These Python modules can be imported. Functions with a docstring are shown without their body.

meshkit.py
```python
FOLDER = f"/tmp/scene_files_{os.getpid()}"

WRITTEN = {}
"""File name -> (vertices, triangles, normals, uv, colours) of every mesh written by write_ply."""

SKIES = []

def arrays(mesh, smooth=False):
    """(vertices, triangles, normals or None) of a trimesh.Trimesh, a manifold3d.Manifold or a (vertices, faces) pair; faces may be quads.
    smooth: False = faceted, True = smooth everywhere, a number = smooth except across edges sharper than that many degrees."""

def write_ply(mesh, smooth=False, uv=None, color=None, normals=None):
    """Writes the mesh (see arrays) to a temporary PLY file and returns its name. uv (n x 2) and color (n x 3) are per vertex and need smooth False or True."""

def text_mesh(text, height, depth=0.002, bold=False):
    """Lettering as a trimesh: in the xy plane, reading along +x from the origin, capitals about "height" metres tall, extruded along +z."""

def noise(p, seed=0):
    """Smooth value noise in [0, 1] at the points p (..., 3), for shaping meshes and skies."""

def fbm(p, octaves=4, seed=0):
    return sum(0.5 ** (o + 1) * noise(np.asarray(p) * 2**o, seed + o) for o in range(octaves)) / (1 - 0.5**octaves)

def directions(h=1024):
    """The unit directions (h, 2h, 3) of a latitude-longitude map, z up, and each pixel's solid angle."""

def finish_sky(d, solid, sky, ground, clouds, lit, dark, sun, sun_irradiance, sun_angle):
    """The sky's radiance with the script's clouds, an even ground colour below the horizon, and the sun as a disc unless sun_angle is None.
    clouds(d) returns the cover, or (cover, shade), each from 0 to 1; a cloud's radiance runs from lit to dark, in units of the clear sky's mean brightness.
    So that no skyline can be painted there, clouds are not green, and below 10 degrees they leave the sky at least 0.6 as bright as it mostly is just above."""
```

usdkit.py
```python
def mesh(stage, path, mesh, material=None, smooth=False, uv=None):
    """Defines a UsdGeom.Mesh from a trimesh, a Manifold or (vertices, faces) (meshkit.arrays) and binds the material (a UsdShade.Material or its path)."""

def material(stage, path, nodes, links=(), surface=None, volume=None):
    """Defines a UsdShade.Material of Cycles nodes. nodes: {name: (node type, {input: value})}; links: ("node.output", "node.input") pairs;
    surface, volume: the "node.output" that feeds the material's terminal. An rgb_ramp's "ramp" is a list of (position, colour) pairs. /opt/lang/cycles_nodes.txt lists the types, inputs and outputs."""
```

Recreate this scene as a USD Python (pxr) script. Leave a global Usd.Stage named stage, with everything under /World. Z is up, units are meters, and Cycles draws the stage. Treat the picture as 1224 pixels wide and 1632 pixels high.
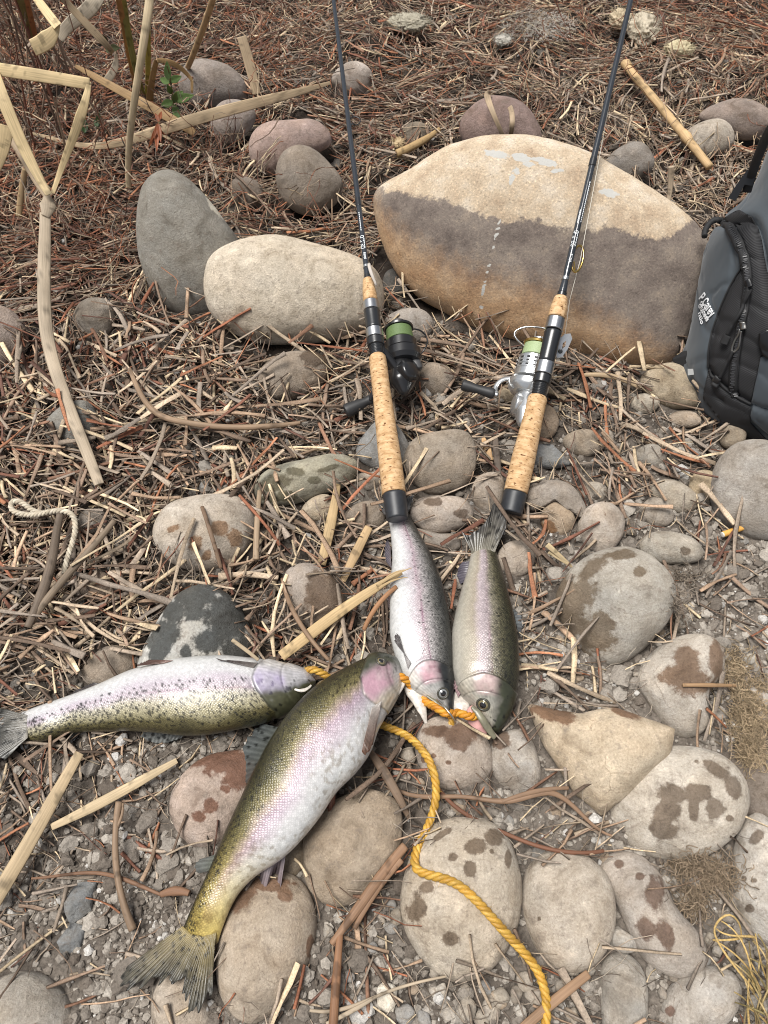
import math, random
import numpy as np, trimesh, usdkit, meshkit
from scipy.spatial import cKDTree, Delaunay
from scipy.interpolate import PchipInterpolator, LinearNDInterpolator, RegularGridInterpolator, splprep, splev
from shapely.geometry import Polygon, Point
from shapely import contains_xy
from pxr import Usd, UsdGeom, UsdLux, UsdShade, Sdf, Gf, Vt

stage = Usd.Stage.CreateInMemory()
UsdGeom.SetStageUpAxis(stage, 'Z'); UsdGeom.SetStageMetersPerUnit(stage, 1.0)
UsdGeom.Xform.Define(stage, '/World'); UsdGeom.Scope.Define(stage, '/World/Looks')

# ------------------------------------------------------------------ camera, sky, sun, exposure
PITCH, CAM_H, FPX = math.radians(57.0), 0.85, 1178.0          # below the horizon, metres above the ground, focal length in pixels of the 1224 x 1632 photo
cam = UsdGeom.Camera.Define(stage, '/World/camera')
cam.AddTranslateOp().Set(Gf.Vec3d(0, 0, CAM_H)); cam.AddRotateXOp().Set(90.0 - math.degrees(PITCH))
cam.CreateHorizontalApertureAttr(20.955); cam.CreateVerticalApertureAttr(27.94)
cam.CreateFocalLengthAttr(20.955 * FPX / 1224.0)
cam.CreateClippingRangeAttr(Gf.Vec2f(0.02, 1000.0))
cam.CreateExposureAttr(0.95)
SUN_TO = np.array([-0.26, -0.02, 0.96]); SUN_TO /= np.linalg.norm(SUN_TO)      # direction towards the sun
sun = UsdLux.DistantLight.Define(stage, '/World/sun')
sun.CreateIntensityAttr(0.66); sun.CreateAngleAttr(30.0); sun.CreateColorAttr(Gf.Vec3f(1.0, 0.97, 0.925))
sun.GetPrim().CreateAttribute('inputs:normalize', Sdf.ValueTypeNames.Bool).Set(True)
zax = Gf.Vec3d(*map(float, SUN_TO))
sun.AddOrientOp(UsdGeom.XformOp.PrecisionDouble).Set(Gf.Quatd(Gf.Rotation(Gf.Vec3d(0, 0, 1), zax).GetQuat()))
usdkit.material(stage, '/World/Looks/sky_look', {
    's': ('sky_texture', {'sky_type': 'single_scattering', 'sun_disc': False, 'sun_elevation': math.asin(SUN_TO[2]), 'sun_rotation': math.atan2(SUN_TO[0], SUN_TO[1]), 'aerosol_density': 3.0, 'ozone_density': 1.0}),
    'd': ('hsv', {'saturation': 0.35}),
    'b': ('background_shader', {'strength': 0.052})}, [('s.color', 'd.color'), ('d.color', 'b.color')], surface='b.Background')
dome = UsdLux.DomeLight.Define(stage, '/World/sky')
UsdShade.MaterialBindingAPI.Apply(dome.GetPrim()).Bind(UsdShade.Material.Get(stage, '/World/Looks/sky_look'))
dome.GetPrim().SetCustomDataByKey('kind', 'structure')
dome.GetPrim().SetCustomDataByKey('label', 'bright hazy overcast daylight sky above the bank')

# ------------------------------------------------------------------ where a point of the photo lies in the place
RIGHT = np.array([1.0, 0, 0]); FWD = np.array([0, math.cos(PITCH), -math.sin(PITCH)]); UPV = np.array([0, math.sin(PITCH), math.cos(PITCH)])
EYE = np.array([0, 0, CAM_H])
def ray(px, py):
    px, py = np.asarray(px, float), np.asarray(py, float)
    return FWD + ((px - 612) / FPX)[..., None] * RIGHT - ((py - 816) / FPX)[..., None] * UPV
def P(px, py, z=0.0):
    d = ray(px, py)
    return EYE + d * ((np.asarray(z, float) - CAM_H) / d[..., 2])[..., None]
def proj(p):
    q = np.asarray(p, float) - EYE
    d = q @ FWD
    return 612 + FPX * (q @ RIGHT) / d, 816 - FPX * (q @ UPV) / d, d
def unit(v): 
    v = np.asarray(v, float); return v / np.maximum(np.linalg.norm(v, axis=-1, keepdims=True), 1e-12)
def sstep(a, b, x): 
    t = np.clip((np.asarray(x, float) - a) / (b - a), 0, 1); return t * t * (3 - 2 * t)
def lerp(a, b, t): return np.asarray(a, float) + (np.asarray(b, float) - np.asarray(a, float)) * t
def fbm(p, s, o=4, seed=0): return meshkit.fbm(np.asarray(p) * s, o, seed)

# ------------------------------------------------------------------ prims
used = {}
def numbered(parent, name):
    k = used.get((parent, name), 0); used[(parent, name)] = k + 1
    return name if k == 0 else f'{name}_{k:03d}'
def data(prim, label=None, cat=None, group=None, kind=None):
    for k, x in (('label', label), ('category', cat), ('group', group), ('kind', kind)):
        if x: prim.SetCustomDataByKey(k, x)
    return prim
base_of = {}
def thing(name, label, cat, base=(0, 0, 0), group=None):
    path = '/World/' + numbered('/World', name)
    x = UsdGeom.Xform.Define(stage, path); x.AddTranslateOp().Set(Gf.Vec3d(*map(float, base)))
    base_of[path] = np.asarray(base, float)
    data(x.GetPrim(), label, cat, group)
    return path
def mesh(parent, name, v, f, mat, fields=None, uv=None, smooth=True, label=None, cat=None, group=None, kind=None):
    """one Mesh; v in world coordinates. parent: path of a thing or part, or None for a top-level mesh"""
    parent = parent or '/World'
    path = parent + '/' + numbered(parent, name)
    b = base_of.get(parent, np.zeros(3)); base_of[path] = b
    v = np.asarray(v, float) - b; f = np.asarray(f, int)
    if fields or uv is not None: assert smooth in (True, False)
    m = usdkit.mesh(stage, path, (v, f), '/World/Looks/' + mat, smooth=smooth, uv=uv)
    api = UsdGeom.PrimvarsAPI(m)
    for k, a in (fields or {}).items():
        a = np.asarray(a, np.float32)
        if a.ndim == 2: api.CreatePrimvar(k, Sdf.ValueTypeNames.Color3fArray, 'vertex').Set(Vt.Vec3fArray.FromNumpy(np.ascontiguousarray(a)))
        else: api.CreatePrimvar(k, Sdf.ValueTypeNames.FloatArray, 'vertex').Set(Vt.FloatArray.FromNumpy(np.ascontiguousarray(a)))
    data(m.GetPrim(), label, cat, group, kind)
    return path
def join(parts):
    vs, fs, n = [], [], 0
    for v, f in parts:
        vs.append(np.asarray(v, float)); fs.append(np.asarray(f, int) + n); n += len(v)
    return np.vstack(vs), np.vstack(fs)
def tm(m): return np.array(m.vertices), np.array(m.faces)
def tube(path, r, sides=8, flat=1.0, upv=(0, 0, 1), cap=True):
    p = np.asarray(path, float); n = len(p)
    t = unit(np.gradient(p, axis=0)); r = np.broadcast_to(np.asarray(r, float), (n,))
    s = np.cross(t, np.asarray(upv, float)); bad = np.linalg.norm(s, axis=1) < 1e-3
    s[bad] = np.cross(t[bad], [0.3, 1, 0.1]); s = unit(s); u = np.cross(s, t)
    a = np.arange(sides) * 2 * np.pi / sides
    v = p[:, None] + r[:, None, None] * (np.cos(a)[None, :, None] * s[:, None] + flat * np.sin(a)[None, :, None] * u[:, None])
    v = v.reshape(-1, 3)
    i, j = np.meshgrid(np.arange(n - 1), np.arange(sides), indexing='ij'); k = (j + 1) % sides
    q = np.stack([i * sides + j, i * sides + k, (i + 1) * sides + k, (i + 1) * sides + j], -1).reshape(-1, 4)
    f = np.vstack([q[:, [0, 1, 2]], q[:, [0, 2, 3]]])
    if cap:
        m = len(v); v = np.vstack([v, p[0], p[-1]]); jj = np.arange(sides); kk = (jj + 1) % sides
        f = np.vstack([f, np.stack([np.full(sides, m), kk, jj], 1), np.stack([np.full(sides, m + 1), (n - 1) * sides + jj, (n - 1) * sides + kk], 1)])
    return v, f
def lathe(o, axis, side, prof, seg=40):
    """prof: (distance along axis, radius) pairs"""
    axis = unit(axis); side = unit(np.asarray(side) - axis * np.dot(side, axis)); third = np.cross(axis, side)
    a = np.arange(seg) * 2 * np.pi / seg
    ring = np.cos(a)[:, None] * side + np.sin(a)[:, None] * third
    pr = np.array(prof, float); n = len(pr)
    v = (np.asarray(o) + pr[:, 0][:, None, None] * axis + pr[:, 1][:, None, None] * ring[None]).reshape(-1, 3)
    i, j = np.meshgrid(np.arange(n - 1), np.arange(seg), indexing='ij'); k = (j + 1) % seg
    q = np.stack([i * seg + j, i * seg + k, (i + 1) * seg + k, (i + 1) * seg + j], -1).reshape(-1, 4)
    f = np.vstack([q[:, [0, 1, 2]], q[:, [0, 2, 3]]])
    m = len(v); v = np.vstack([v, np.asarray(o) + axis * pr[0, 0], np.asarray(o) + axis * pr[-1, 0]]); jj = np.arange(seg); kk = (jj + 1) % seg
    f = np.vstack([f, np.stack([np.full(seg, m), kk, jj], 1), np.stack([np.full(seg, m + 1), (n - 1) * seg + jj, (n - 1) * seg + kk], 1)])
    return v, f
def spline(pts, n, closed=False):
    p = np.asarray(pts, float)
    if closed: p = np.vstack([p, p[:1]])
    if len(p) == 2: return lerp(p[0], p[1], np.linspace(0, 1, n)[:, None])
    tck, _ = splprep(p.T, s=0, per=closed, k=min(3, len(p) - 1))
    return np.stack(splev(np.linspace(0, 1, n), tck), -1)
def poly(pts, n):                                   # evenly spaced along straight pieces
    p = np.asarray(pts, float); d = np.r_[0, np.cumsum(np.linalg.norm(np.diff(p, axis=0), axis=1))]
    t = np.linspace(0, d[-1], n)
    return np.stack([np.interp(t, d, p[:, k]) for k in range(p.shape[1])], -1)

# ------------------------------------------------------------------ materials
def look(name, nodes, links, surface='p.BSDF'):
    usdkit.material(stage, '/World/Looks/' + name, nodes, links, surface=surface); return name
def plain(name, col, rough=0.5, metal=0.0, spec=0.5, var=0.0, scale=200.0, bump=0.0, **kw):
    n = {'p': ('principled_bsdf', {'base_color': col, 'roughness': rough, 'metallic': metal, 'specular_ior_level': spec, **kw})}
    l = []
    if var or bump:
        n['g'] = ('geometry', {}); n['n'] = ('noise_texture', {'scale': scale, 'detail': 4.0, 'roughness': 0.6}); l.append(('g.position', 'n.vector'))
        if var:
            n['r'] = ('rgb_ramp', {'ramp': [(0.25, tuple(np.array(col) * (1 - var))), (0.75, tuple(np.minimum(1, np.array(col) * (1 + var))))]})
            l += [('n.fac', 'r.fac'), ('r.color', 'p.base_color')]
        if bump:
            n['b'] = ('bump', {'strength': bump, 'distance': 0.001}); l += [('n.fac', 'b.height'), ('b.normal', 'p.normal')]
    return look(name, n, l)

# stone: colour from the mesh (tint) times fine mottling; "wet" > 0.5 = damp patch
look('stone', {
    'g': ('geometry', {}), 't': ('attribute', {'attribute': 'tint'}), 'w': ('attribute', {'attribute': 'wet'}), 'wc': ('attribute', {'attribute': 'wetcol'}),
    'n1': ('noise_texture', {'scale': 34.0, 'detail': 7.0, 'roughness': 0.68, 'distortion': 0.6}), 'n2': ('noise_texture', {'scale': 420.0, 'detail': 4.0, 'roughness': 0.8}),
    'n3': ('noise_texture', {'scale': 95.0, 'detail': 7.0, 'roughness': 0.72}), 'vo': ('voronoi_texture', {'scale': 190.0, 'feature': 'f1'}),
    'ds': ('noise_texture', {'scale': 60.0, 'detail': 4.0}), 'dv': ('vector_math', {'math_type': 'multiply_add', 'vector2': (0.012, 0.012, 0.012)}), 'ck': ('voronoi_texture', {'feature': 'distance_to_edge', 'scale': 26.0}),
    'cr': ('rgb_ramp', {'ramp': [(0.0, (0.55, 0.52, 0.5)), (0.012, (0.8, 0.78, 0.76)), (0.03, (1, 1, 1)), (1.0, (1, 1, 1))]}), 'cm': ('mix', {'mix_type': 'multiply'}), 'cf': ('rgb_ramp', {'ramp': [(0.5, (0, 0, 0)), (0.62, (0.8, 0.8, 0.8))]}),
    'r1': ('rgb_ramp', {'ramp': [(0.30, (0.56, 0.52, 0.48)), (0.44, (0.88, 0.86, 0.83)), (0.56, (1.03, 1.02, 1.01)), (0.70, (1.34, 1.33, 1.30))]}),
    'r2': ('rgb_ramp', {'ramp': [(0.27, (0.42, 0.40, 0.38)), (0.40, (0.88, 0.87, 0.86)), (0.58, (1.05, 1.05, 1.05)), (0.74, (1.5, 1.48, 1.45))]}),
    'rp': ('rgb_ramp', {'ramp': [(0.0, (0.38, 0.36, 0.34)), (0.14, (0.9, 0.9, 0.9)), (0.2, (1, 1, 1)), (1.0, (1, 1, 1))]}),
    'rd': ('rgb_ramp', {'ramp': [(0.54, (0, 0, 0)), (0.66, (0.55, 0.55, 0.55)), (0.8, (0.7, 0.7, 0.7))]}), 'md': ('mix', {'mix_type': 'mix', 'color2': (0.19, 0.155, 0.125)}),
    'm1': ('mix', {'mix_type': 'multiply', 'fac': 1.0}), 'm2': ('mix', {'mix_type': 'multiply', 'fac': 1.0}), 'm3': ('mix', {'mix_type': 'multiply', 'fac': 0.45}),
    'wa': ('math', {'math_type': 'multiply_add', 'value2': 0.75, 'value3': -0.375}), 'ws': ('math', {'math_type': 'add'}),
    'wm': ('map_range', {'range_type': 'smoothstep', 'from_min': 0.42, 'from_max': 0.60, 'clamp': True}),
    'wx': ('mix', {'mix_type': 'mix'}), 'wd': ('mix', {'mix_type': 'multiply', 'fac': 0.95}),
    'ro': ('map_range', {'from_min': 0.0, 'from_max': 1.0, 'to_min': 0.92, 'to_max': 0.45}),
    'hs': ('math', {'math_type': 'multiply_add', 'value2': 0.5}),
    'b': ('bump', {'strength': 0.9, 'distance': 0.0034}),
    'p': ('principled_bsdf', {'specular_ior_level': 0.3, 'diffuse_roughness': 0.3})},
    [('g.position', 'n1.vector'), ('g.position', 'n2.vector'), ('g.position', 'n3.vector'), ('g.position', 'vo.vector'), ('g.position', 'ds.vector'), ('ds.color', 'dv.vector1'), ('g.position', 'dv.vector3'), ('dv.vector', 'ck.vector'), ('ck.distance', 'cr.fac'), ('n1.fac', 'cf.fac'),
     ('n1.fac', 'r1.fac'), ('n2.fac', 'r2.fac'), ('vo.distance', 'rp.fac'),
     ('t.color', 'm1.color1'), ('r1.color', 'm1.color2'), ('m1.color', 'm2.color1'), ('r2.color', 'm2.color2'), ('m2.color', 'm3.color1'), ('rp.color', 'm3.color2'),
     ('n3.fac', 'rd.fac'), ('rd.color', 'md.fac'), ('m3.color', 'md.color1'), ('md.color', 'cm.color1'), ('cr.color', 'cm.color2'), ('cf.color', 'cm.fac'),
     ('n3.fac', 'wa.value1'), ('wa.value', 'ws.value1'), ('w.fac', 'ws.value2'), ('ws.value', 'wm.value'), ('wm.result', 'wx.fac'), ('cm.color', 'wx.color1'),
     ('cm.color', 'wd.color1'), ('wc.color', 'wd.color2'), ('wd.color', 'wx.color2'), ('wx.color', 'p.base_color'), ('wm.result', 'ro.value'), ('ro.result', 'p.roughness'),
     ('n2.fac', 'hs.value1'), ('n3.fac', 'hs.value3'), ('hs.value', 'b.height'), ('b.normal', 'p.normal')])
# crumbs, soil, twigs: tint times noise
def tinted(name, scale, lo, hi, rough=0.9, spec=0.25, bump=0.5, dist=0.001, stretch=None, trans=0.0, **kw):
    n = {'g': ('geometry', {}), 't': ('attribute', {'attribute': 'tint'}), 'n': ('noise_texture', {'scale': scale, 'detail': 5.0, 'roughness': 0.65}),
         'r': ('rgb_ramp', {'ramp': [(0.28, (lo,) * 3), (0.72, (hi,) * 3)]}), 'm': ('mix', {'mix_type': 'multiply', 'fac': 1.0}),
         'b': ('bump', {'strength': bump, 'distance': dist}), 'p': ('principled_bsdf', {'roughness': rough, 'specular_ior_level': spec, **kw})}
    l = [('n.fac', 'r.fac'), ('t.color', 'm.color1'), ('r.color', 'm.color2'), ('m.color', 'p.base_color'), ('n.fac', 'b.height'), ('b.normal', 'p.normal')]
    if stretch:
        n['u'] = ('uvmap', {'attribute': 'st'}); n['mp'] = ('mapping', {'scale': stretch}); l += [('u.UV', 'mp.vector'), ('mp.vector', 'n.vector')]
    else: l.append(('g.position', 'n.vector'))
    s = 'p.BSDF'
    if trans:
        n['tr'] = ('translucent_bsdf', {}); n['mx'] = ('mix_closure', {'fac': trans}); l += [('m.color', 'tr.color'), ('p.BSDF', 'mx.closure1'), ('tr.BSDF', 'mx.closure2')]; s = 'mx.closure'
    return look(name, n, l, s)
tinted('soil', 240.0, 0.55, 1.5, bump=0.9, dist=0.003)
tinted('crumb', 500.0, 0.65, 1.35, bump=0.8, dist=0.0015)
tinted('twig', 450.0, 0.6, 1.45, rough=0.75, bump=0.5, dist=0.0006)
tinted('reed', 1.0, 0.66, 1.22, rough=0.6, bump=0.5, dist=0.0006, stretch=(14.0, 900.0, 1.0), trans=0.12)
tinted('leaf', 300.0, 0.8, 1.2, rough=0.45, bump=0.2, trans=0.3)
tinted('fluff', 400.0, 0.8, 1.15, rough=1.0, bump=0.1, trans=0.25)
tinted('fin', 700.0, 0.8, 1.2, rough=0.22, spec=0.5, bump=0.15, dist=0.0005, trans=0.4)

# ------------------------------------------------------------------ coarse maps of the place, read off the photo (rows every 204 px, columns every 204 px)
gx, gy = np.arange(0, 1225, 204.0), np.arange(0, 1633, 204.0)
def grid(rows):
    g = RegularGridInterpolator((gy, gx), np.array(rows, float), bounds_error=False, fill_value=None)
    return lambda px, py: np.clip(g(np.stack([np.clip(py, -150, 1700), np.clip(px, -150, 1370)], -1)), 0, 1.2)
dens = grid([[1, 1, 1, 1, 1, 1, 1], [1, 1, 1, 1, 1, 1, 1], [1, 1, 1, 1, .9, .9, .95], [1, 1, .95, .8, .65, .55, .45], [1, 1, .85, .6, .4, .3, .14], [1, .95, .75, .6, .4, .14, .08], [.6, .4, .35, .42, .3, .1, .1], [.28, .15, .2, .28, .12, .08, .12], [.14, .1, .15, .2, .1, .05, .1]])
rustm = grid([[.5, .5, .35, .35, .2, .3, .65], [.6, .6, .3, .35, .12, .1, .2], [.6, .42, .22, .13, .08, .08, .08], [.28, .25, .17, .14, .12, .12, .1], [.12, .12, .1, .12, .15, .15, .1], [.1, .1, .1, .14, .16, .16, .1], [.08, .12, .15, .2, .2, .15, .1], [.08, .12, .15, .2, .2, .1, .1], [.08, .1, .15, .2, .15, .1, .1]])

# ------------------------------------------------------------------ the ground: one sheet to the horizon
R = np.random.default_rng(7)
def axis_pts(lo, hi, step, far, growth=1.35):
    core = np.arange(lo, hi + 1e-9, step); out = [core]; s = step; a, b = [], []
    x = hi
    while x < far: s *= growth; x += s; b.append(x)
    s = step; x = lo
    while x > -far: s *= growth; x -= s; a.append(x)
    return np.r_[a[::-1], core, b]
xs = axis_pts(-1.15, 1.15, 0.0060, 400.0)
ys = np.r_[np.arange(-0.12, 0.9, 0.0052), np.arange(0.906, 2.25, 0.0082)]
far_y, s_, y_ = [], 0.0062, ys[-1]
while y_ < 400: s_ *= 1.35; y_ += s_; far_y.append(y_)
near_y, s_, y_ = [], 0.004, ys[0]
while y_ > -400: s_ *= 1.35; y_ -= s_; near_y.append(y_)
ys = np.r_[near_y[::-1], ys, far_y]
GX, GY = np.meshgrid(xs, ys)
flat2 = np.stack([GX.ravel(), GY.ravel(), np.zeros(GX.size)], 1)
inner = (np.abs(flat2[:, 0]) < 1.3) & (flat2[:, 1] > -0.3) & (flat2[:, 1] < 2.5)
hz = np.zeros(len(flat2))
q = flat2[inner]
h = (0.020 + 0.045 * sstep(0.95, 1.5, q[:, 1])) * (fbm(q, 6.0, 3, 1) - 0.5) + 0.012 * (fbm(q, 28.0, 3, 2) - 0.5)
for n_, r_, a_, sd in ((9000, 0.016, 0.007, 3), (40000, 0.0075, 0.0038, 4)):
    c = np.random.default_rng(sd).uniform([-1.3, -0.3], [1.3, 2.5], (n_, 2))
    d, i = cKDTree(c).query(q[:, :2]); amp = np.random.default_rng(sd + 9).random(n_)[i]
    h += a_ * amp * np.sqrt(np.clip(1 - (d / r_) ** 2, 0, 1))
edge = np.minimum.reduce([sstep(1.3, 1.15, np.abs(q[:, 0])), sstep(-0.3, -0.12, q[:, 1]), sstep(2.5, 2.2, q[:, 1])])
hz[inner] = h * edge
GZ = hz.reshape(GX.shape)
sx = np.arange(-1.3, 1.3001, 0.005); sy = np.arange(-0.3, 2.5001, 0.005)          # support map: how high things stand at a spot
_g = RegularGridInterpolator((ys, xs), GZ, bounds_error=False, fill_value=0.0)
SUP = _g(np.stack(np.meshgrid(sy, sx, indexing='ij'), -1))
def ground_z(x, y): return _g(np.stack([np.asarray(y, float), np.asarray(x, float)], -1))
def sup(x, y):
    i = np.clip(((np.asarray(y) - sy[0]) / 0.005 + 0.5).astype(int), 0, len(sy) - 1); j = np.clip(((np.asarray(x) - sx[0]) / 0.005 + 0.5).astype(int), 0, len(sx) - 1)
    return SUP[i, j]
def raise_support(v):
    i = ((v[:, 1] - sy[0]) / 0.005 + 0.5).astype(int); j = ((v[:, 0] - sx[0]) / 0.005 + 0.5).astype(int)
    ok = (i >= 0) & (j >= 0) & (i < len(sy)) & (j < len(sx))
    np.maximum.at(SUP, (i[ok], j[ok]), v[ok, 2])
gp = np.stack([GX.ravel(), GY.ravel(), GZ.ravel()], 1)
ppx, ppy = np.full(len(gp), 612.0), np.full(len(gp), 0.0)
a_, b_, _ = proj(gp[inner]); ppx[inner], ppy[inner] = a_, b_
pale = np.zeros(len(gp)); lit_ = dens(ppx, ppy)
pale[inner] = np.clip(1 - lit_[inner], 0, 1)
nz = fbm(gp, 14.0, 4, 11); nz2 = fbm(gp, 90.0, 3, 12)
dark, light = np.array([0.034, 0.025, 0.019]), np.array([0.185, 0.160, 0.135])
mixf = np.clip(pale * 0.75 + (nz - 0.5) * 0.9 + (nz2 - 0.5) * 0.5, 0, 1)
col = dark + (light - dark) * mixf[:, None]
ny_, nx_ = GX.shape
i, j = np.meshgrid(np.arange(ny_ - 1), np.arange(nx_ - 1), indexing='ij')
qd = np.stack([i * nx_ + j, i * nx_ + j + 1, (i + 1) * nx_ + j + 1, (i + 1) * nx_ + j], -1).reshape(-1, 4)
mesh(None, 'ground', gp, qd, 'soil', {'tint': col}, label='dark crumbly earth of the river bank', kind='structure')

# ------------------------------------------------------------------ stones
ICO = {k: tm(trimesh.creation.icosphere(k)) for k in (0, 1, 3, 4, 5, 6)}
OUT = []                                             # outlines of everything that litter should keep off, in photo pixels
def stone_shape(outline, seed=0, thick=0.74, bury=0.72, sub=4, rough=0.035, cuts=0, lift=0.0, square=0.86, zc=None, straight=False):
    o = np.asarray(outline, float); pg = Polygon(o); cx, cy = pg.centroid.coords[0]
    o = spline(o, 240, True) if cuts == 0 and not straight else poly(np.vstack([o, o[:1]]), 240)
    rel = o - [cx, cy]; rel[:, 1] *= -1
    ang = np.arctan2(rel[:, 1], rel[:, 0]); rad = np.hypot(rel[:, 0], rel[:, 1]); k = np.argsort(ang)
    ang, rad = ang[k], rad[k]; ang = np.r_[ang - 2 * np.pi, ang, ang + 2 * np.pi]; rad = np.r_[rad, rad, rad]
    e3 = -unit(ray(cx, cy)); e1 = unit(RIGHT - (RIGHT @ e3) * e3); e2 = np.cross(e3, e1)
    down = -rel[:, 1].min(); z = 0.02; rmean = math.sqrt(pg.area / math.pi)
    for _ in range(4):
        C = P(cx, cy, z); depth = np.linalg.norm(C - EYE)
        cosv = -ray(cx, cy) @ e3                                  # pixels are on the plane at focal length; small angle stretch
        sc = depth / (FPX * np.linalg.norm(ray(cx, cy)))
        z = (zc if zc is not None else max(down * sc * e2[2] * bury, 0.004)) + lift
    n, f = ICO[sub]
    th = np.arctan2(n[:, 1], n[:, 0]); rho = np.hypot(n[:, 0], n[:, 1])
    Rr = np.interp(th, ang, rad) * sc
    rr = Rr * rho ** square
    w = np.sign(n[:, 2]) * np.abs(n[:, 2]) ** 0.92 * thick * rmean * sc
    lift = lift + (0.018 if cy < 330 else 0.0); C = C + [0, 0, 0.018 if cy < 330 else 0.0]; C = EYE + unit(ray(cx, cy)) * np.linalg.norm(P(cx, cy, C[2]) - EYE)
    rs = np.random.default_rng(seed)
    off = rs.uniform(0, 50, 3)
    v = C + (rr * np.cos(th))[:, None] * e1 + (rr * np.sin(th))[:, None] * e2 + w[:, None] * e3
    c_ = v - C
    size = rmean * sc
    for _ in range(cuts):
        d = unit(rs.normal(size=3) * [1, 1, 0.9] + e3 * 0.5); lim = size * rs.uniform(0.62, 0.85)
        over = np.maximum(0, c_ @ d - lim); c_ = c_ - over[:, None] * d * 0.92
    nrm = unit(c_)
    c_ = c_ + nrm * (size * rough * 2 * (meshkit.fbm(c_ / size * 1.6 + off, 3, seed) - 0.5) + size * rough * 0.55 * (meshkit.fbm(c_ / size * 7 + off, 3, seed + 5) - 0.5))[:, None]
    return C + c_, f, size
def blob_field(v, blobs, seed=0):
    """damp patches given as (px, py, rx, ry[, rot]) in the photo: a smooth field, 0.5 at the edge of a patch"""
    px, py, _ = proj(v); out = np.zeros(len(v))
    wob = (meshkit.fbm(v * 55, 3, seed) - 0.5) * 0.7; wx = (meshkit.fbm(v * 55 + 9, 3, seed + 3) - 0.5)
    for b in blobs:
        x, y, rx, ry = b[:4]; r = math.radians(b[4]) if len(b) > 4 else 0
        dx, dy = px - x, py - y
        u, w = dx * math.cos(r) + dy * math.sin(r), -dx * math.sin(r) + dy * math.cos(r)
        out = np.maximum(out, np.clip(1.0 - 0.5 * np.hypot(u / rx, w / ry) + wob * 0.7, 0, 1))
    return out
TAN, GREY, BEIGE, PINK, BROWN, BLUE, DARK, EARTH = (0.36, 0.31, 0.255), (0.30, 0.275, 0.245), (0.47, 0.41, 0.33), (0.37, 0.28, 0.245), (0.25, 0.18, 0.135), (0.21, 0.215, 0.215), (0.085, 0.09, 0.088), (0.27, 0.225, 0.18)
def stone(outline, label, tint=TAN, seed=0, wet=(), wetcol=(0.36, 0.31, 0.27), name='river_stone', cat='stone', vary=0.18, avoid=True, group=None, **kw):
    v, f, size = stone_shape(outline, seed, **kw)
    t = np.asarray(tint) * np.array([1.10, 1.10, 1.10]) * (1 + vary * 2 * (meshkit.fbm(v / size * 1.3 + seed, 3, seed) - 0.5))[:, None]
    hue = (meshkit.fbm(v / size * 2.1 + seed + 7, 3, seed + 1) - 0.5)[:, None] * np.array([0.10, 0.0, -0.12]); t = np.clip(t * (1 + hue), 0, 1)
    w = blob_field(v, wet, seed) if len(wet) else np.zeros(len(v))
    p = mesh(None, name, v, f, 'stone', {'tint': t, 'wet': w, 'wetcol': np.broadcast_to(wetcol, v.shape)}, label=label, cat=cat, group=group)
    raise_support(v)
    if avoid: OUT.append(Polygon(spline(outline, 60, True)).buffer(0))
    return p, v, f

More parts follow.
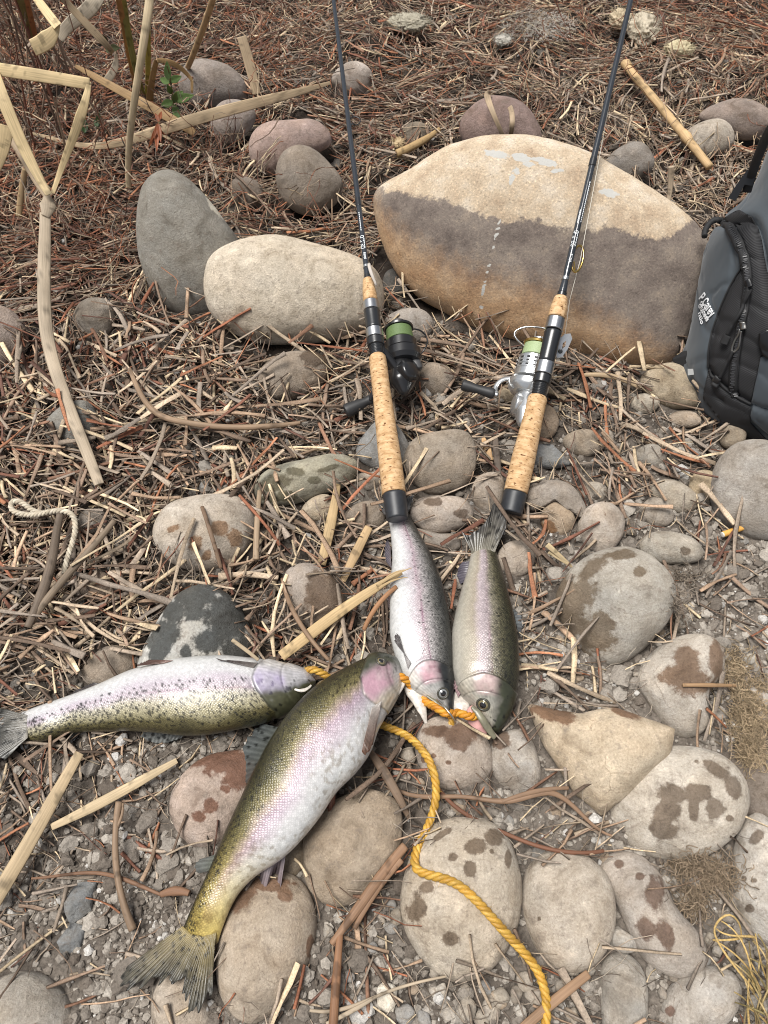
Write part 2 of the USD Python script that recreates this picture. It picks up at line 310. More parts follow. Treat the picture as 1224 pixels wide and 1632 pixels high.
# the big boulder: ochre cap, a dark band with a sharp upper edge, ochre again towards the ground
B_OUT = [(592, 312), (640, 284), (700, 253), (770, 234), (840, 237), (910, 254), (970, 284), (1040, 322), (1100, 372), (1121, 412), (1116, 480), (1102, 540), (1075, 577), (1030, 585), (960, 574), (880, 556), (790, 535), (720, 503), (660, 468), (620, 422), (596, 370)]
look('boulder', {
    'g': ('geometry', {}), 'f1': ('attribute', {'attribute': 'band'}), 'f2': ('attribute', {'attribute': 'foot'}), 'f3': ('attribute', {'attribute': 'lime'}),
    'n1': ('noise_texture', {'scale': 26.0, 'detail': 6.0, 'roughness': 0.6}), 'n2': ('noise_texture', {'scale': 330.0, 'detail': 3.0, 'roughness': 0.7}), 'n3': ('noise_texture', {'scale': 70.0, 'detail': 6.0, 'roughness': 0.7}),
    'v': ('voronoi_texture', {'scale': 34.0, 'detail': 1.0}), 'vr': ('rgb_ramp', {'ramp': [(0.0, (1, 1, 1)), (0.16, (0, 0, 0)), (1.0, (0, 0, 0))]}), 'vm': ('math', {'math_type': 'multiply', 'value2': 0.5}),
    'cap': ('rgb_ramp', {'ramp': [(0.3, (0.37, 0.275, 0.19)), (0.5, (0.50, 0.405, 0.295)), (0.7, (0.57, 0.50, 0.41))]}),
    'drk': ('rgb_ramp', {'ramp': [(0.3, (0.125, 0.10, 0.087)), (0.45, (0.185, 0.15, 0.128)), (0.55, (0.215, 0.178, 0.15)), (0.7, (0.29, 0.235, 0.185))]}),
    'low': ('rgb_ramp', {'ramp': [(0.3, (0.34, 0.205, 0.115)), (0.5, (0.42, 0.275, 0.16)), (0.72, (0.50, 0.36, 0.235))]}),
    'a1': ('math', {'math_type': 'multiply_add', 'value2': 1.3, 'value3': -0.65}), 's1': ('math', {'math_type': 'add'}), 'k1': ('map_range', {'range_type': 'smoothstep', 'from_min': 0.38, 'from_max': 0.62, 'clamp': True}),
    'a2': ('math', {'math_type': 'multiply_add', 'value2': 0.7, 'value3': -0.35}), 's2': ('math', {'math_type': 'add'}), 'k2': ('map_range', {'range_type': 'smoothstep', 'from_min': 0.1, 'from_max': 0.85, 'clamp': True}),
    's3': ('math', {'math_type': 'add'}), 'k3': ('map_range', {'range_type': 'smoothstep', 'from_min': 0.46, 'from_max': 0.56, 'clamp': True}),
    'x1': ('mix', {'mix_type': 'mix'}), 'x2': ('mix', {'mix_type': 'mix'}), 'x3': ('mix', {'mix_type': 'mix', 'color2': (0.47, 0.46, 0.43)}), 'x4': ('mix', {'mix_type': 'mix', 'color2': (0.55, 0.42, 0.29)}),
    'r2': ('rgb_ramp', {'ramp': [(0.27, (0.5, 0.49, 0.48)), (0.41, (0.9, 0.9, 0.9)), (0.58, (1.06, 1.06, 1.05)), (0.73, (1.6, 1.55, 1.45))]}), 'm2': ('mix', {'mix_type': 'multiply', 'fac': 1.0}),
    'hs': ('math', {'math_type': 'multiply_add', 'value2': 0.5}), 'b': ('bump', {'strength': 0.6, 'distance': 0.0025}), 'p': ('principled_bsdf', {'roughness': 0.85, 'specular_ior_level': 0.3, 'diffuse_roughness': 0.5})},
    [('g.position', x + '.vector') for x in ('n1', 'n2', 'n3', 'v')] + [('n1.fac', 'cap.fac'), ('n1.fac', 'drk.fac'), ('n1.fac', 'low.fac'), ('n3.fac', 'a1.value1'), ('a1.value', 's1.value1'), ('f1.fac', 's1.value2'), ('s1.value', 'k1.value'),
     ('n3.fac', 'a2.value1'), ('a2.value', 's2.value1'), ('f2.fac', 's2.value2'), ('s2.value', 'k2.value'), ('a1.value', 's3.value1'), ('f3.fac', 's3.value2'), ('s3.value', 'k3.value'),
     ('drk.color', 'x1.color1'), ('low.color', 'x1.color2'), ('k2.result', 'x1.fac'), ('x1.color', 'x4.color1'), ('v.distance', 'vr.fac'), ('vr.color', 'vm.value1'), ('vm.value', 'x4.fac'), ('cap.color', 'x2.color1'), ('x4.color', 'x2.color2'), ('k1.result', 'x2.fac'), ('x2.color', 'm2.color1'), ('n2.fac', 'r2.fac'), ('r2.color', 'm2.color2'),
     ('m2.color', 'x3.color1'), ('k3.result', 'x3.fac'), ('x3.color', 'p.base_color'), ('n2.fac', 'hs.value1'), ('n3.fac', 'hs.value3'), ('hs.value', 'b.height'), ('b.normal', 'p.normal')])
bv, bf, bsize = stone_shape(B_OUT, 3, thick=0.46, bury=0.60, sub=6, rough=0.028)
px_, py_, _ = proj(bv)
line_y = np.interp(px_, [590, 650, 700, 745, 775, 800, 850, 890, 930, 985, 1010, 1050, 1075, 1100, 1125], [298, 310, 318, 333, 346, 352, 350, 362, 368, 362, 372, 384, 372, 352, 340])
band = np.clip(0.5 + (py_ - line_y) / 40.0, 0, 1)
low_y = np.interp(px_, [590, 620, 660, 720, 790, 880, 950, 1030, 1120], [330, 372, 408, 440, 462, 486, 520, 560, 620])
foot = np.clip(0.5 + (py_ - low_y + 10) / 110.0, 0, 1)
lime = blob_field(bv, [(792, 246, 20, 6, 10), (830, 250, 16, 6, 15), (868, 258, 20, 6, 15), (822, 272, 8, 6), (815, 286, 4, 12, 15), (968, 306, 17, 6, 10), (890, 272, 10, 4), (845, 262, 9, 4), (794, 362, 2, 18, 12), (786, 395, 2, 24, 14), (779, 425, 2.2, 18, 14), (772, 455, 2.4, 18, 14), (767, 489, 4, 4)], 5)
mesh(None, 'boulder', bv, bf, 'boulder', {'band': band, 'foot': foot, 'lime': lime}, label='largest boulder with a pale ochre cap and a dark grey band across it', cat='boulder')
raise_support(bv); OUT.append(Polygon(B_OUT))

S = stone
wc_red = (0.40, 0.26, 0.21); wc_br = (0.42, 0.30, 0.22)
white_stone = S([(328, 455), (340, 415), (380, 390), (440, 381), (500, 390), (560, 408), (600, 432), (613, 472), (602, 515), (560, 537), (480, 547), (400, 541), (358, 520), (334, 492)], 'smooth cream boulder that the left fishing rod leans across', (0.52, 0.455, 0.365), 11, sub=5, name='boulder', cat='boulder', rough=0.02, vary=0.08)
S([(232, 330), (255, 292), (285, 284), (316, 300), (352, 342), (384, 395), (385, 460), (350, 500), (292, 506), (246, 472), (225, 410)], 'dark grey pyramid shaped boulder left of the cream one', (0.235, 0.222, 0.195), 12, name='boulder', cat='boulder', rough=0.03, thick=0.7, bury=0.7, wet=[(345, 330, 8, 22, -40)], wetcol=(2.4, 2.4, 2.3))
S([(398, 235), (415, 206), (470, 196), (510, 200), (527, 226), (500, 245), (455, 268), (418, 272)], 'pinkish oblong stone behind the cream boulder', PINK, 13)
S([(443, 272), (456, 246), (490, 239), (522, 260), (546, 296), (530, 325), (482, 338), (450, 316)], 'brown grey rounded stone touching the pinkish oblong one', (0.235, 0.2, 0.165), 14)
S([(-55, 540), (-30, 497), (0, 487), (30, 505), (41, 535), (30, 570), (0, 590), (-40, 585)], 'stone cut by the left edge of the photo, level with the cream boulder', (0.33, 0.27, 0.23), 15)
S([(288, 135), (302, 108), (340, 102), (382, 122), (392, 152), (355, 168), (300, 162)], 'grey stone under the dry stems behind the green weed', (0.27, 0.235, 0.21), 16)
S([(336, 198), (345, 175), (385, 164), (407, 182), (396, 206), (352, 222)], 'small pale stone under the long fallen reed leaf', (0.36, 0.31, 0.28), 17)
S([(529, 126), (545, 108), (570, 102), (592, 117), (586, 140), (555, 147)], 'small pale stone beside the upper part of the left rod', (0.38, 0.33, 0.29), 18)
S([(733, 202), (746, 178), (790, 160), (832, 172), (856, 202), (862, 240), (800, 252), (745, 230)], 'pink grey stone with stalks across it behind the largest boulder', (0.24, 0.175, 0.155), 19)
S([(1093, 216), (1114, 198), (1150, 197), (1166, 220), (1142, 248), (1105, 247)], 'pale stone below the end of the bamboo like stick', (0.40, 0.355, 0.30), 20)
S([(1118, 185), (1150, 165), (1200, 167), (1226, 190), (1204, 218), (1160, 210)], 'brown grey stone at the right edge behind the backpack', (0.27, 0.22, 0.19), 21)
S([(412, 608), (430, 575), (480, 560), (522, 575), (517, 606), (472, 636), (427, 632)], 'earth crusted stone below the cream boulder', EARTH, 22, rough=0.07, wet=[(500, 570, 25, 14)])
S([(406, 776), (430, 748), (490, 730), (545, 724), (571, 739), (565, 762), (520, 787), (452, 808), (415, 800)], 'long flat grey green stone speckled with damp spots', (0.30, 0.285, 0.225), 23, sub=5, wet=[(440, 770, 26, 14, -20), (470, 752, 16, 8), (430, 795, 20, 6), (525, 746, 20, 5, -15), (500, 765, 10, 6), (455, 790, 18, 8)], wetcol=(0.38, 0.36, 0.3))
S([(643, 732), (660, 700), (700, 687), (745, 690), (759, 726), (746, 770), (715, 789), (668, 781)], 'rounded grey brown stone between the two cork handles', (0.30, 0.255, 0.205), 24)
S([(654, 816), (665, 797), (705, 790), (746, 800), (753, 825), (722, 846), (680, 849)], 'flat pale stone beside the butt of the left rod', (0.36, 0.31, 0.265), 25, wet=[(690, 800, 14, 6), (735, 818, 12, 8)])
S([(247, 852), (262, 810), (310, 790), (370, 788), (405, 812), (401, 860), (376, 902), (320, 910), (270, 892)], 'pale stone stained brown and crossed by a stalk, above the dark mottled one', (0.44, 0.39, 0.33), 26, wet=[(278, 842, 12, 5, -20), (350, 840, 14, 13), (312, 868, 12, 14), (376, 858, 12, 16), (330, 885, 10, 10)], wetcol=(0.55, 0.40, 0.29))
S([(228, 1068), (245, 1005), (280, 950), (320, 932), (362, 948), (396, 1000), (402, 1045), (372, 1085), (300, 1095)], 'dark grey stone with pale mottled patches just behind the leftmost trout', (0.42, 0.41, 0.38), 27, sub=5, thick=0.7, wet=[(366, 985, 40, 56, -10), (318, 948, 44, 22), (258, 1020, 22, 44, 25), (382, 1040, 30, 40), (308, 976, 18, 16), (334, 1022, 26, 20), (276, 974, 20, 18), (340, 1062, 60, 18), (296, 1040, 10, 12)], wetcol=(0.13, 0.14, 0.145), bury=0.65)
S([(452, 915), (480, 898), (520, 910), (546, 945), (548, 990), (505, 1005), (464, 962)], 'half damp brown stone under the frayed reed behind the trout heads', (0.32, 0.275, 0.235), 28, wet=[(520, 950, 32, 50, 0)], wetcol=(0.40, 0.33, 0.27))
S([(568, 722), (580, 692), (612, 668), (642, 690), (652, 742), (606, 750)], 'blue grey stone half hidden by the left cork handle', (0.24, 0.24, 0.235), 29)
S([(655, 595), (690, 578), (722, 598), (716, 622), (672, 628)], 'earthy stone just right of the black reel', EARTH, 30, rough=0.06)
S([(613, 512), (640, 494), (682, 500), (692, 526), (668, 548), (628, 542)], 'grey stone behind the black reel', (0.30, 0.27, 0.24), 31)
S([(1022, 606), (1042, 585), (1072, 579), (1112, 605), (1128, 636), (1090, 652), (1045, 642)], 'tan stone under the lower corner of the backpack', (0.33, 0.275, 0.2), 32)
S([(898, 702), (920, 685), (950, 690), (962, 712), (940, 728), (908, 720)], 'small brown stone right of the right cork handle', (0.28, 0.235, 0.185), 33)
S([(829, 662), (850, 645), (880, 650), (889, 682), (870, 702), (838, 692)], 'rusty tan stone behind the right cork handle', (0.32, 0.25, 0.185), 34)
S([(800, 728), (830, 710), (880, 707), (912, 741), (880, 748), (820, 744)], 'thin bluish slab under the right cork handle', BLUE, 35, cuts=3)
S([(754, 772), (770, 755), (796, 755), (802, 790), (786, 818), (764, 812)], 'narrow upright stone left of the butt of the right rod', (0.33, 0.28, 0.23), 36)
S([(1037, 776), (1060, 764), (1100, 780), (1113, 801), (1085, 819), (1050, 801)], 'light oval pebble left of the large stone at the right edge', (0.33, 0.29, 0.235), 37)
S([(1099, 776), (1115, 750), (1139, 755), (1136, 790), (1114, 802)], 'tan upright pebble against the large stone at the right edge', (0.37, 0.30, 0.205), 38)
S([(1137, 792), (1148, 732), (1175, 706), (1224, 704), (1262, 740), (1256, 850), (1190, 858), (1150, 832)], 'large grey stone at the right edge below the backpack', (0.31, 0.285, 0.255), 39)
S([(922, 836), (940, 806), (970, 800), (993, 825), (986, 862), (960, 884), (934, 871)], 'smooth rounded stone above the half wet grey one', (0.38, 0.33, 0.28), 40)
S([(1019, 870), (1035, 851), (1075, 848), (1112, 868), (1116, 886), (1080, 899), (1034, 891)], 'flat oval pebble with one damp spot near the cigarette end', (0.34, 0.31, 0.265), 41, wet=[(1092, 879, 9, 7)])
S([(887, 962), (905, 915), (950, 881), (1000, 871), (1046, 894), (1071, 940), (1061, 985), (1021, 1032), (978, 1059), (940, 1052), (905, 1008)], 'large grey stone with its left half wet, right of the trout', (0.345, 0.32, 0.28), 42, sub=5, wet=[(915, 950, 38, 34, -35), (945, 905, 38, 14, -35), (905, 985, 24, 42, -20), (950, 1010, 34, 34, 40), (985, 885, 30, 8, -5), (1018, 911, 10, 8)], wetcol=(0.42, 0.35, 0.28))
S([(1020, 1075), (1045, 1040), (1095, 1013), (1140, 1020), (1151, 1062), (1124, 1112), (1120, 1152), (1080, 1172), (1040, 1132)], 'pale stone with a rust brown wet face left of the dry moss', (0.40, 0.365, 0.32), 43, wet=[(1095, 1048, 22, 20), (1080, 1075, 32, 16, -8), (1108, 1088, 30, 20), (1142, 1050, 12, 34)], wetcol=(0.42, 0.31, 0.24))
S([(843, 1120), (890, 1132), (930, 1140), (985, 1130), (1040, 1150), (1073, 1162), (1062, 1200), (1022, 1242), (950, 1294), (912, 1264), (868, 1190)], 'angular cream block broken to a triangle, wet along its top', (0.47, 0.39, 0.29), 44, straight=True, square=0.7, thick=0.8, rough=0.05, wet=[(880, 1137, 40, 13, 12), (1000, 1136, 28, 8, 20)], wetcol=(0.38, 0.27, 0.22), bury=0.9)
S([(971, 1285), (990, 1235), (1040, 1201), (1110, 1194), (1166, 1215), (1187, 1260), (1162, 1321), (1110, 1356), (1050, 1363), (1000, 1346), (979, 1322)], 'pale oval stone with large dark wet blotches at lower right', (0.44, 0.40, 0.345), 45, sub=5, wet=[(1075, 1265, 26, 16), (1062, 1295, 20, 24, 20), (1058, 1325, 22, 16), (1110, 1262, 24, 16), (1142, 1288, 16, 15), (1105, 1285, 8, 20), (1140, 1225, 26, 12, 30), (1168, 1255, 14, 20, -25), (1162, 1304, 6, 6), (1110, 1213, 5, 4)])
S([(1150, 1215), (1190, 1195), (1250, 1210), (1260, 1290), (1210, 1310), (1170, 1280)], 'dull brown stone behind the blotched oval one at the right edge', (0.2, 0.17, 0.145), 46, rough=0.05)
S([(779, 1202), (800, 1171), (836, 1167), (856, 1200), (853, 1250), (825, 1261), (789, 1241)], 'small grey stone with a wet corner under the right trout head', (0.33, 0.30, 0.265), 47, wet=[(800, 1180, 18, 14)], wetcol=(0.4, 0.3, 0.24))
S([(662, 1192), (680, 1152), (730, 1145), (777, 1180), (780, 1231), (740, 1254), (690, 1247)], 'damp stained stone under the open mouths of the upright trout', (0.36, 0.31, 0.265), 48, wet=[(700, 1165, 26, 10), (730, 1188, 18, 9), (745, 1165, 20, 12), (690, 1205, 6, 4), (715, 1215, 5, 4), (735, 1172, 32, 18), (675, 1210, 5, 6)], wetcol=(0.40, 0.29, 0.23))
S([(639, 1432), (655, 1372), (690, 1326), (745, 1311), (800, 1325), (826, 1370), (829, 1440), (800, 1502), (740, 1541), (698, 1536), (654, 1492)], 'large round stone dotted with dark wet spots under the yellow rope', (0.405, 0.355, 0.29), 49, sub=5, wet=[(664, 1450, 17, 24, 10), (757, 1349, 18, 12), (723, 1366, 10, 10), (749, 1384, 10, 13), (787, 1334, 14, 14), (810, 1368, 5, 16), (681, 1414, 12, 11), (716, 1497, 14, 12), (784, 1357, 4, 4), (705, 1330, 16, 5, -30)])
S([(832, 1430), (850, 1385), (890, 1361), (936, 1367), (971, 1400), (978, 1450), (956, 1506), (910, 1536), (868, 1526), (839, 1480)], 'smooth dry round stone right of the yellow rope', (0.41, 0.36, 0.3), 50, wet=[(859, 1464, 4, 4)])
S([(967, 1385), (1010, 1366), (1060, 1398), (1080, 1450), (1112, 1500), (1103, 1530), (1060, 1542), (1018, 1520), (984, 1440)], 'leaning grey stone with red brown damp patches beside the smooth round one', (0.36, 0.32, 0.28), 51, sub=5, wet=[(1040, 1425, 16, 28, 15), (1030, 1478, 14, 20, -20), (1020, 1397, 8, 6), (987, 1377, 8, 7), (1060, 1490, 12, 24, -20)], wetcol=(0.38, 0.29, 0.25))
S([(957, 1590), (965, 1547), (995, 1526), (1026, 1545), (1029, 1600), (1010, 1642), (962, 1642)], 'upright oval pebble at the bottom edge right of the rope', (0.31, 0.285, 0.25), 52)
S([(1055, 1605), (1085, 1566), (1130, 1548), (1180, 1565), (1172, 1602), (1120, 1636), (1060, 1640)], 'pale flat stone at the bottom right below the grass tuft', (0.36, 0.33, 0.295), 53, wet=[(1068, 1612, 8, 8)], wetcol=(0.4, 0.28, 0.24))
S([(1169, 1420), (1180, 1360), (1224, 1305), (1275, 1400), (1230, 1500), (1190, 1482)], 'pale spotted stone cut by the right edge of the photo', (0.42, 0.39, 0.35), 54, sub=5, wet=[(1195, 1449, 7, 6), (1186, 1400, 4, 4), (1202, 1403, 6, 4), (1205, 1335, 14, 8, -40)])
S([(274, 1282), (295, 1230), (345, 1202), (402, 1205), (420, 1260), (380, 1320), (326, 1347), (290, 1321)], 'red brown wet stone under the back of the largest trout', (0.36, 0.29, 0.245), 55, wet=[(350, 1215, 60, 22), (385, 1235, 30, 24), (335, 1285, 10, 12), (318, 1302, 13, 9), (360, 1258, 8, 5)], wetcol=(0.42, 0.27, 0.21), bury=0.6)
S([(349, 1512), (362, 1450), (400, 1409), (455, 1401), (496, 1440), (502, 1500), (471, 1571), (400, 1608), (365, 1581)], 'large tan stone below the belly of the largest trout', (0.37, 0.31, 0.245), 56, wet=[(385, 1432, 28, 20, -40), (430, 1408, 40, 10), (455, 1425, 12, 12), (495, 1510, 6, 20)], wetcol=(0.5, 0.36, 0.29), bury=0.7)
S([(484, 1342), (520, 1290), (580, 1261), (632, 1280), (642, 1330), (602, 1402), (540, 1432), (498, 1411)], 'earth crusted boulder right of the largest trout', (0.31, 0.255, 0.195), 57, rough=0.08, bury=0.75)
S([(428, 1392), (445, 1340), (482, 1335), (487, 1370), (465, 1398)], 'small brown stone tucked under the largest trout belly', (0.29, 0.24, 0.18), 58)
S([(-40, 1600), (0, 1564), (50, 1564), (100, 1598), (128, 1650), (60, 1700), (-30, 1690)], 'grey stone in the bottom left corner', (0.32, 0.29, 0.25), 59)
S([(248, 1572), (290, 1540), (330, 1580), (337, 1640), (280, 1650)], 'tan stone under the tail fin of the largest trout', (0.35, 0.30, 0.245), 60, bury=0.55)
S([(74, 686), (95, 652), (140, 640), (156, 680), (120, 719)], 'blue grey stone under the long broken reed stalk', (0.235, 0.23, 0.21), 61)
S([(862, 832), (880, 800), (910, 810), (913, 840), (885, 856)], 'two toned brown pebble below the butt of the right rod', (0.33, 0.26, 0.19), 62, wet=[(872, 845, 16, 12)], wetcol=(0.6, 0.42, 0.28))
S([(794, 882), (820, 861), (847, 870), (842, 912), (798, 912)], 'pale stone right of the tail of the right trout', (0.34, 0.29, 0.24), 63)
S([(134, 1077), (150, 1041), (200, 1034), (217, 1066), (182, 1097)], 'earthy stone between stalks above the leftmost trout', EARTH, 64, rough=0.08)
S([(126, 935), (142, 912), (170, 915), (178, 945), (150, 960)], 'earthy pebble among stalks above the leftmost trout', (0.28, 0.22, 0.17), 65, rough=0.06)
S([(122, 828), (145, 810), (170, 822), (166, 848), (135, 850)], 'dusty pebble right of the white cord', (0.27, 0.24, 0.21), 66, rough=0.07)
S([(100, 1440), (125, 1400), (150, 1408), (148, 1450), (120, 1470)], 'blue slate coloured stone left of the brown stick', BLUE, 67, cuts=3)
S([(92, 1500), (105, 1470), (135, 1480), (130, 1515), (105, 1520)], 'smaller blue slate coloured stone half in the soil', (0.2, 0.205, 0.205), 68, cuts=3)
S([(481, 816), (495, 795), (526, 790), (531, 815), (502, 831)], 'pale pebble below the long speckled stone', (0.40, 0.335, 0.25), 69)
S([(794, 632), (805, 612), (830, 614), (834, 638), (806, 642)], 'round tan pebble beneath the silver reel handle', (0.32, 0.265, 0.19), 70)
S([(1065, 668), (1100, 655), (1116, 671), (1090, 682)], 'small flat stone left of the backpack base', (0.34, 0.28, 0.22), 71)
S([(1006, 640), (1025, 627), (1050, 640), (1042, 656), (1015, 656)], 'small pale pebble next to the tan stone by the backpack', (0.36, 0.32, 0.26), 72)
S([(1148, 692), (1163, 668), (1187, 690), (1177, 712), (1152, 710)], 'brown pebble under the backpack base', (0.3, 0.25, 0.19), 73)
S([(1012, 728), (1032, 708), (1055, 716), (1058, 738), (1030, 744)], 'grey pebble above the light oval pebble', (0.27, 0.245, 0.21), 74)
S([(1022, 815), (1040, 793), (1066, 805), (1070, 832), (1040, 838)], 'pale pebble below the light oval pebble', (0.33, 0.29, 0.245), 75)
S([(918, 784), (940, 768), (966, 778), (962, 796), (930, 798)], 'flat pebble between the right rod butt and the smooth rounded stone', (0.31, 0.275, 0.23), 76)
S([(600, 750), (625, 738), (640, 750), (622, 770), (570, 775), (565, 760)], 'small tan stone left of the left cork handle end', (0.3, 0.26, 0.215), 77)
S([(548, 825), (575, 800), (608, 806), (612, 835), (575, 842)], 'earthy stone left of the butt of the left rod', EARTH, 78, rough=0.06)
S([(640, 215), (655, 198), (682, 205), (676, 226), (650, 232)], 'dull earthy stone behind the largest boulder next to the tan stub', (0.22, 0.185, 0.145), 79, rough=0.06)
S([(965, 265), (985, 238), (1020, 232), (1040, 262), (1015, 285)], 'dusty grey stone under stalks behind the right end of the largest boulder', (0.24, 0.215, 0.19), 80, rough=0.07)
S([(120, 510), (140, 478), (172, 480), (180, 520), (150, 545)], 'earthy stone half covered by rusty twigs left of the dark boulder', (0.27, 0.235, 0.195), 81, rough=0.08)
S([(615, 435), (640, 430), (655, 452), (640, 475), (618, 470)], 'dark stone wedged between the cream boulder and the largest boulder', (0.12, 0.115, 0.108), 82, bury=0.5)
S([(370, 300), (372, 292), (405, 288), (420, 312), (395, 330), (375, 322)], 'half buried stone between the dark boulder and the brown grey one', (0.2, 0.165, 0.135), 83, rough=0.06)
S([(940, 845), (905, 770), (880, 765), (850, 770), (835, 800), (850, 815), (885, 800)], 'brown stone behind the butt of the right rod', (0.27, 0.235, 0.2), 84)
S([(655, 900 - 55), (700, 850), (730, 855), (735, 868), (690, 880), (660, 872)], 'small dusty stone between the tails of the upright trout', (0.27, 0.235, 0.2), 85)
S([(970, 1480 + 8), (990, 1476), (1012, 1490), (1014, 1512), (990, 1520), (972, 1508)], 'pale crumbly clod between the smooth round stone and the leaning grey one', (0.4, 0.37, 0.33), 86, cuts=6, rough=0.08, name='clod', cat='clod')
S([(600, 1575), (615, 1562), (634, 1578), (630, 1612), (610, 1622), (601, 1600)], 'chalk white angular pebble near the bottom edge left of the rope', (0.62, 0.58, 0.5), 87, cuts=5, rough=0.05)

# pebbles and clods between the stones, one by one
LAND = [('the largest boulder', 855, 410), ('the cream boulder', 470, 465), ('the dark grey boulder', 300, 400), ('the pinkish oblong stone', 460, 230), ('the brown grey rounded stone', 495, 290), ('the green weed', 275, 155), ('the straw V', 80, 220), ('the tall pale stem', 215, 180), ('the pink grey stone', 798, 205), ('the jointed stick', 1065, 185),
        ('the cream seed head', 1020, 55), ('the drifted fluff', 850, 70), ('the grey fluff tuft', 650, 55), ('the backpack', 1160, 500), ('the earth crusted stone', 465, 600), ('the long speckled stone', 490, 765), ('the left cork handle', 618, 690), ('the right cork handle', 838, 710), ('the black reel', 640, 565), ('the silver reel', 850, 575), ('the stained pale stone', 328, 850), ('the dark mottled stone', 315, 1010),
        ('the half damp stone', 500, 950), ('the white cord', 85, 835), ('the long broken stalk', 80, 520), ('the leftmost trout', 250, 1110), ('the largest trout', 470, 1230), ('the silver upright trout', 668, 980), ('the olive trout', 775, 1010), ('the half wet grey stone', 980, 965), ('the rust stained stone', 1090, 1085), ('the triangular block', 955, 1195), ('the blotched oval stone', 1080, 1278), ('the spotted round stone', 735, 1425),
        ('the smooth round stone', 905, 1445), ('the leaning grey stone', 1035, 1455), ('the red brown wet stone', 335, 1270), ('the large tan stone', 425, 1505), ('the bottom left stone', 40, 1610), ('the blue slate stone', 120, 1440), ('the grass tuft', 1190, 1560), ('the trout tail at the left edge', 20, 1160), ('the left rod top', 535, 60), ('the right rod top', 990, 60), ('the stone at the left edge', 10, 540), ('the blue grey stone', 115, 680), ('the cigarette end', 1168, 846), ('the crusted boulder by the largest trout', 565, 1345)]
pr_ = np.random.default_rng(88); n_pb = 0
for _ in range(4000):
    if n_pb >= 150: break
    x, y = pr_.uniform(470, 1230), pr_.uniform(640, 1630)
    if pr_.random() > 1.1 - dens(np.array([x]), np.array([y]))[0] * 1.1 or (x < 640 and y < 1200): continue
    rad = pr_.uniform(5.5, 13) * (1.25 if y > 1150 else 1.0)
    if any(o.distance(Point(x, y)) < rad * 0.75 for o in OUT) or Polygon([(600, 800), (840, 800), (850, 1180), (640, 1180), (300, 1620), (180, 1620), (420, 1160), (600, 1040)]).contains(Point(x, y)): continue
    cl = pr_.random() < 0.4; an = np.arange(9) / 9 * 2 * np.pi; el = pr_.uniform(0.6, 1.0); ro = pr_.uniform(0, 3.14); rr_q = rad * (1 + pr_.uniform(-0.16, 0.16, 9))
    q_ = np.stack([np.cos(an) * rr_q, np.sin(an) * rr_q * el], 1) @ np.array([[math.cos(ro), math.sin(ro)], [-math.sin(ro), math.cos(ro)]]) + [x, y]
    c = min(LAND, key=lambda c: max(abs(x - c[1]), abs(y - c[2]))); dx, dy = x - c[1], y - c[2]
    side = ('right of' if dx > 0 else 'left of') if abs(dx) > abs(dy) else ('in front of' if dy > 0 else 'behind'); far_ = 'close ' if max(abs(dx), abs(dy)) < 75 else ''
    tn = [(0.34, 0.31, 0.27), (0.40, 0.375, 0.335), (0.27, 0.24, 0.205)][pr_.integers(3)] if cl else [(0.30, 0.265, 0.22), (0.36, 0.32, 0.27), (0.24, 0.21, 0.175), (0.27, 0.26, 0.245), (0.33, 0.265, 0.2)][pr_.integers(5)]
    word = ['tan', 'pale', 'dark', 'grey', 'rusty'][0] if False else ('pale' if sum(tn) > 0.95 else ('dark' if sum(tn) < 0.68 else ('rusty' if tn[0] > 1.55 * tn[2] else 'grey tan')))
    sz = 'large' if rad > 12.5 else ('tiny' if rad < 8 else 'small')
    S(q_, f"{sz} {word} {'flat' if el < 0.74 else ('round' if el > 0.88 else 'oval')} {'clod' if cl else 'pebble'} {far_}{side} {c[0]}", tn, 400 + n_pb, name='clod' if cl else 'pebble', cat='clod' if cl else 'pebble', sub=3, rough=0.16 if cl else 0.05, cuts=3 if cl else 0, bury=0.7, group='pebbles and clods between the stones', avoid=False); n_pb += 1

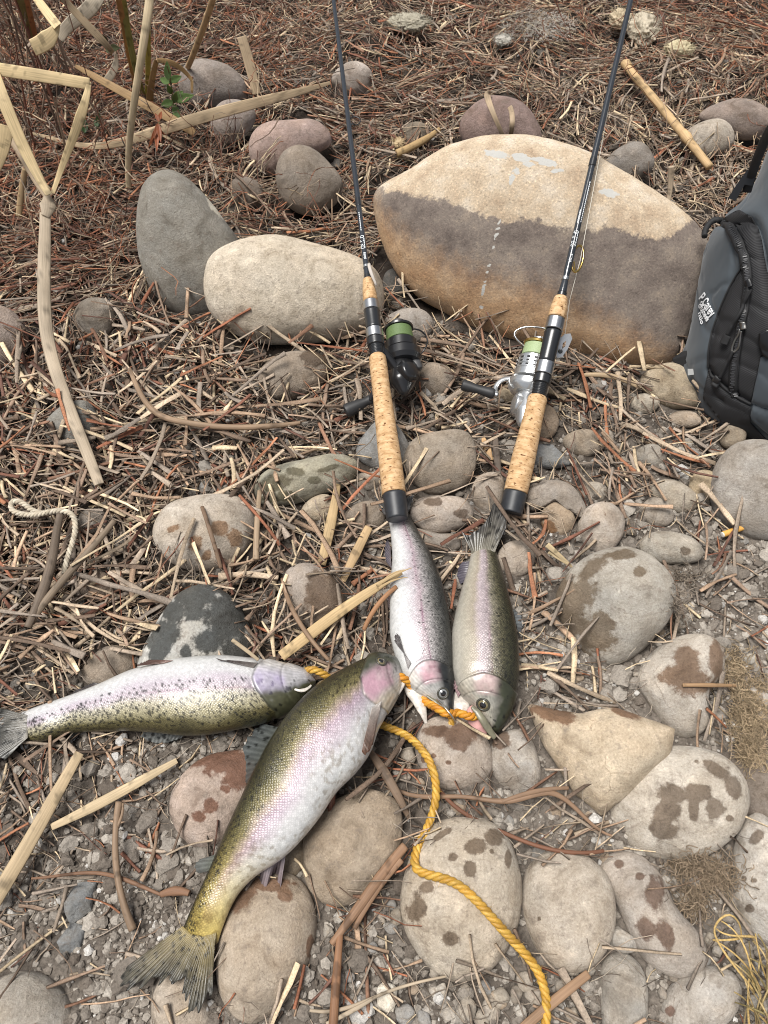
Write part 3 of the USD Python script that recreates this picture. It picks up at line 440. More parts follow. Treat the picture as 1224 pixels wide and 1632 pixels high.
# ------------------------------------------------------------------ soil crumbs and grit
FISH_PX = []
def crumbs(n, seed, rlo, rhi, sub, power=2.0, soil=True):
    r = np.random.default_rng(seed)
    px = r.uniform(-170, 1400, n * 3); py = r.uniform(-30, 1780, n * 3)
    w = np.clip(0.25 + 0.95 * (1 - dens(px, py)), 0.12, 1) * np.where(py < 450, 0.35, 1)
    # even over the ground, not over the photo: weight by ground area
    d = ray(px, py); area = np.minimum((1 / -d[:, 2]) ** 3, 4.5); w = w * area / 2.0
    clump = meshkit.fbm(P(px, py) * 16.0, 3, seed); w = w * (0.25 + sstep(0.35, 0.6, clump)) * 1.4
    k = np.nonzero(r.random(n * 3) < w)[0][:n]
    c = P(px[k], py[k]); m = len(c)
    size = rlo + (rhi - rlo) * r.random(m) ** power
    z = ground_z(c[:, 0], c[:, 1]); s_ = sup(c[:, 0], c[:, 1]); ok = s_ - z < 0.012
    c, size, z = c[ok], size[ok], np.maximum(z, np.where(s_ - z < 0.012, z, s_))[ok]; m = len(c)
    n0, f0 = ICO[sub]
    v = n0[None] * (1 + 0.5 * (r.random((m, len(n0), 1)) - 0.5))
    ax = r.normal(size=(m, 3, 3)); qm = np.linalg.qr(ax)[0]
    v = v * r.uniform(0.65, 1.15, (m, 1, 3)); v = np.einsum('mij,mkj->mki', qm, v) * size[:, None, None]
    v[..., 2] *= 0.8
    v = v + np.stack([c[:, 0], c[:, 1], z + size * r.uniform(0.0, 0.5, m)], 1)[:, None]
    f = (f0[None] + (np.arange(m) * len(n0))[:, None, None]).reshape(-1, 3)
    t = r.random((m, 1)); base = lerp([0.11, 0.09, 0.073], [0.37, 0.335, 0.29], t ** 1.2)
    white = (r.random((m, 1)) < 0.05); base = np.where(white, lerp([0.38, 0.36, 0.33], [0.55, 0.53, 0.5], r.random((m, 1))), base)
    pp = proj(np.stack([c[:, 0], c[:, 1], z], 1)); dd = dens(pp[0], pp[1])[:, None]; base = base * (1.12 - 0.5 * dd)
    return v.reshape(-1, 3), f, np.repeat(base, len(n0), 0)
cv, cf, ct = [], [], []
for a in ((36000, 31, 0.0013, 0.0036, 0, 1.6), (12500, 32, 0.003, 0.0070, 0, 2.0), (1500, 33, 0.006, 0.0125, 1, 2.0)):
    v, f, t = crumbs(*a); cf.append(f + sum(map(len, cv))); cv.append(v); ct.append(t)
mesh(None, 'soil_crumbs', np.vstack(cv), np.vstack(cf), 'crumb', {'tint': np.vstack(ct)}, smooth=False, label='loose grey brown crumbs of dry soil and grit between the stones', kind='stuff', cat='soil')

# ------------------------------------------------------------------ dead stalks, twigs and needles
PAL = np.array([(0.34, 0.265, 0.19), (0.27, 0.215, 0.165), (0.22, 0.18, 0.145), (0.12, 0.085, 0.062), (0.47, 0.37, 0.245), (0.29, 0.20, 0.135), (0.20, 0.14, 0.10)])
RUSTS = np.array([(0.215, 0.088, 0.050), (0.15, 0.068, 0.045), (0.28, 0.125, 0.068), (0.115, 0.06, 0.044), (0.18, 0.10, 0.065)])
keep_off = None
def in_outlines(px, py):
    out = np.zeros(len(px), bool)
    for p in OUT: 
        b = p.bounds; k = np.nonzero((px > b[0]) & (px < b[2]) & (py > b[1]) & (py < b[3]) & ~out)[0]
        if len(k): out[k] = contains_xy(p, px[k], py[k])
    return out
def twigs(n, seed, length, rad, flat=(0.5, 0.95), bend=0.13, wiggle=0.0, segs=4, sides=5, rust=None, layer=0.02, dpow=1.0, stone_ok=0.04, tilt=0.0, pal=PAL, area_pow=2.2, only=None, swirl=0.5, box=(-200, 1420, -110, 1800)):
    r = np.random.default_rng(seed)
    N = int(n * 6)
    px = r.uniform(box[0], box[1], N); py = r.uniform(box[2], box[3], N)
    d = ray(px, py); area = np.minimum((CAM_H / -d[:, 2]) ** area_pow, 9.0); w = dens(px, py) ** dpow * area / 5.0
    if only is not None: w = w * only(px, py)
    k = np.nonzero(r.random(N) < w)[0]; c_ = P(px[k], py[k], 0.01); k = k[(sup(c_[:, 0], c_[:, 1]) < 0.045) | (r.random(len(k)) < stone_ok * 0.5)]; k = k[~in_outlines(px[k], py[k]) | (r.random(len(k)) < stone_ok)][:n]
    px, py = px[k], py[k]; m = len(k); c = P(px, py, 0.01)
    L = r.uniform(length[0], length[1], m) * r.uniform(0.55, 1.0, m); rd = r.uniform(rad[0], rad[1], m)
    field = (meshkit.fbm(c * 3.0, 2, 77) * 4 * np.pi)                      # neighbours lie roughly alike
    phi = np.where(r.random(m) < swirl, field + r.normal(0, 0.45, m), r.uniform(0, 2 * np.pi, m))
    curv = r.normal(0, bend, m); S = segs + 1; s = np.linspace(-0.5, 0.5, S)
    a = phi[:, None] + curv[:, None] * s * 2 + wiggle * np.cumsum(r.normal(0, 1, (m, S)), 1)
    step = L[:, None] / segs
    x = np.cumsum(np.cos(a) * step, 1); y = np.cumsum(np.sin(a) * step, 1)
    x = c[:, :1] + x - x.mean(1, keepdims=True); y = c[:, 1:2] + y - y.mean(1, keepdims=True)
    zs = np.minimum(sup(x, y), 0.034)
    # a stiff stalk rests on the highest spots below it
    lin = np.polynomial.polynomial.polyfit
    A = np.stack([np.ones(S), s], 1); co = zs @ np.linalg.pinv(A).T; co[:, 1] = np.clip(co[:, 1], -0.55 * L, 0.55 * L)
    line = co[:, :1] + co[:, 1:] * s; lift = np.max(zs - line, 1, keepdims=True)
    D = dens(px, py)[:, None]
    z = line + np.minimum(lift, 0.02) * 0.8 + rd[:, None] * 0.6 + (r.random((m, 1)) ** 1.3) * layer * (0.15 + 0.85 * D) + r.normal(0, 1, (m, 1)) * (0.05 + tilt) * L[:, None] * s * 2
    z = z + wiggle * L[:, None] * 0.08 * r.normal(0, 1, (m, S)); z = np.maximum(z, zs - 0.002)
    p = np.stack([x, y, z], -1); t = unit(np.gradient(p, axis=1)); sd = unit(np.cross(t, [0, 0, 1.0])); up = np.cross(sd, t)
    roll = r.uniform(-0.6, 0.6, m)[:, None, None]; sd, up = sd * np.cos(roll) + up * np.sin(roll), up * np.cos(roll) - sd * np.sin(roll)
    fl = r.uniform(flat[0], flat[1], m); an = np.arange(sides) * 2 * np.pi / sides
    taper = np.linspace(1.0, 1.0 - 0.5 * r.random(m), S).T * (1 + 0.17 * r.normal(0, 1, (m, S)))
    rr = (rd[:, None] * np.clip(taper, 0.35, 1.3))[:, :, None, None]
    v = p[:, :, None] + rr * (np.cos(an)[None, None, :, None] * sd[:, :, None] + (fl[:, None, None, None] * np.sin(an)[None, None, :, None]) * up[:, :, None])
    V = S * sides; v = v.reshape(m, V, 3)
    i, j = np.meshgrid(np.arange(S - 1), np.arange(sides), indexing='ij'); kk = (j + 1) % sides
    q = np.stack([i * sides + j, i * sides + kk, (i + 1) * sides + kk, (i + 1) * sides + j], -1).reshape(-1, 4)
    f = [q[:, [0, 1, 2]], q[:, [0, 2, 3]]]
    for o in (0, (S - 1) * sides): 
        fan = np.array([[o, o + b, o + b + 1] for b in range(1, sides - 1)]); f.append(fan[:, ::-1] if o == 0 else fan)
    f = np.vstack(f)
    rs = rustm(px, py) if rust is None else np.full(m, rust)
    isr = r.random(m) < rs
    col = np.where(isr[:, None], RUSTS[r.integers(0, len(RUSTS), m)], pal[r.choice(len(pal), m, p=None)]) * r.uniform(0.75, 1.25, (m, 1))
    ring = np.clip(1 + 0.20 * r.normal(0, 1, (m, S)) + 0.35 * (r.random((m, 1)) < 0.3) * (s > 0.2), 0.5, 1.7)
    colv = np.repeat((col[:, None] * ring[..., None]), sides, 1)
    return v, f, colv, dict(px=px, py=py, rust=isr, L=L, r=rd, V=V)
def flatten(tw):
    v, f, col, info = tw; m = len(v)
    return v.reshape(-1, 3), (f[None] + (np.arange(m) * info['V'])[:, None, None]).reshape(-1, 3), col.reshape(-1, 3)
def litter(name, label, sets, mat='twig', cat='litter'):
    vs, fs, ts, n = [], [], [], 0
    for a in sets:
        v, f, t = flatten(twigs(**a)); vs.append(v); fs.append(f + n); ts.append(t); n += len(v)
    mesh(None, name, np.vstack(vs), np.vstack(fs), mat, {'tint': np.vstack(ts)}, label=label, cat=cat, kind='stuff')
#FISH>
# ------------------------------------------------------------------ placing things on a surface already built
class Surf:
    """the side of a mesh that is turned to the viewer's standpoint: finds the spot of the surface at a photo position"""
    def __init__(self, v, f):
        n = usdkit.meshkit.arrays((v, f), True)[2]
        k = ((v - EYE) * n).sum(1) < 0
        self.px, self.py, _ = proj(v[k]); d = np.linalg.norm(v[k] - EYE, axis=1)
        xy = np.stack([self.px, self.py], 1); self.tree = cKDTree(xy); self.d, self.n = d, n[k]
        self.lin = LinearNDInterpolator(xy, d)
    def at(self, px, py, lift=0.0):
        px, py = np.broadcast_arrays(np.asarray(px, float), np.asarray(py, float)); xy = np.stack([px.ravel(), py.ravel()], 1)
        d = self.lin(xy); i = self.tree.query(xy)[1]; d = np.where(np.isnan(d), self.d[i], d)
        p = EYE + unit(ray(xy[:, 0], xy[:, 1])) * d[:, None] + self.n[i] * np.asarray(lift).reshape(-1, 1)
        return p.reshape(px.shape + (3,))
    def normal(self, px, py):
        return self.n[self.tree.query([[px, py]])[1][0]]
def sheet(g, t, nrm=None):
    """a grid of points (a, b, 3) given a thickness t: a closed thin sheet"""
    a, b = g.shape[:2]
    if nrm is None:
        du, dv = np.gradient(g, axis=0), np.gradient(g, axis=1); nrm = unit(np.cross(du, dv))
    nrm = np.where((nrm * (EYE - g)).sum(-1, keepdims=True) < 0, -nrm, nrm)
    top, bot = g + nrm * t / 2, g - nrm * t / 2
    v = np.vstack([top.reshape(-1, 3), bot.reshape(-1, 3)]); n = a * b
    i, j = np.meshgrid(np.arange(a - 1), np.arange(b - 1), indexing='ij')
    q = np.stack([i * b + j, i * b + j + 1, (i + 1) * b + j + 1, (i + 1) * b + j], -1).reshape(-1, 4)
    fu = np.vstack([q[:, [0, 1, 2]], q[:, [0, 2, 3]]])
    rim = np.r_[np.arange(b), np.arange(1, a) * b + b - 1, ((a - 1) * b + np.arange(b - 1))[::-1], (np.arange(1, a - 1) * b)[::-1]]
    nx = np.roll(rim, -1)
    side = np.vstack([np.stack([rim, nx + n, nx], 1), np.stack([rim, rim + n, nx + n], 1)])
    f = np.vstack([fu, fu[:, ::-1] + n, side])
    c = np.cross(v[f[0, 1]] - v[f[0, 0]], v[f[0, 2]] - v[f[0, 0]])
    if c @ (EYE - v[f[0, 0]]) < 0: f = f[:, ::-1]
    return v, f
def fill_poly(pts, step):
    """a polygon in photo pixels as points and triangles, fine enough to be laid over a curved surface"""
    pg = Polygon(pts).buffer(0); x0, y0, x1, y1 = pg.bounds
    L = pg.exterior.length; ring = np.array([pg.exterior.interpolate(k * L / max(8, int(L / step))).coords[0] for k in range(max(8, int(L / step)))])
    X, Y = np.meshgrid(np.arange(x0, x1, step), np.arange(y0, y1, step)); X, Y = X.ravel(), Y.ravel()
    k = contains_xy(pg.buffer(-step * 0.45), X, Y); p = np.vstack([ring, np.stack([X[k], Y[k]], 1)])
    t = Delaunay(p).simplices; c = p[t].mean(1); t = t[contains_xy(pg, c[:, 0], c[:, 1])]
    return p, t, len(ring)
def patch(surf, pts, lift, thick=0.0015, step=4.0, smooth_ring=None):
    if smooth_ring: pts = spline(pts, smooth_ring, True)
    p, t, nr = fill_poly(pts, step)
    top = surf.at(p[:, 0], p[:, 1], lift); bot = surf.at(p[:, 0], p[:, 1], lift - thick)
    n = len(p); v = np.vstack([top, bot]); 
    a = p[t]; cw = ((a[:, 1, 0] - a[:, 0, 0]) * (a[:, 2, 1] - a[:, 0, 1]) - (a[:, 1, 1] - a[:, 0, 1]) * (a[:, 2, 0] - a[:, 0, 0])) > 0
    t = np.where(cw[:, None], t[:, ::-1], t)
    e = np.vstack([t[:, [0, 1]], t[:, [1, 2]], t[:, [2, 0]]]); es = set(map(tuple, e)); b = np.array([x for x in map(tuple, e) if (x[1], x[0]) not in es])
    side = np.vstack([np.stack([b[:, 0], b[:, 0] + n, b[:, 1] + n], 1), np.stack([b[:, 0], b[:, 1] + n, b[:, 1]], 1)])
    return v, np.vstack([t, t[:, ::-1] + n, side])
def plate(pts, z, thick, holes=()):
    """a flat plate whose outline is given in photo pixels, standing at height z and facing the viewer's side"""
    pg = Polygon(pts, [h for h in holes]).buffer(0); cx, cy = pg.centroid.coords[0]
    C = P(cx, cy, z); e3 = -unit(ray(cx, cy)); e1 = unit(RIGHT - (RIGHT @ e3) * e3); e2 = np.cross(e3, e1); sc = np.linalg.norm(C - EYE) / (FPX * np.linalg.norm(ray(cx, cy)))
    m = trimesh.creation.extrude_polygon(pg, thick / sc, engine='earcut'); v = np.array(m.vertices); f = np.array(m.faces)
    v = C + ((v[:, 0] - cx) * sc)[:, None] * e1 - ((v[:, 1] - cy) * sc)[:, None] * e2 + (v[:, 2] * sc - thick / 2)[:, None] * e3
    return v, f[:, ::-1]
def path3(pts, n, z=None, straight=False):
    """(px, py, z) photo points to a curve of the place"""
    p = np.asarray(pts, float); w = P(p[:, 0], p[:, 1], p[:, 2] if z is None else z)
    return poly(w, n) if straight else spline(w, n)

# ------------------------------------------------------------------ the four trout
look('trout_skin', {
    't': ('attribute', {'attribute': 'tint'}), 'sk': ('attribute', {'attribute': 'scales'}), 'gl': ('attribute', {'attribute': 'gloss'}),
    'u': ('uvmap', {'attribute': 'st'}), 'mp': ('mapping', {'scale': (400.0, 400.0, 1.0), 'rotation': (0.0, 0.0, 0.785)}),
    'v': ('voronoi_texture', {'dimensions': '2D', 'feature': 'distance_to_edge', 'scale': 1.0, 'randomness': 0.6}), 'v1': ('voronoi_texture', {'dimensions': '2D', 'feature': 'f1', 'scale': 1.0, 'randomness': 0.6}),
    'e': ('rgb_ramp', {'ramp': [(0.0, (0.36, 0.34, 0.30)), (0.10, (0.6, 0.58, 0.54)), (0.28, (1.05, 1.05, 1.04)), (0.45, (1.22, 1.2, 1.16)), (1.0, (1.3, 1.28, 1.22))]}),
    'sv': ('separate_color', {}), 'sr': ('map_range', {'from_min': 0.0, 'from_max': 1.0, 'to_min': 0.62, 'to_max': 1.42}), 'se': ('mix', {'mix_type': 'multiply', 'fac': 1.0}),
    'm': ('mix', {'mix_type': 'multiply', 'color2': (1, 1, 1)}), 'n': ('noise_texture', {'scale': 260.0, 'detail': 4.0}), 'nr': ('rgb_ramp', {'ramp': [(0.25, (0.85, 0.85, 0.85)), (0.75, (1.13, 1.13, 1.13))]}), 'm2': ('mix', {'mix_type': 'multiply', 'fac': 1.0}),
    'h': ('math', {'math_type': 'multiply'}), 'b': ('bump', {'strength': 0.7, 'distance': 0.0014}), 'g': ('geometry', {}),
    'p': ('principled_bsdf', {'roughness': 0.33, 'specular_ior_level': 0.55, 'metallic': 0.05, 'coat_weight': 0.25, 'coat_roughness': 0.15, 'coat_ior': 1.4})},
    [('u.UV', 'mp.vector'), ('mp.vector', 'v.vector'), ('mp.vector', 'v1.vector'), ('v.distance', 'e.fac'), ('v1.color', 'sv.color'), ('sv.r', 'sr.value'), ('e.color', 'se.color1'), ('sr.result', 'se.color2'), ('t.color', 'm.color1'), ('se.color', 'm.color2'), ('sk.fac', 'm.fac'), ('g.position', 'n.vector'), ('n.fac', 'nr.fac'),
     ('m.color', 'm2.color1'), ('nr.color', 'm2.color2'), ('m2.color', 'p.base_color'), ('v.distance', 'h.value1'), ('sk.fac', 'h.value2'), ('h.value', 'b.height'), ('b.normal', 'p.normal')])
plain('eye_gold', (0.26, 0.22, 0.12), 0.12, 0.4, coat_weight=1.0)
plain('eye_pale', (0.24, 0.25, 0.25), 0.12, 0.2, coat_weight=1.0)
plain('eye_socket', (0.05, 0.048, 0.038), 0.35)
plain('pupil', (0.012, 0.012, 0.014), 0.06, coat_weight=1.0)
plain('flesh', (0.55, 0.30, 0.28), 0.35, var=0.25, scale=120, bump=0.3)
plain('jaw_white', (0.50, 0.46, 0.41), 0.36, var=0.42, scale=170, bump=0.5)
plain('jaw_olive', (0.15, 0.14, 0.095), 0.32, var=0.4, scale=90, bump=0.3)
def ramp(x, stops):
    xs_ = [s[0] for s in stops]; c = np.array([s[1] for s in stops], float)
    return np.stack([np.interp(x, xs_, c[:, k]) for k in range(3)], -1)
def trout(name, label, dors, vent, stops, s_head, base, bmax, seed, roll=0.0, spots=(0, 0.5, 0.001), speck=0.0, tail_tint=None, head=None, dirt=0.0, scal=0.7, line=0.3, N=340, M=120):
    rs = np.random.default_rng(seed)
    def res(e):
        e = np.asarray(e, float); d = np.r_[0, np.cumsum(np.linalg.norm(np.diff(e, axis=0), axis=1))]; d /= d[-1]
        u = np.linspace(0, 1, N); return np.stack([PchipInterpolator(d, e[:, k])(u) for k in (0, 1)], -1)
    D2, V2 = res(dors), res(vent); s = np.linspace(0, 1, N)
    bz = np.interp(s, np.linspace(0, 1, len(base)), base)
    zc = bz + 0.02
    for _ in range(3):
        Dw, Vw = P(D2[:, 0], D2[:, 1], zc), P(V2[:, 0], V2[:, 1], zc); a = np.linalg.norm(Vw - Dw, axis=1) / 2
        b = bmax * (a / a.max()) ** 0.85; zc = bz + b * 0.92 * (0.4 + 0.6 * sstep(-0.02, 0.13, s))
    C = (Dw + Vw) / 2; vd = unit(Vw - Dw)
    close = np.sqrt(np.clip(1 - ((s - 0.965) / 0.035).clip(0) ** 2 * 0.93, 0, 1)); tclose = np.sqrt(np.clip(1 - ((0.022 - s).clip(0) / 0.022) ** 2 * 0.96, 0, 1)); a = a * close * tclose; b = b * close * (0.30 + 0.70 * sstep(-0.02, 0.13, s))
    th = np.arange(M) * 2 * np.pi / M
    ct, st_ = np.cos(th), np.sin(th)
    sg = lambda x, k: np.sign(x) * np.abs(x) ** k
    prof_c, prof_s = sg(ct, 0.92), sg(st_, 0.95)
    v = C[:, None] + (a[:, None] * prof_c[None])[..., None] * vd[:, None] + (b[:, None] * prof_s[None])[..., None] * np.array([0, 0, 1.0])
    al = th + roll; dv = np.cos(al)[None].repeat(N, 0); t = (1 - dv) / 2; t = 1 - t            # t: 0 back .. 1 belly
    t = (dv + 1) / 2
    S_ = s[:, None].repeat(M, 1)
    sgill = s_head + 0.040 - 0.060 * np.clip(1 - np.abs(dv - 0.1) ** 1.5, 0, 1) + 0.010 * dv + 0.012 * (meshkit.fbm(v * 45, 2, seed + 40) - 0.5)
    qg = S_ - sgill; nrm = unit(prof_c[None, :, None] * vd[:, None] * 1.0 + prof_s[None, :, None] * np.array([0, 0, 1.0]))
    size = a.max()
    bump = 0.034 * size * sstep(0, 0.012, qg) * (1 - sstep(0.03, 0.14, qg)) - 0.018 * size * np.exp(-((qg + 0.004) / 0.006) ** 2)
    qc = S_ - (s_head + 0.105 - 0.03 * (1 - dv ** 2)); bump += 0.010 * size * sstep(0, 0.008, qc) * (1 - sstep(0.0, 0.05, qc)) - 0.008 * size * np.exp(-(qc / 0.005) ** 2)
    bump += size * 0.05 * (meshkit.fbm(v * 22, 2, seed) - 0.5) + size * 0.02 * (meshkit.fbm(v * 90, 2, seed) - 0.5) * (qg > 0)
    v = v + nrm * bump[..., None]
    L = np.r_[0, np.cumsum(np.linalg.norm(np.diff(C, axis=0), axis=1))]
    U = L[:, None].repeat(M, 1); W = a[:, None] * np.minimum(th, 2 * np.pi - th)[None] * 1.0
    # colour of the skin: bands from back to belly, then spots, then the head
    wob = 0.16 * (meshkit.fbm(np.stack([U * 25, W * 25, 0 * U], -1), 3, seed + 1) - 0.5) + 0.05 * (meshkit.fbm(np.stack([U * 160, W * 160, 0 * U], -1), 2, seed + 4) - 0.5)
    tt = np.clip(t + wob, 0, 1); col = ramp(tt, stops)
    if tail_tint is not None:
        k = (sstep(tail_tint[0], 0.02, S_) * sstep(0.02, 0.2, t) * tail_tint[2])[..., None]; col = col * (1 - k) + np.asarray(tail_tint[1]) * k * (0.35 + 0.8 * np.clip(t, 0, 0.8))[..., None]
    lat = np.exp(-((t - 0.46 - 0.03 * np.sin(S_ * 5)) / 0.010) ** 2) * (qg < 0) * line; col = col * (1 - lat[..., None] * np.array([0.4, 0.62, 0.5]))
    body = qg < 0.0
    n_sp, tmax, rad = spots
    if n_sp:
        kk_ = max(2, int(round(math.sqrt(n_sp * L[-1] / (a.max() * 1.6 * tmax + 1e-6) / 1.0)))); mm_ = max(2, n_sp // kk_); si_, ti_ = np.meshgrid(np.arange(kk_), np.arange(mm_)); n_sp = kk_ * mm_
        sp_s = ((si_.ravel() + 0.5 * (ti_.ravel() % 2) + rs.uniform(-0.45, 0.45, n_sp)) / kk_).clip(0, 1); sp_t = ((ti_.ravel() + 0.5 + rs.uniform(-0.5, 0.5, n_sp)) / mm_) * tmax; drop = rs.random(n_sp) < 0.12 + 0.55 * (sp_t / tmax) ** 2; sp_s[drop] = -1
        pu = np.interp(sp_s, s, L); aa = np.interp(sp_s, s, a); pw = aa * np.arccos(np.clip(2 * sp_t - 1, -1, 1)); rr = rad * rs.uniform(0.5, 1.3, n_sp) 
        d, i = cKDTree(np.stack([pu, pw], 1)).query(np.stack([U.ravel(), (W + 0.0).ravel()], 1), k=3)
        wz = 1 + 0.9 * (meshkit.fbm(np.stack([U.ravel() * 900, W.ravel() * 900, 0 * U.ravel()], -1), 2, seed + 2) - 0.5)
        m = np.max(sstep(1.1, 0.75, d / rr[i] * wz[:, None]), 1).reshape(U.shape)
        col = col * (1 - m[..., None] * 0.86)
    if speck:
        nz = meshkit.fbm(np.stack([U * 700, W * 700, 0 * U], -1), 2, seed + 3); m = sstep(0.56, 0.68, nz) * sstep(0.75, 0.2, t) * speck; col = col * (1 - m[..., None])
    if dirt:
        nz = meshkit.fbm(np.stack([U * 210, W * 210, 0 * U], -1), 4, seed + 6) ; big = meshkit.fbm(np.stack([U * 14, W * 14, 0 * U], -1), 2, seed + 8)
        m = sstep(0.55, 0.66, nz) * sstep(0.48, 0.62, big) * dirt * (qg < -0.03); col = col * (1 - m[..., None] * np.array([0.42, 0.46, 0.52]))
    hd = head or {}
    back, cheek, pink, chin = (np.asarray(hd.get(k, dflt), float) for k, dflt in (('back', (0.07, 0.07, 0.04)), ('cheek', (0.52, 0.5, 0.46)), ('pink', (0.52, 0.30, 0.34)), ('chin', (0.62, 0.58, 0.5))))
    hn = meshkit.fbm(v * 130, 3, seed + 9)
    hc = ramp(np.clip(t + 0.25 * (hn - 0.5), 0, 1), [(0, back * 0.5), (0.28, back), (0.38, cheek * 0.55), (0.5, cheek * 0.9), (0.66, cheek), (0.85, chin), (1, chin)]) * (0.62 + 0.76 * meshkit.fbm(v * 260, 4, seed + 20))[..., None]
    dots = sstep(0.66, 0.70, meshkit.fbm(v * 210 + 5, 2, seed + 21)) * sstep(0.7, 0.5, t); hc = hc * (1 - 0.75 * dots[..., None])
    rim_ = np.exp(-((qg - 0.012) / 0.010) ** 2) * sstep(0.25, 0.5, t); hc = hc * (1 + 0.08 * rim_[..., None])
    bone = 0.5 + 0.5 * np.sin((dv * 46 + S_ * 90) + 9 * meshkit.fbm(v * 60, 3, seed + 31)); hn2 = meshkit.fbm(v * 75, 4, seed + 33)
    hc = hc * (0.80 + 0.30 * bone[..., None] * sstep(0.35, 0.5, t)[..., None]); plate = 0.55 * sstep(0.004, 0.012, qc) * sstep(0.09, 0.06, qc) * sstep(0.3, 0.5, t); hc = hc * (1 - 0.35 * plate[..., None]) + np.array([0.46, 0.46, 0.44]) * 0.35 * plate[..., None]
    pk = (sstep(0.0, 0.012, qg) * sstep(0.02, -0.01, qc - 0.03 * (hn2 - 0.3)) * np.exp(-((t - 0.55) / 0.19) ** 4) * hd.get('pk', 0.85) * np.clip(0.25 + 1.7 * (hn2 - 0.25), 0, 0.95))[..., None]; hc = hc * (1 - pk) + pink * pk
    gr = np.maximum(np.exp(-((qg) / 0.0055) ** 2), 0.6 * np.exp(-(qc / 0.004) ** 2) * (t > 0.3)) * sstep(0.08, 0.2, t); hc = hc * (1 - 0.78 * gr[..., None])
    te = sstep(0.03, 0.0, S_ - 0.012 * np.abs(dv))[..., None]; col = col * (1 - 0.55 * te) + np.array([0.10, 0.09, 0.07]) * 0.55 * te
    hm = sstep(-0.004, 0.004, qg)[..., None]; col = col * (1 - hm) + hc * hm
    fine = meshkit.fbm(v * 420, 2, seed + 12); col = col * (0.86 + 0.28 * fine[..., None]); col = np.clip(col * (0.80 - 0.14 * sstep(0.75, 1.0, t)[..., None]), 0.004, 0.60)
    scl = scal * np.clip(1 - hm[..., 0], 0, 1) * np.interp(t, [0, 0.2, 0.45, 0.65, 0.8, 1], [1, 1, 0.75, 0.42, 0.28, 0.18])
    i, j = np.meshgrid(np.arange(N - 1), np.arange(M), indexing='ij'); kk = (j + 1) % M
    q = np.stack([i * M + j, i * M + kk, (i + 1) * M + kk, (i + 1) * M + j], -1).reshape(-1, 4)
    f = np.vstack([q[:, [0, 1, 2]], q[:, [0, 2, 3]]]); n = N * M
    V = np.vstack([v.reshape(-1, 3), v[0].mean(0), v[-1].mean(0)]); jj = np.arange(M); k2 = (jj + 1) % M
    f = np.vstack([f, np.stack([np.full(M, n), k2, jj], 1), np.stack([np.full(M, n + 1), (N - 1) * M + jj, (N - 1) * M + k2], 1)])
    c2 = col.reshape(-1, 3); c2 = np.vstack([c2, c2[0], c2[-1]]); s2 = np.r_[scl.ravel(), 0, 0]; uv = np.vstack([np.stack([U.ravel(), W.ravel()], 1), [0, 0], [L[-1], 0]])
    vol = np.einsum('ij,ij->i', V[f[:, 0]], np.cross(V[f[:, 1]], V[f[:, 2]])).sum()
    if vol < 0: f = f[:, ::-1]
    mid = C[N // 2]; T = thing(name, label, 'fish', (mid[0], mid[1], 0), None)
    mesh(T, 'body', V, f, 'trout_skin', {'tint': c2, 'scales': s2}, uv=uv)
    OUT.append(Polygon(np.vstack([D2, V2[::-1]])).buffer(2).buffer(0))
    return T, Surf(V, f)
def fin(T, name, base, tip, col, z=None, surf=None, lift=(0.001, 0.006), rays=12, spots=0, seed=0, nu=None, nv=14, thick=0.0006, bow=0.0, rag=0.06):
    """a rayed fin from a base line to a tip line, both in photo pixels; z = (base height, tip height) or laid on a surface"""
    nu = nu or rays * 6; rs = np.random.default_rng(seed + 100)
    B, E = poly(base, nu), (spline(tip, nu) if len(tip) > 2 else poly(tip, nu))
    w = np.linspace(0, 1, nv)[None, :, None]; u = np.linspace(0, 1, nu)
    rg = 1 + rag * (meshkit.noise(np.stack([u * rays * 1.1, 0 * u, 0 * u], -1), seed) - 0.6) * 2
    g2 = B[:, None] + (E - B)[:, None] * w * rg[:, None, None]
    g2 = g2 + np.array([bow, 0])[None, None] * np.sin(w * np.pi)
    if z is not None: g = P(g2[..., 0], g2[..., 1], (z[0] + (z[1] - z[0]) * w[..., 0]) * np.ones((nu, 1)))
    else:
        g = surf.at(g2[..., 0], g2[..., 1]); nn = surf.normal(*np.asarray(base).mean(0)); g = g + nn * ((lift[0] + (lift[1] - lift[0]) * w))
    ridge = np.cos(u * rays * 2 * np.pi)[:, None] * 0.0006 * (0.3 + w[..., 0])
    du, dv = np.gradient(g, axis=0), np.gradient(g, axis=1); nm = unit(np.cross(du, dv)); g = g + nm * ridge[..., None] * 0.6; g[..., 2] += 0.010 * w[..., 0] * (meshkit.fbm(g * 55, 2, seed) - 0.5)
    v, f = sheet(g, thick)
    rayc = (0.5 + 0.5 * np.cos(u * rays * 2 * np.pi))[:, None] * np.ones((1, nv))
    fray = meshkit.fbm(np.stack([g2[..., 0] * 0.12, g2[..., 1] * 0.12, 0 * g2[..., 0]], -1), 3, seed)
    wc_ = w ** 0.55; c0 = np.asarray(col[0])[None, None] * (1 - wc_) + np.asarray(col[1])[None, None] * wc_
    c = c0 * (0.74 + 0.36 * rayc[..., None]) * (0.7 + 0.6 * fray[..., None])
    if spots:
        sp = np.stack([rs.uniform(g2[..., 0].min(), g2[..., 0].max(), spots), rs.uniform(g2[..., 1].min(), g2[..., 1].max(), spots)], 1)
        d, _ = cKDTree(sp).query(g2.reshape(-1, 2)); c = c * (1 - 0.8 * sstep(3.4, 2.0, d).reshape(nu, nv, 1))
    cc = np.vstack([c.reshape(-1, 3)] * 2)
    return mesh(T, name, v, f, 'fin', {'tint': np.clip(cc, 0, 1)})
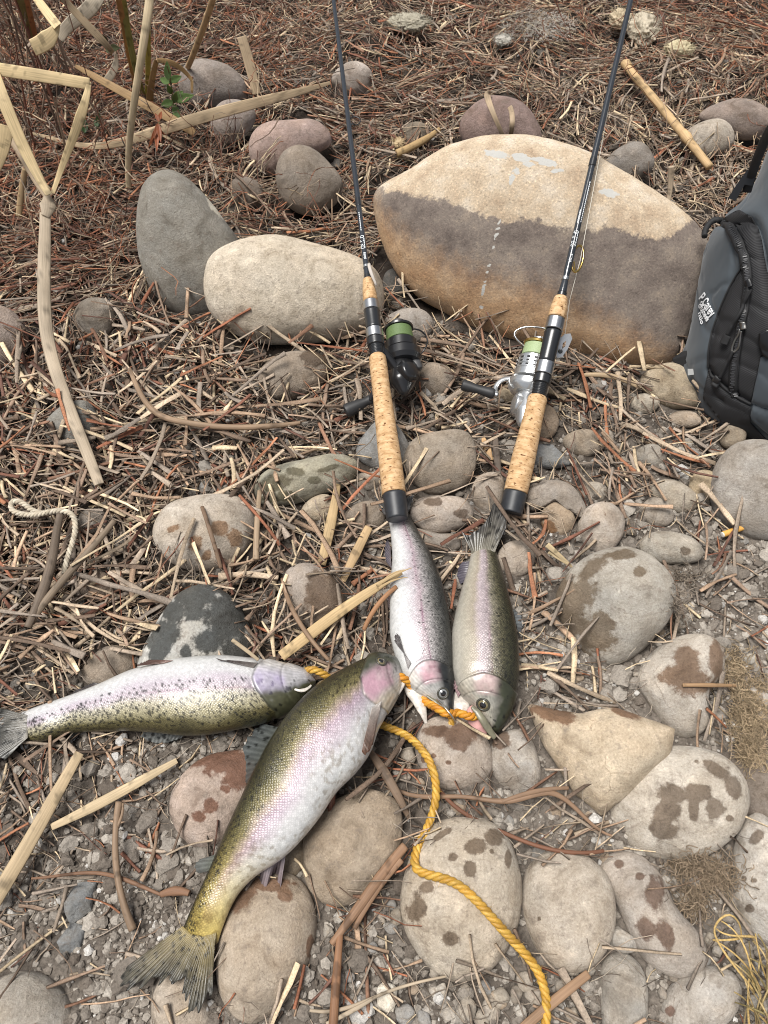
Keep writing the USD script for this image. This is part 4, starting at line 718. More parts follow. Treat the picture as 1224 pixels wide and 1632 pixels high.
def eye(T, surf, px, py, r, mat='eye_gold', squash=0.45):
    n = surf.normal(px, py); c = surf.at(px, py, 0.0); s_ = np.linalg.norm(c - EYE) / FPX * r
    e1 = unit(np.cross(n, [0.3, 0.9, 0.1])); e2 = np.cross(n, e1); nv, nf = tm(trimesh.creation.icosphere(3))
    w = lambda k, o: c + n * o + (nv[:, :1] * e1 + nv[:, 1:2] * e2) * s_ * k + nv[:, 2:] * n * s_ * k * squash
    p = mesh(T, 'eye', w(0.92, -s_ * 0.12), nf, mat)
    mesh(p, 'pupil', w(0.58, s_ * 0.12), nf, 'pupil')
    a = np.arange(41) * 2 * np.pi / 40; ring = c + n * s_ * 0.0 + (np.cos(a)[:, None] * e1 + np.sin(a)[:, None] * e2) * s_ * 1.0
    mesh(T, 'eye_rim', *tube(ring, s_ * 0.2, 6, cap=False), 'eye_socket')
def jaw(T, name, pts, widths, mat, flat=0.55, n=24):
    p = path3(pts, n); sc = np.linalg.norm(p.mean(0) - EYE) / FPX
    w = np.interp(np.linspace(0, 1, n), np.linspace(0, 1, len(widths)), widths) * sc * 0.5
    v, f = tube(p, w, 20, flat); v = v + 0.0012 * (meshkit.fbm(v * 120, 3, 4) - 0.5)[:, None] * np.array([1, 1, 1.0])
    return mesh(T, name, v, f, mat)

OLIVE_D, OLIVE = (0.028, 0.028, 0.014), (0.085, 0.08, 0.036)
# leftmost trout, belly turned up
TA, SA = trout('trout', 'spotted silver trout lying on its back at the left, head under the largest trout',
    [(18, 1178), (60, 1182), (120, 1167), (200, 1164), (300, 1171), (380, 1161), (440, 1145), (476, 1125), (497, 1102), (505, 1090)],
    [(20, 1140), (80, 1120), (150, 1095), (220, 1066), (280, 1052), (350, 1046), (420, 1053), (452, 1059), (480, 1064), (501, 1080)],
    [(0, (0.04, 0.036, 0.015)), (0.12, (0.14, 0.12, 0.05)), (0.2, (0.40, 0.36, 0.22)), (0.36, (0.50, 0.46, 0.35)), (0.46, (0.52, 0.455, 0.495)), (0.56, (0.57, 0.51, 0.565)), (0.68, (0.66, 0.65, 0.66)), (0.85, (0.73, 0.73, 0.72)), (1, (0.74, 0.73, 0.70))],
    0.80, (0.006, 0.008, 0.012, 0.014), 0.029, 201, spots=(1350, 0.58, 0.0014), scal=0.5, line=0.5, tail_tint=None,
    head=dict(back=(0.10, 0.10, 0.055), cheek=(0.58, 0.56, 0.58), pink=(0.46, 0.38, 0.60), chin=(0.66, 0.63, 0.60), pk=0.6))
fin(TA, 'tail_fin', [(44, 1140), (44, 1176)], [(2, 1128), (-20, 1140), (-6, 1165), (-14, 1196), (6, 1212)], ((0.40, 0.37, 0.32), (0.09, 0.09, 0.082)), z=(0.024, 0.024), rays=16, spots=40, seed=1)
fin(TA, 'pectoral_fin', [(411, 1058), (404, 1066)], [(366, 1056), (352, 1056), (345, 1054)], ((0.30, 0.27, 0.25), (0.10, 0.075, 0.07)), surf=SA, lift=(0.0015, 0.004), rays=8, seed=2)
fin(TA, 'pelvic_fin', [(276, 1054), (262, 1058)], [(238, 1058), (226, 1064), (218, 1068)], ((0.30, 0.16, 0.12), (0.16, 0.10, 0.085)), surf=SA, lift=(0.001, 0.006), rays=7, seed=3)
fin(TA, 'anal_fin', [(166, 1090), (132, 1104)], [(150, 1088), (124, 1098), (106, 1108)], ((0.20, 0.16, 0.15), (0.11, 0.10, 0.10)), z=(0.022, 0.02), rays=10, seed=4)
fin(TA, 'dorsal_fin', [(296, 1166), (232, 1162)], [(288, 1178), (256, 1184), (224, 1174)], ((0.17, 0.17, 0.15), (0.24, 0.25, 0.24)), z=(0.014, 0.006), rays=10, spots=14, seed=5)
fin(TA, 'adipose_fin', [(128, 1166), (112, 1170)], [(118, 1182), (104, 1180)], ((0.13, 0.13, 0.10), (0.19, 0.2, 0.2)), z=(0.012, 0.005), rays=4, seed=6)
jaw(TA, 'jaw', [(470, 1098, 0.05), (482, 1100, 0.05), (496, 1092, 0.046)], (3, 6, 3), 'jaw_white')
# the largest trout
TB, SB = trout('trout', 'largest trout lying diagonally with golden green scaled back and white belly',
    [(281, 1506), (300, 1460), (330, 1395), (362, 1320), (400, 1240), (432, 1178), (475, 1122), (525, 1080), (570, 1056), (603, 1043), (630, 1050), (643, 1068)],
    [(346, 1512), (353, 1485), (376, 1430), (402, 1400), (450, 1368), (505, 1308), (536, 1262), (568, 1230), (592, 1195), (606, 1158), (626, 1122), (646, 1090)],
    [(0, (0.022, 0.022, 0.010)), (0.12, (0.04, 0.036, 0.014)), (0.26, (0.095, 0.085, 0.032)), (0.38, (0.23, 0.195, 0.085)), (0.46, (0.42, 0.335, 0.27)), (0.53, (0.50, 0.385, 0.455)), (0.62, (0.56, 0.49, 0.54)), (0.74, (0.68, 0.67, 0.67)), (0.9, (0.75, 0.75, 0.74)), (1, (0.76, 0.74, 0.70))],
    0.855, (0.020, 0.034, 0.044, 0.036, 0.022), 0.031, 202, spots=(560, 0.42, 0.0012), scal=0.72, line=0.2, tail_tint=(0.40, (0.66, 0.50, 0.13), 0.95), dirt=0.8,
    head=dict(back=(0.075, 0.08, 0.05), cheek=(0.50, 0.45, 0.42), pink=(0.56, 0.33, 0.40), chin=(0.62, 0.54, 0.42), pk=1.0))
fin(TB, 'tail_fin', [(291, 1476), (304, 1488), (324, 1492), (345, 1484)], [(186, 1552), (182, 1566), (206, 1572), (242, 1572), (262, 1562), (272, 1556), (290, 1574), (300, 1600), (308, 1613), (320, 1606), (334, 1570)], ((0.46, 0.36, 0.15), (0.10, 0.095, 0.082)), z=(0.036, 0.034), rays=30, spots=110, seed=11, nv=26, rag=0.2)
fin(TB, 'pectoral_fin', [(607, 1116), (592, 1126)], [(590, 1180), (580, 1194), (571, 1196)], ((0.62, 0.58, 0.54), (0.20, 0.11, 0.075)), surf=SB, lift=(0.002, 0.007), rays=10, seed=12)
fin(TB, 'pelvic_fin', [(534, 1250), (522, 1266)], [(533, 1285), (524, 1300), (514, 1284), (506, 1296)], ((0.42, 0.26, 0.2), (0.30, 0.13, 0.085)), z=(0.05, 0.028), rays=8, seed=13, rag=0.25)
fin(TB, 'anal_fin', [(456, 1356), (404, 1392)], [(444, 1442), (430, 1410), (416, 1432), (408, 1402), (386, 1424)], ((0.50, 0.44, 0.46), (0.26, 0.2, 0.21)), z=(0.05, 0.022), rays=12, seed=14, rag=0.3)
fin(TB, 'dorsal_fin', [(446, 1160), (398, 1244)], [(418, 1152), (394, 1178), (384, 1222), (390, 1250)], ((0.12, 0.125, 0.105), (0.15, 0.165, 0.165)), z=(0.06, 0.022), rays=12, spots=30, seed=15)
fin(TB, 'adipose_fin', [(343, 1362), (332, 1388)], [(322, 1368), (310, 1378), (316, 1392)], ((0.16, 0.17, 0.14), (0.22, 0.23, 0.22)), z=(0.045, 0.025), rays=4, seed=16)
eye(TB, SB, 607, 1054, 7.5)
jaw(TB, 'jaw', [(612, 1066, 0.058), (620, 1070, 0.06), (628, 1080, 0.055), (634, 1086, 0.05)], (3, 8, 7, 3), 'jaw_white')
jaw(TB, 'lower_jaw', [(622, 1112, 0.045), (634, 1098, 0.042), (645, 1080, 0.038), (647, 1070, 0.036)], (12, 14, 10, 4), 'jaw_white')
# the two upright trout
TC, SC = trout('trout', 'silver trout lying upright below the left rod butt, head down and jaw open',
    [(650, 814), (668, 850), (690, 890), (705, 930), (714, 970), (720, 1020), (722, 1060), (723, 1090), (724, 1115), (724, 1142)],
    [(614, 814), (623, 850), (625, 890), (621, 940), (621, 1000), (631, 1050), (646, 1085), (664, 1106), (684, 1118), (704, 1130)],
    [(0, (0.016, 0.017, 0.017)), (0.12, (0.04, 0.042, 0.04)), (0.26, (0.17, 0.165, 0.155)), (0.40, (0.40, 0.37, 0.37)), (0.5, (0.52, 0.43, 0.46)), (0.6, (0.58, 0.53, 0.56)), (0.75, (0.68, 0.68, 0.68)), (1, (0.75, 0.75, 0.73))],
    0.755, (0.012, 0.014, 0.016, 0.014), 0.0225, 203, spots=(700, 0.56, 0.0008), speck=0.55, scal=0.55, line=0.9,
    head=dict(back=(0.035, 0.037, 0.037), cheek=(0.42, 0.41, 0.39), pink=(0.58, 0.33, 0.38), chin=(0.70, 0.67, 0.62), pk=1.0))
fin(TC, 'tail_fin', [(612, 820), (650, 818)], [(596, 790), (606, 800), (622, 806), (640, 800), (660, 788)], ((0.28, 0.26, 0.25), (0.14, 0.14, 0.14)), z=(0.022, 0.032), rays=14, spots=20, seed=21)
fin(TC, 'pectoral_fin', [(651, 1066), (656, 1056)], [(640, 1018), (635, 1010), (631, 1022)], ((0.46, 0.43, 0.42), (0.10, 0.085, 0.085)), surf=SC, lift=(0.002, 0.005), rays=8, seed=22)
fin(TC, 'pelvic_fin', [(624, 974), (622, 952)], [(618, 966), (618, 950)], ((0.28, 0.2, 0.18), (0.14, 0.11, 0.11)), z=(0.026, 0.02), rays=6, seed=23)
fin(TC, 'anal_fin', [(624, 906), (622, 872)], [(616, 896), (614, 870), (618, 860)], ((0.2, 0.17, 0.18), (0.11, 0.10, 0.12)), z=(0.022, 0.016), rays=8, seed=24)
eye(TC, SC, 706, 1105, 8, 'eye_pale')
jaw(TC, 'lower_jaw', [(648, 1082, 0.0274), (662, 1106, 0.0274), (672, 1130, 0.0258), (679, 1153, 0.0228)], (20, 26, 17, 4), 'jaw_white')
jaw(TC, 'upper_jaw', [(680, 1108, 0.0365), (700, 1122, 0.0365), (716, 1136, 0.0350), (721, 1143, 0.0334)], (3, 6, 5, 3), 'jaw_olive')
jaw(TC, 'mouth_lining', [(676, 1112, 0.0243), (688, 1122, 0.0213), (694, 1132, 0.0182)], (10, 16, 8), 'flesh')
TD, SD = trout('trout', 'olive backed trout lying upright at the right, mouth gaping round the rope',
    [(786, 862), (797, 900), (808, 940), (818, 980), (826, 1030), (827, 1070), (823, 1105), (813, 1140), (801, 1160), (790, 1173)],
    [(753, 862), (747, 900), (735, 940), (725, 980), (720, 1020), (721, 1060), (727, 1090), (738, 1110), (754, 1128), (770, 1150)],
    [(0, (0.016, 0.017, 0.009)), (0.16, (0.04, 0.04, 0.02)), (0.30, (0.11, 0.10, 0.058)), (0.42, (0.26, 0.235, 0.175)), (0.50, (0.46, 0.39, 0.40)), (0.60, (0.52, 0.44, 0.46)), (0.70, (0.40, 0.345, 0.27)), (0.84, (0.46, 0.42, 0.34)), (1, (0.56, 0.53, 0.46))],
    0.735, (0.010, 0.012, 0.014, 0.012), 0.024, 204, spots=(260, 0.46, 0.0010), speck=0.75, scal=0.7, line=0.5,
    head=dict(back=(0.055, 0.06, 0.035), cheek=(0.38, 0.36, 0.30), pink=(0.54, 0.36, 0.36), chin=(0.50, 0.46, 0.38), pk=0.7))
fin(TD, 'tail_fin', [(752, 882), (789, 880)], [(736, 846), (746, 852), (764, 842), (780, 822), (790, 800), (799, 812), (800, 846)], ((0.34, 0.31, 0.24), (0.09, 0.085, 0.08)), z=(0.025, 0.034), rays=16, spots=30, seed=31)
fin(TD, 'anal_fin', [(746, 924), (750, 894)], [(734, 930), (730, 908), (736, 898)], ((0.2, 0.18, 0.19), (0.11, 0.10, 0.13)), z=(0.02, 0.014), rays=8, seed=32)
fin(TD, 'pelvic_fin', [(728, 996), (722, 988)], [(706, 962), (698, 950)], ((0.30, 0.2, 0.17), (0.14, 0.10, 0.09)), z=(0.024, 0.018), rays=5, seed=33)
fin(TD, 'pectoral_fin', [(736, 1100), (724, 1072)], [(730, 1112), (722, 1090), (719, 1074)], ((0.54, 0.38, 0.38), (0.42, 0.28, 0.29)), z=(0.034, 0.03), rays=8, seed=34)
fin(TD, 'dorsal_fin', [(818, 972), (826, 1008)], [(824, 970), (832, 1000), (828, 1012)], ((0.2, 0.22, 0.22), (0.28, 0.3, 0.32)), z=(0.02, 0.012), rays=7, seed=35)
eye(TD, SD, 770, 1123, 9.5)
jaw(TD, 'lower_jaw', [(730, 1104, 0.022), (736, 1126, 0.024), (743, 1152, 0.022), (750, 1172, 0.018)], (16, 26, 20, 6), 'jaw_white')
jaw(TD, 'upper_jaw', [(752, 1126, 0.040), (766, 1142, 0.039), (777, 1160, 0.035), (789, 1176, 0.030)], (6, 12, 12, 7), 'jaw_olive')
jaw(TD, 'mouth_lining', [(748, 1128, 0.030), (758, 1146, 0.028), (767, 1166, 0.022), (774, 1172, 0.020)], (12, 26, 24, 10), 'flesh')

# ------------------------------------------------------------------ ropes: three strands laid round each other
tinted('rope_yellow', 900.0, 0.7, 1.25, rough=0.5, spec=0.4, bump=0.6, dist=0.0004)
def rope(name, label, pts, r, pitch, cols, mat='rope_yellow', step=0.0012, cat='rope', fray=()):
    c = path3(pts, 60 * len(pts)); L = np.linalg.norm(np.diff(c, axis=0), axis=1).sum(); n = int(L / step); c = poly(c, n)
    t = unit(np.gradient(c, axis=0)); s = unit(np.cross(t, [0, 0, 1.0])); u = np.cross(s, t); l = np.linspace(0, L, n)
    T = thing(name, label, cat, tuple(np.r_[c[n // 2][:2], 0]))
    jit = 0.9 * (meshkit.fbm(np.stack([l * 30, 0 * l, 0 * l], -1), 3, n) - 0.5)
    for k in range(3):
        ph = 2 * np.pi * (l / pitch + k / 3 + jit * 0.35); p = c + (np.cos(ph)[:, None] * s + np.sin(ph)[:, None] * u) * r * 0.52
        v, f = tube(p, r * 0.58, 8); col = np.asarray(cols[k])[None] * (0.5 + 0.9 * meshkit.fbm(v * 70, 4, k))[:, None]
        mesh(T, 'strand', v, f, mat, {'tint': col})
    rf = np.random.default_rng(n); fb = []
    for k in range(int(L * 420)):
        i_ = rf.integers(1, n - 1); d_ = unit(s[i_] * rf.normal() + u[i_] * abs(rf.normal()) + t[i_] * rf.normal() * 0.8); o_ = c[i_] + d_ * r * 0.85; e_ = unit(d_ + rf.normal(size=3) * 0.7) * rf.uniform(0.002, 0.006)
        fb.append(tube(np.stack([o_, o_ + e_ * 0.5, o_ + e_ + [0, 0, -0.0006]]), 0.00016, 3, cap=False))
    v, f = join(fb); mesh(T, 'loose_fibres', v, f, mat, {'tint': np.broadcast_to(np.asarray(cols[1]), v.shape)})
    return T
YEL = [(0.48, 0.275, 0.045), (0.53, 0.32, 0.06), (0.43, 0.235, 0.035)]
rope('rope', 'long yellow twisted stringer rope running from the trout to the bottom edge', [(486, 1072, 0.022), (502, 1068, 0.03), (518, 1076, 0.024), (545, 1100, 0.012), (575, 1135, 0.012), (605, 1154, 0.014), (640, 1168, 0.016), (668, 1190, 0.03), (688, 1222, 0.04), (695, 1255, 0.038), (690, 1295, 0.028), (676, 1330, 0.028), (662, 1362, 0.036), (664, 1384, 0.044), (690, 1396, 0.052), (722, 1406, 0.056), (760, 1436, 0.056), (800, 1480, 0.048), (835, 1518, 0.034), (858, 1550, 0.026), (870, 1590, 0.022), (869, 1640, 0.02), (862, 1680, 0.02)], 0.0042, 0.021, YEL)
rope('rope', 'short orange yellow rope threaded through the jaws of the two upright trout', [(630, 1076, 0.042), (642, 1080, 0.044), (654, 1092, 0.032), (670, 1112, 0.026), (684, 1122, 0.032), (698, 1130, 0.043), (714, 1138, 0.044), (728, 1136, 0.040), (742, 1140, 0.042), (754, 1142, 0.037), (764, 1138, 0.028)], 0.0044, 0.021, [(0.56, 0.24, 0.02), (0.60, 0.29, 0.03), (0.50, 0.2, 0.016)])
rope('rope', 'yellow rope end hanging below the mouths of the upright trout', [(716, 1136, 0.04), (720, 1148, 0.036), (718, 1160, 0.03)], 0.0036, 0.018, YEL)
tinted('cord_white', 900.0, 0.75, 1.2, rough=0.9, bump=0.5, dist=0.0004)
rope('cord', 'frayed white plaited cord looped on the litter at the left', [(92, 814, 0.032), (72, 818, 0.03), (50, 812, 0.03), (32, 800, 0.034), (20, 800, 0.034), (18, 810, 0.032), (30, 818, 0.03), (60, 820, 0.034), (95, 814, 0.04), (114, 820, 0.04), (120, 836, 0.038), (117, 860, 0.034), (108, 888, 0.032), (103, 914, 0.026)], 0.0035, 0.016, [(0.50, 0.44, 0.34), (0.55, 0.49, 0.39), (0.44, 0.38, 0.29)], 'cord_white', cat='cord')
mesh(None, 'bent_wire', *tube(path3([(696, 1114, 0.046), (704, 1122, 0.052), (716, 1136, 0.054), (726, 1152, 0.04)], 20), 0.0011, 8), plain('wire_metal', (0.6, 0.58, 0.52), 0.25, 1.0), label='thin bent metal wire crossing the rope at the jaws', cat='wire')
#FISH<
up_left = lambda px, py: np.clip(sstep(640, 420, px) * sstep(560, 380, py) + sstep(560, 760, px) * sstep(330, 180, py) * 0.45, 0, 1)
litter('fine_litter', 'carpet of small broken twigs, stalk scraps and needles over the soil', [
    dict(n=14500, seed=41, length=(0.015, 0.06), rad=(0.0006, 0.0016), layer=0.016, wiggle=0.16, segs=3, sides=3, dpow=0.8),
    dict(n=8000, seed=46, length=(0.05, 0.12), rad=(0.0006, 0.0012), layer=0.030, wiggle=0.12, segs=4, sides=3, only=lambda px, py: sstep(560, 300, py) + 0.35),
    dict(n=10500, seed=42, length=(0.03, 0.085), rad=(0.0009, 0.0023), flat=(0.35, 0.85), layer=0.020, wiggle=0.04, segs=3, sides=4),
    dict(n=4100, seed=43, length=(0.04, 0.11), rad=(0.0016, 0.0032), layer=0.028, wiggle=0.05, segs=4, sides=5, flat=(0.3, 0.8), only=lambda px, py: 1 - 0.7 * sstep(1050, 1200, py)),
    dict(n=2300, seed=47, length=(0.05, 0.13), rad=(0.0022, 0.0044), layer=0.034, wiggle=0.05, segs=4, sides=5, flat=(0.2, 0.6), only=lambda px, py: sstep(380, 560, py) * (1 - 0.85 * sstep(1000, 1150, py)))])
litter('rusty_needles', 'tangle of rust red curled needles and thin twigs at the back of the bank', [
    dict(n=11000, seed=44, length=(0.03, 0.085), rad=(0.0006, 0.0014), bend=0.3, layer=0.10, wiggle=0.34, segs=5, sides=3, rust=0.62, tilt=0.28, only=up_left, area_pow=2.0)], cat='needles')
litter('root_fibres', 'pale hair thin rootlets lying on the bare soil', [
    dict(n=6500, seed=45, length=(0.015, 0.06), rad=(0.00025, 0.00055), layer=0.008, wiggle=0.5, segs=5, sides=3, rust=0.1, dpow=0.15, pal=np.array([(0.34, 0.29, 0.23), (0.22, 0.18, 0.14), (0.14, 0.11, 0.085)]))], cat='rootlets')
# the larger stalks one by one
tw = twigs(n=300, seed=51, length=(0.07, 0.16), rad=(0.0018, 0.0037), layer=0.030, wiggle=0.07, segs=6, sides=7, flat=(0.25, 0.75), area_pow=1.0, only=lambda px, py: 1 - 0.6 * sstep(1050, 1200, py), box=(-10, 1234, 10, 1632), swirl=0.4)
for k in range(len(tw[0])):
    info = tw[3]; x_, y_ = info['px'][k], info['py'][k]
    tone = 'rust brown' if info['rust'][k] else ('straw coloured' if tw[2][k].mean(0).sum() > 0.95 else ('dark brown' if tw[2][k].mean(0).sum() < 0.36 else ('pale tan' if tw[2][k].mean(0).sum() > 0.72 else 'grey tan')))
    e0, e1_ = proj(tw[0][k][:7].mean(0)), proj(tw[0][k][-7:].mean(0)); ang = abs(math.degrees(math.atan2(e1_[1] - e0[1], e1_[0] - e0[0]))) % 180; ang = min(ang, 180 - ang)
    lie = 'level' if ang < 25 else ('upright' if ang > 62 else ('slanting' if (e1_[1] - e0[1]) * (e1_[0] - e0[0]) < 0 else 'sloping'))
    dist = [(max(abs(x_ - c[1]), abs(y_ - c[2])), c) for c in LAND]; c = min(dist, key=lambda t: t[0])[1]
    dx, dy = x_ - c[1], y_ - c[2]; near = 'close ' if max(abs(dx), abs(dy)) < 55 else ''
    side = ('right of' if dx > 0 else 'left of') if abs(dx) > abs(dy) else ('in front of' if dy > 0 else 'behind')
    lab = f"{'long' if info['L'][k] > 0.11 else 'short'} {tone} stalk {lie} {near}{side} {c[0]}"
    v = tw[0][k]
    st = np.stack([np.repeat(np.linspace(0, 1, 7), 7), np.tile(np.linspace(0, 0.02, 7), 7)], 1)
    mesh(None, 'dead_stalk', v, tw[1], 'twig', {'tint': tw[2][k]}, label=lab, cat='stalk', group='broken stalks strewn over the bank')

# ------------------------------------------------------------------ the two fishing rods with their reels
look('cork', {
    'u': ('uvmap', {'attribute': 'st'}), 'mp': ('mapping', {'scale': (420.0, 130.0, 1.0)}), 'n': ('noise_texture', {'dimensions': '2D', 'scale': 1.0, 'detail': 2.0, 'roughness': 0.5}),
    'mp2': ('mapping', {'scale': (160.0, 90.0, 1.0)}), 'n2': ('noise_texture', {'dimensions': '2D', 'scale': 1.0, 'detail': 5.0, 'roughness': 0.6}),
    'mp3': ('mapping', {'scale': (78.0, 0.0, 0.0)}), 'sx': ('separate_xyz', {}), 'fr': ('math', {'math_type': 'fraction'}), 'sm': ('rgb_ramp', {'ramp': [(0.0, (0.72, 0.66, 0.6)), (0.05, (1, 1, 1)), (0.95, (1, 1, 1)), (1.0, (0.72, 0.66, 0.6))]}),
    'c': ('rgb_ramp', {'ramp': [(0.3, (0.38, 0.225, 0.105)), (0.5, (0.52, 0.335, 0.175)), (0.7, (0.62, 0.43, 0.25))]}),
    'd': ('rgb_ramp', {'ramp': [(0.0, (0.16, 0.10, 0.06)), (0.29, (0.24, 0.15, 0.09)), (0.35, (1, 1, 1)), (1.0, (1, 1, 1))]}), 'm': ('mix', {'mix_type': 'multiply', 'fac': 1.0}), 'm2': ('mix', {'mix_type': 'multiply', 'fac': 1.0}),
    'b': ('bump', {'strength': 0.5, 'distance': 0.0008}), 'p': ('principled_bsdf', {'roughness': 0.75, 'specular_ior_level': 0.25})},
    [('u.UV', 'mp.vector'), ('u.UV', 'mp2.vector'), ('u.UV', 'mp3.vector'), ('mp.vector', 'n.vector'), ('mp2.vector', 'n2.vector'), ('mp3.vector', 'sx.vector'), ('sx.x', 'fr.value1'), ('fr.value', 'sm.fac'), ('n2.fac', 'c.fac'), ('n.fac', 'd.fac'),
     ('c.color', 'm.color1'), ('d.color', 'm.color2'), ('m.color', 'm2.color1'), ('sm.color', 'm2.color2'), ('m2.color', 'p.base_color'), ('n.fac', 'b.height'), ('b.normal', 'p.normal')])
plain('blank_black', (0.022, 0.026, 0.032), 0.2, spec=0.6, coat_weight=0.6)
plain('butt_black', (0.022, 0.024, 0.028), 0.45, var=0.3, scale=180)
plain('seat_black', (0.016, 0.017, 0.019), 0.3, coat_weight=0.3)
plain('brushed_ring', (0.55, 0.56, 0.57), 0.28, 1.0)
plain('reel_silver', (0.62, 0.63, 0.63), 0.25, 0.85, var=0.1, scale=60)
plain('reel_black', (0.013, 0.013, 0.014), 0.28, spec=0.5, coat_weight=0.3)
plain('reel_grey', (0.06, 0.06, 0.062), 0.5)
plain('line_green', (0.10, 0.155, 0.055), 0.6, var=0.35, scale=900)
plain('line_green_pale', (0.30, 0.38, 0.20), 0.6, var=0.3, scale=900)
plain('gold_metal', (0.60, 0.42, 0.14), 0.25, 1.0)
plain('print_white', (0.72, 0.75, 0.76), 0.5)
plain('knob_rubber', (0.022, 0.022, 0.023), 0.55)
plain('screw_steel', (0.65, 0.66, 0.66), 0.25, 1.0)
plain('fishing_line', (0.62, 0.58, 0.50), 0.4)
class Rod:
    def __init__(s, A, B, length):
        s.A, s.ax = np.asarray(A), unit(np.asarray(B) - np.asarray(A)); s.side = unit(np.cross(s.ax, [0, 0, 1.0])); s.n = np.cross(s.side, s.ax)
        s.t = np.linspace(-0.1, length, 4000); s.py = proj(s.A + s.t[:, None] * s.ax)[1]
    def at(s, py): return np.interp(-np.asarray(py, float), -s.py, s.t)
    def pt(s, py): return s.A + s.at(py) * s.ax
    def rad(s, py, wpx): return wpx / 2 * proj(s.pt(py))[2] / FPX
    def piece(s, T, name, prof, mat, sub=None, label=None, groove=0):
        """prof: (photo row, width in pixels), from the butt up"""
        pr = [(float(s.at(y)), float(s.rad(y, w))) for y, w in prof]
        if len(pr) > 1 and not groove:
            d = np.array(pr); tt = np.linspace(d[0, 0], d[-1, 0], max(12, int((d[-1, 0] - d[0, 0]) / 0.004))); rr = PchipInterpolator(d[:, 0], d[:, 1])(tt) if np.all(np.diff(d[:, 0]) > 0) else np.interp(tt, d[:, 0], d[:, 1])
            pr = list(zip(tt, rr)); e = min(0.0012, rr[0] * 0.2); pr = [(pr[0][0], pr[0][1] - e)] + [(pr[0][0] + e, pr[0][1])] + pr[1:-1] + [(pr[-1][0] - e, pr[-1][1]), (pr[-1][0], pr[-1][1] - e)]
        elif groove:
            d = np.array(pr); tt = np.linspace(d[0, 0], d[-1, 0], groove * 6); rr = np.interp(tt, d[:, 0], d[:, 1]) * (1 + 0.05 * np.sin(np.linspace(0, groove * 2 * np.pi, len(tt)))); pr = list(zip(tt, rr))
        v, f = lathe(s.A, s.ax, s.side, pr, 48); k = len(pr); a = np.abs(((np.arange(48) / 48 * 2) % 2) - 1)
        uv = np.vstack([np.stack([np.repeat([x[0] for x in pr], 48), np.tile(a * np.pi * 0.014, k)], 1), [[pr[0][0], 0], [pr[-1][0], 0]]])
        if np.einsum('ij,ij->i', v[f[:, 0]] - s.A, np.cross(v[f[:, 1]] - s.A, v[f[:, 2]] - s.A)).sum() < 0: f = f[:, ::-1]
        return mesh(T, name, v, f, mat, uv=uv, label=label)
    def print(s, T, name, text, py0, py1, ang, wpx, size=None, mat='print_white', bold=True):
        """lettering round the blank, reading up the rod from row py0 to row py1; ang turns it about the rod"""
        m = meshkit.text_mesh(text, 1.0, 0.02, bold); v, f = np.array(m.vertices), np.array(m.faces); w = np.ptp(v[:, 0]); v[:, 0] -= v[:, 0].min()
        t0, t1 = s.at(py0), s.at(py1); h = size or (t1 - t0) / w * 1.25; r = s.rad((py0 + py1) / 2, wpx)
        a = ang + (v[:, 1] - 0.5) * h / r; z = r * 1.012 + v[:, 2] / 0.02 * 0.0002
        q = s.A + (t0 + v[:, 0] / w * (t1 - t0))[:, None] * s.ax + (np.sin(a) * z)[:, None] * -s.side + (np.cos(a) * z)[:, None] * s.n
        return mesh(T, name, q, f, mat, smooth=False)
def cyl(a, b, r, seg=24): 
    a, b = np.asarray(a, float), np.asarray(b, float); ax = unit(b - a); L = np.linalg.norm(b - a); e = min(r * 0.25, L * 0.2)
    return lathe(a, ax, np.cross(ax, [0.31, 0.77, 0.2]), [(0, r - e), (e, r), (L - e, r), (L, r - e)], seg)
def hull(points, radii, seg=2):
    ic = np.array(trimesh.creation.icosphere(seg).vertices); c = np.vstack([np.asarray(p) + ic * r for p, r in zip(points, radii)])
    h = trimesh.convex.convex_hull(c); return tm(h)
def frame_at(p):
    e3 = -unit(np.asarray(p) - EYE); e1 = unit(RIGHT - (RIGHT @ e3) * e3); return e1, np.cross(e3, e1), e3
zfit = lambda px, py, z: P(px, py, z)
# right rod
RA, RB = P(814, 818, 0.022), P(893, 480, 0.148)
rr_ = Rod(RA, RB, 2.3)
TR = thing('fishing_rod', 'fishing rod with silver spinning reel leaning on the largest boulder', 'fishing rod', tuple(np.r_[RA[:2], 0]))
rr_.piece(TR, 'butt_cap', [(818, 36), (784, 37)], 'butt_black')
rr_.piece(TR, 'cork_grip', [(784, 38), (740, 38), (690, 34), (655, 31), (636, 31), (631, 27)], 'cork', label='long rear cork grip')
rr_.piece(TR, 'locking_thread', [(632, 23), (610, 24)], 'seat_black', groove=9)
rr_.piece(TR, 'locking_ring', [(612, 29), (598, 29)], 'seat_black')
rr_.piece(TR, 'metal_band', [(598, 30), (577, 29.5)], 'brushed_ring')
rr_.piece(TR, 'reel_seat', [(577, 26), (560, 26), (540, 27), (528, 28)], 'seat_black')
rr_.piece(TR, 'metal_band', [(527, 29), (507, 28)], 'brushed_ring')
rr_.piece(TR, 'cork_grip', [(507, 28), (495, 27), (480, 23), (473, 20)], 'cork', label='short tapered fore grip of cork')
bl = rr_.piece(TR, 'blank', [(473, 14), (455, 12), (440, 9.5), (430, 11.5), (300, 10.3), (150, 9.2), (0, 8), (-120, 7.2)], 'blank_black')
rr_.piece(TR, 'winding_check', [(474, 15), (466, 15)], 'seat_black'); rr_.piece(TR, 'thread_wrap', [(448, 12.5), (441, 11.6)], 'screw_steel'); rr_.piece(TR, 'ferrule_wrap', [(266, 12), (252, 11.4)], 'seat_black')
rr_.print(TR, 'lettering', 'CELILO', 396, 370, 0.1, 10.8); rr_.print(TR, 'lettering', 'okuma', 420, 407, 0.0, 11)
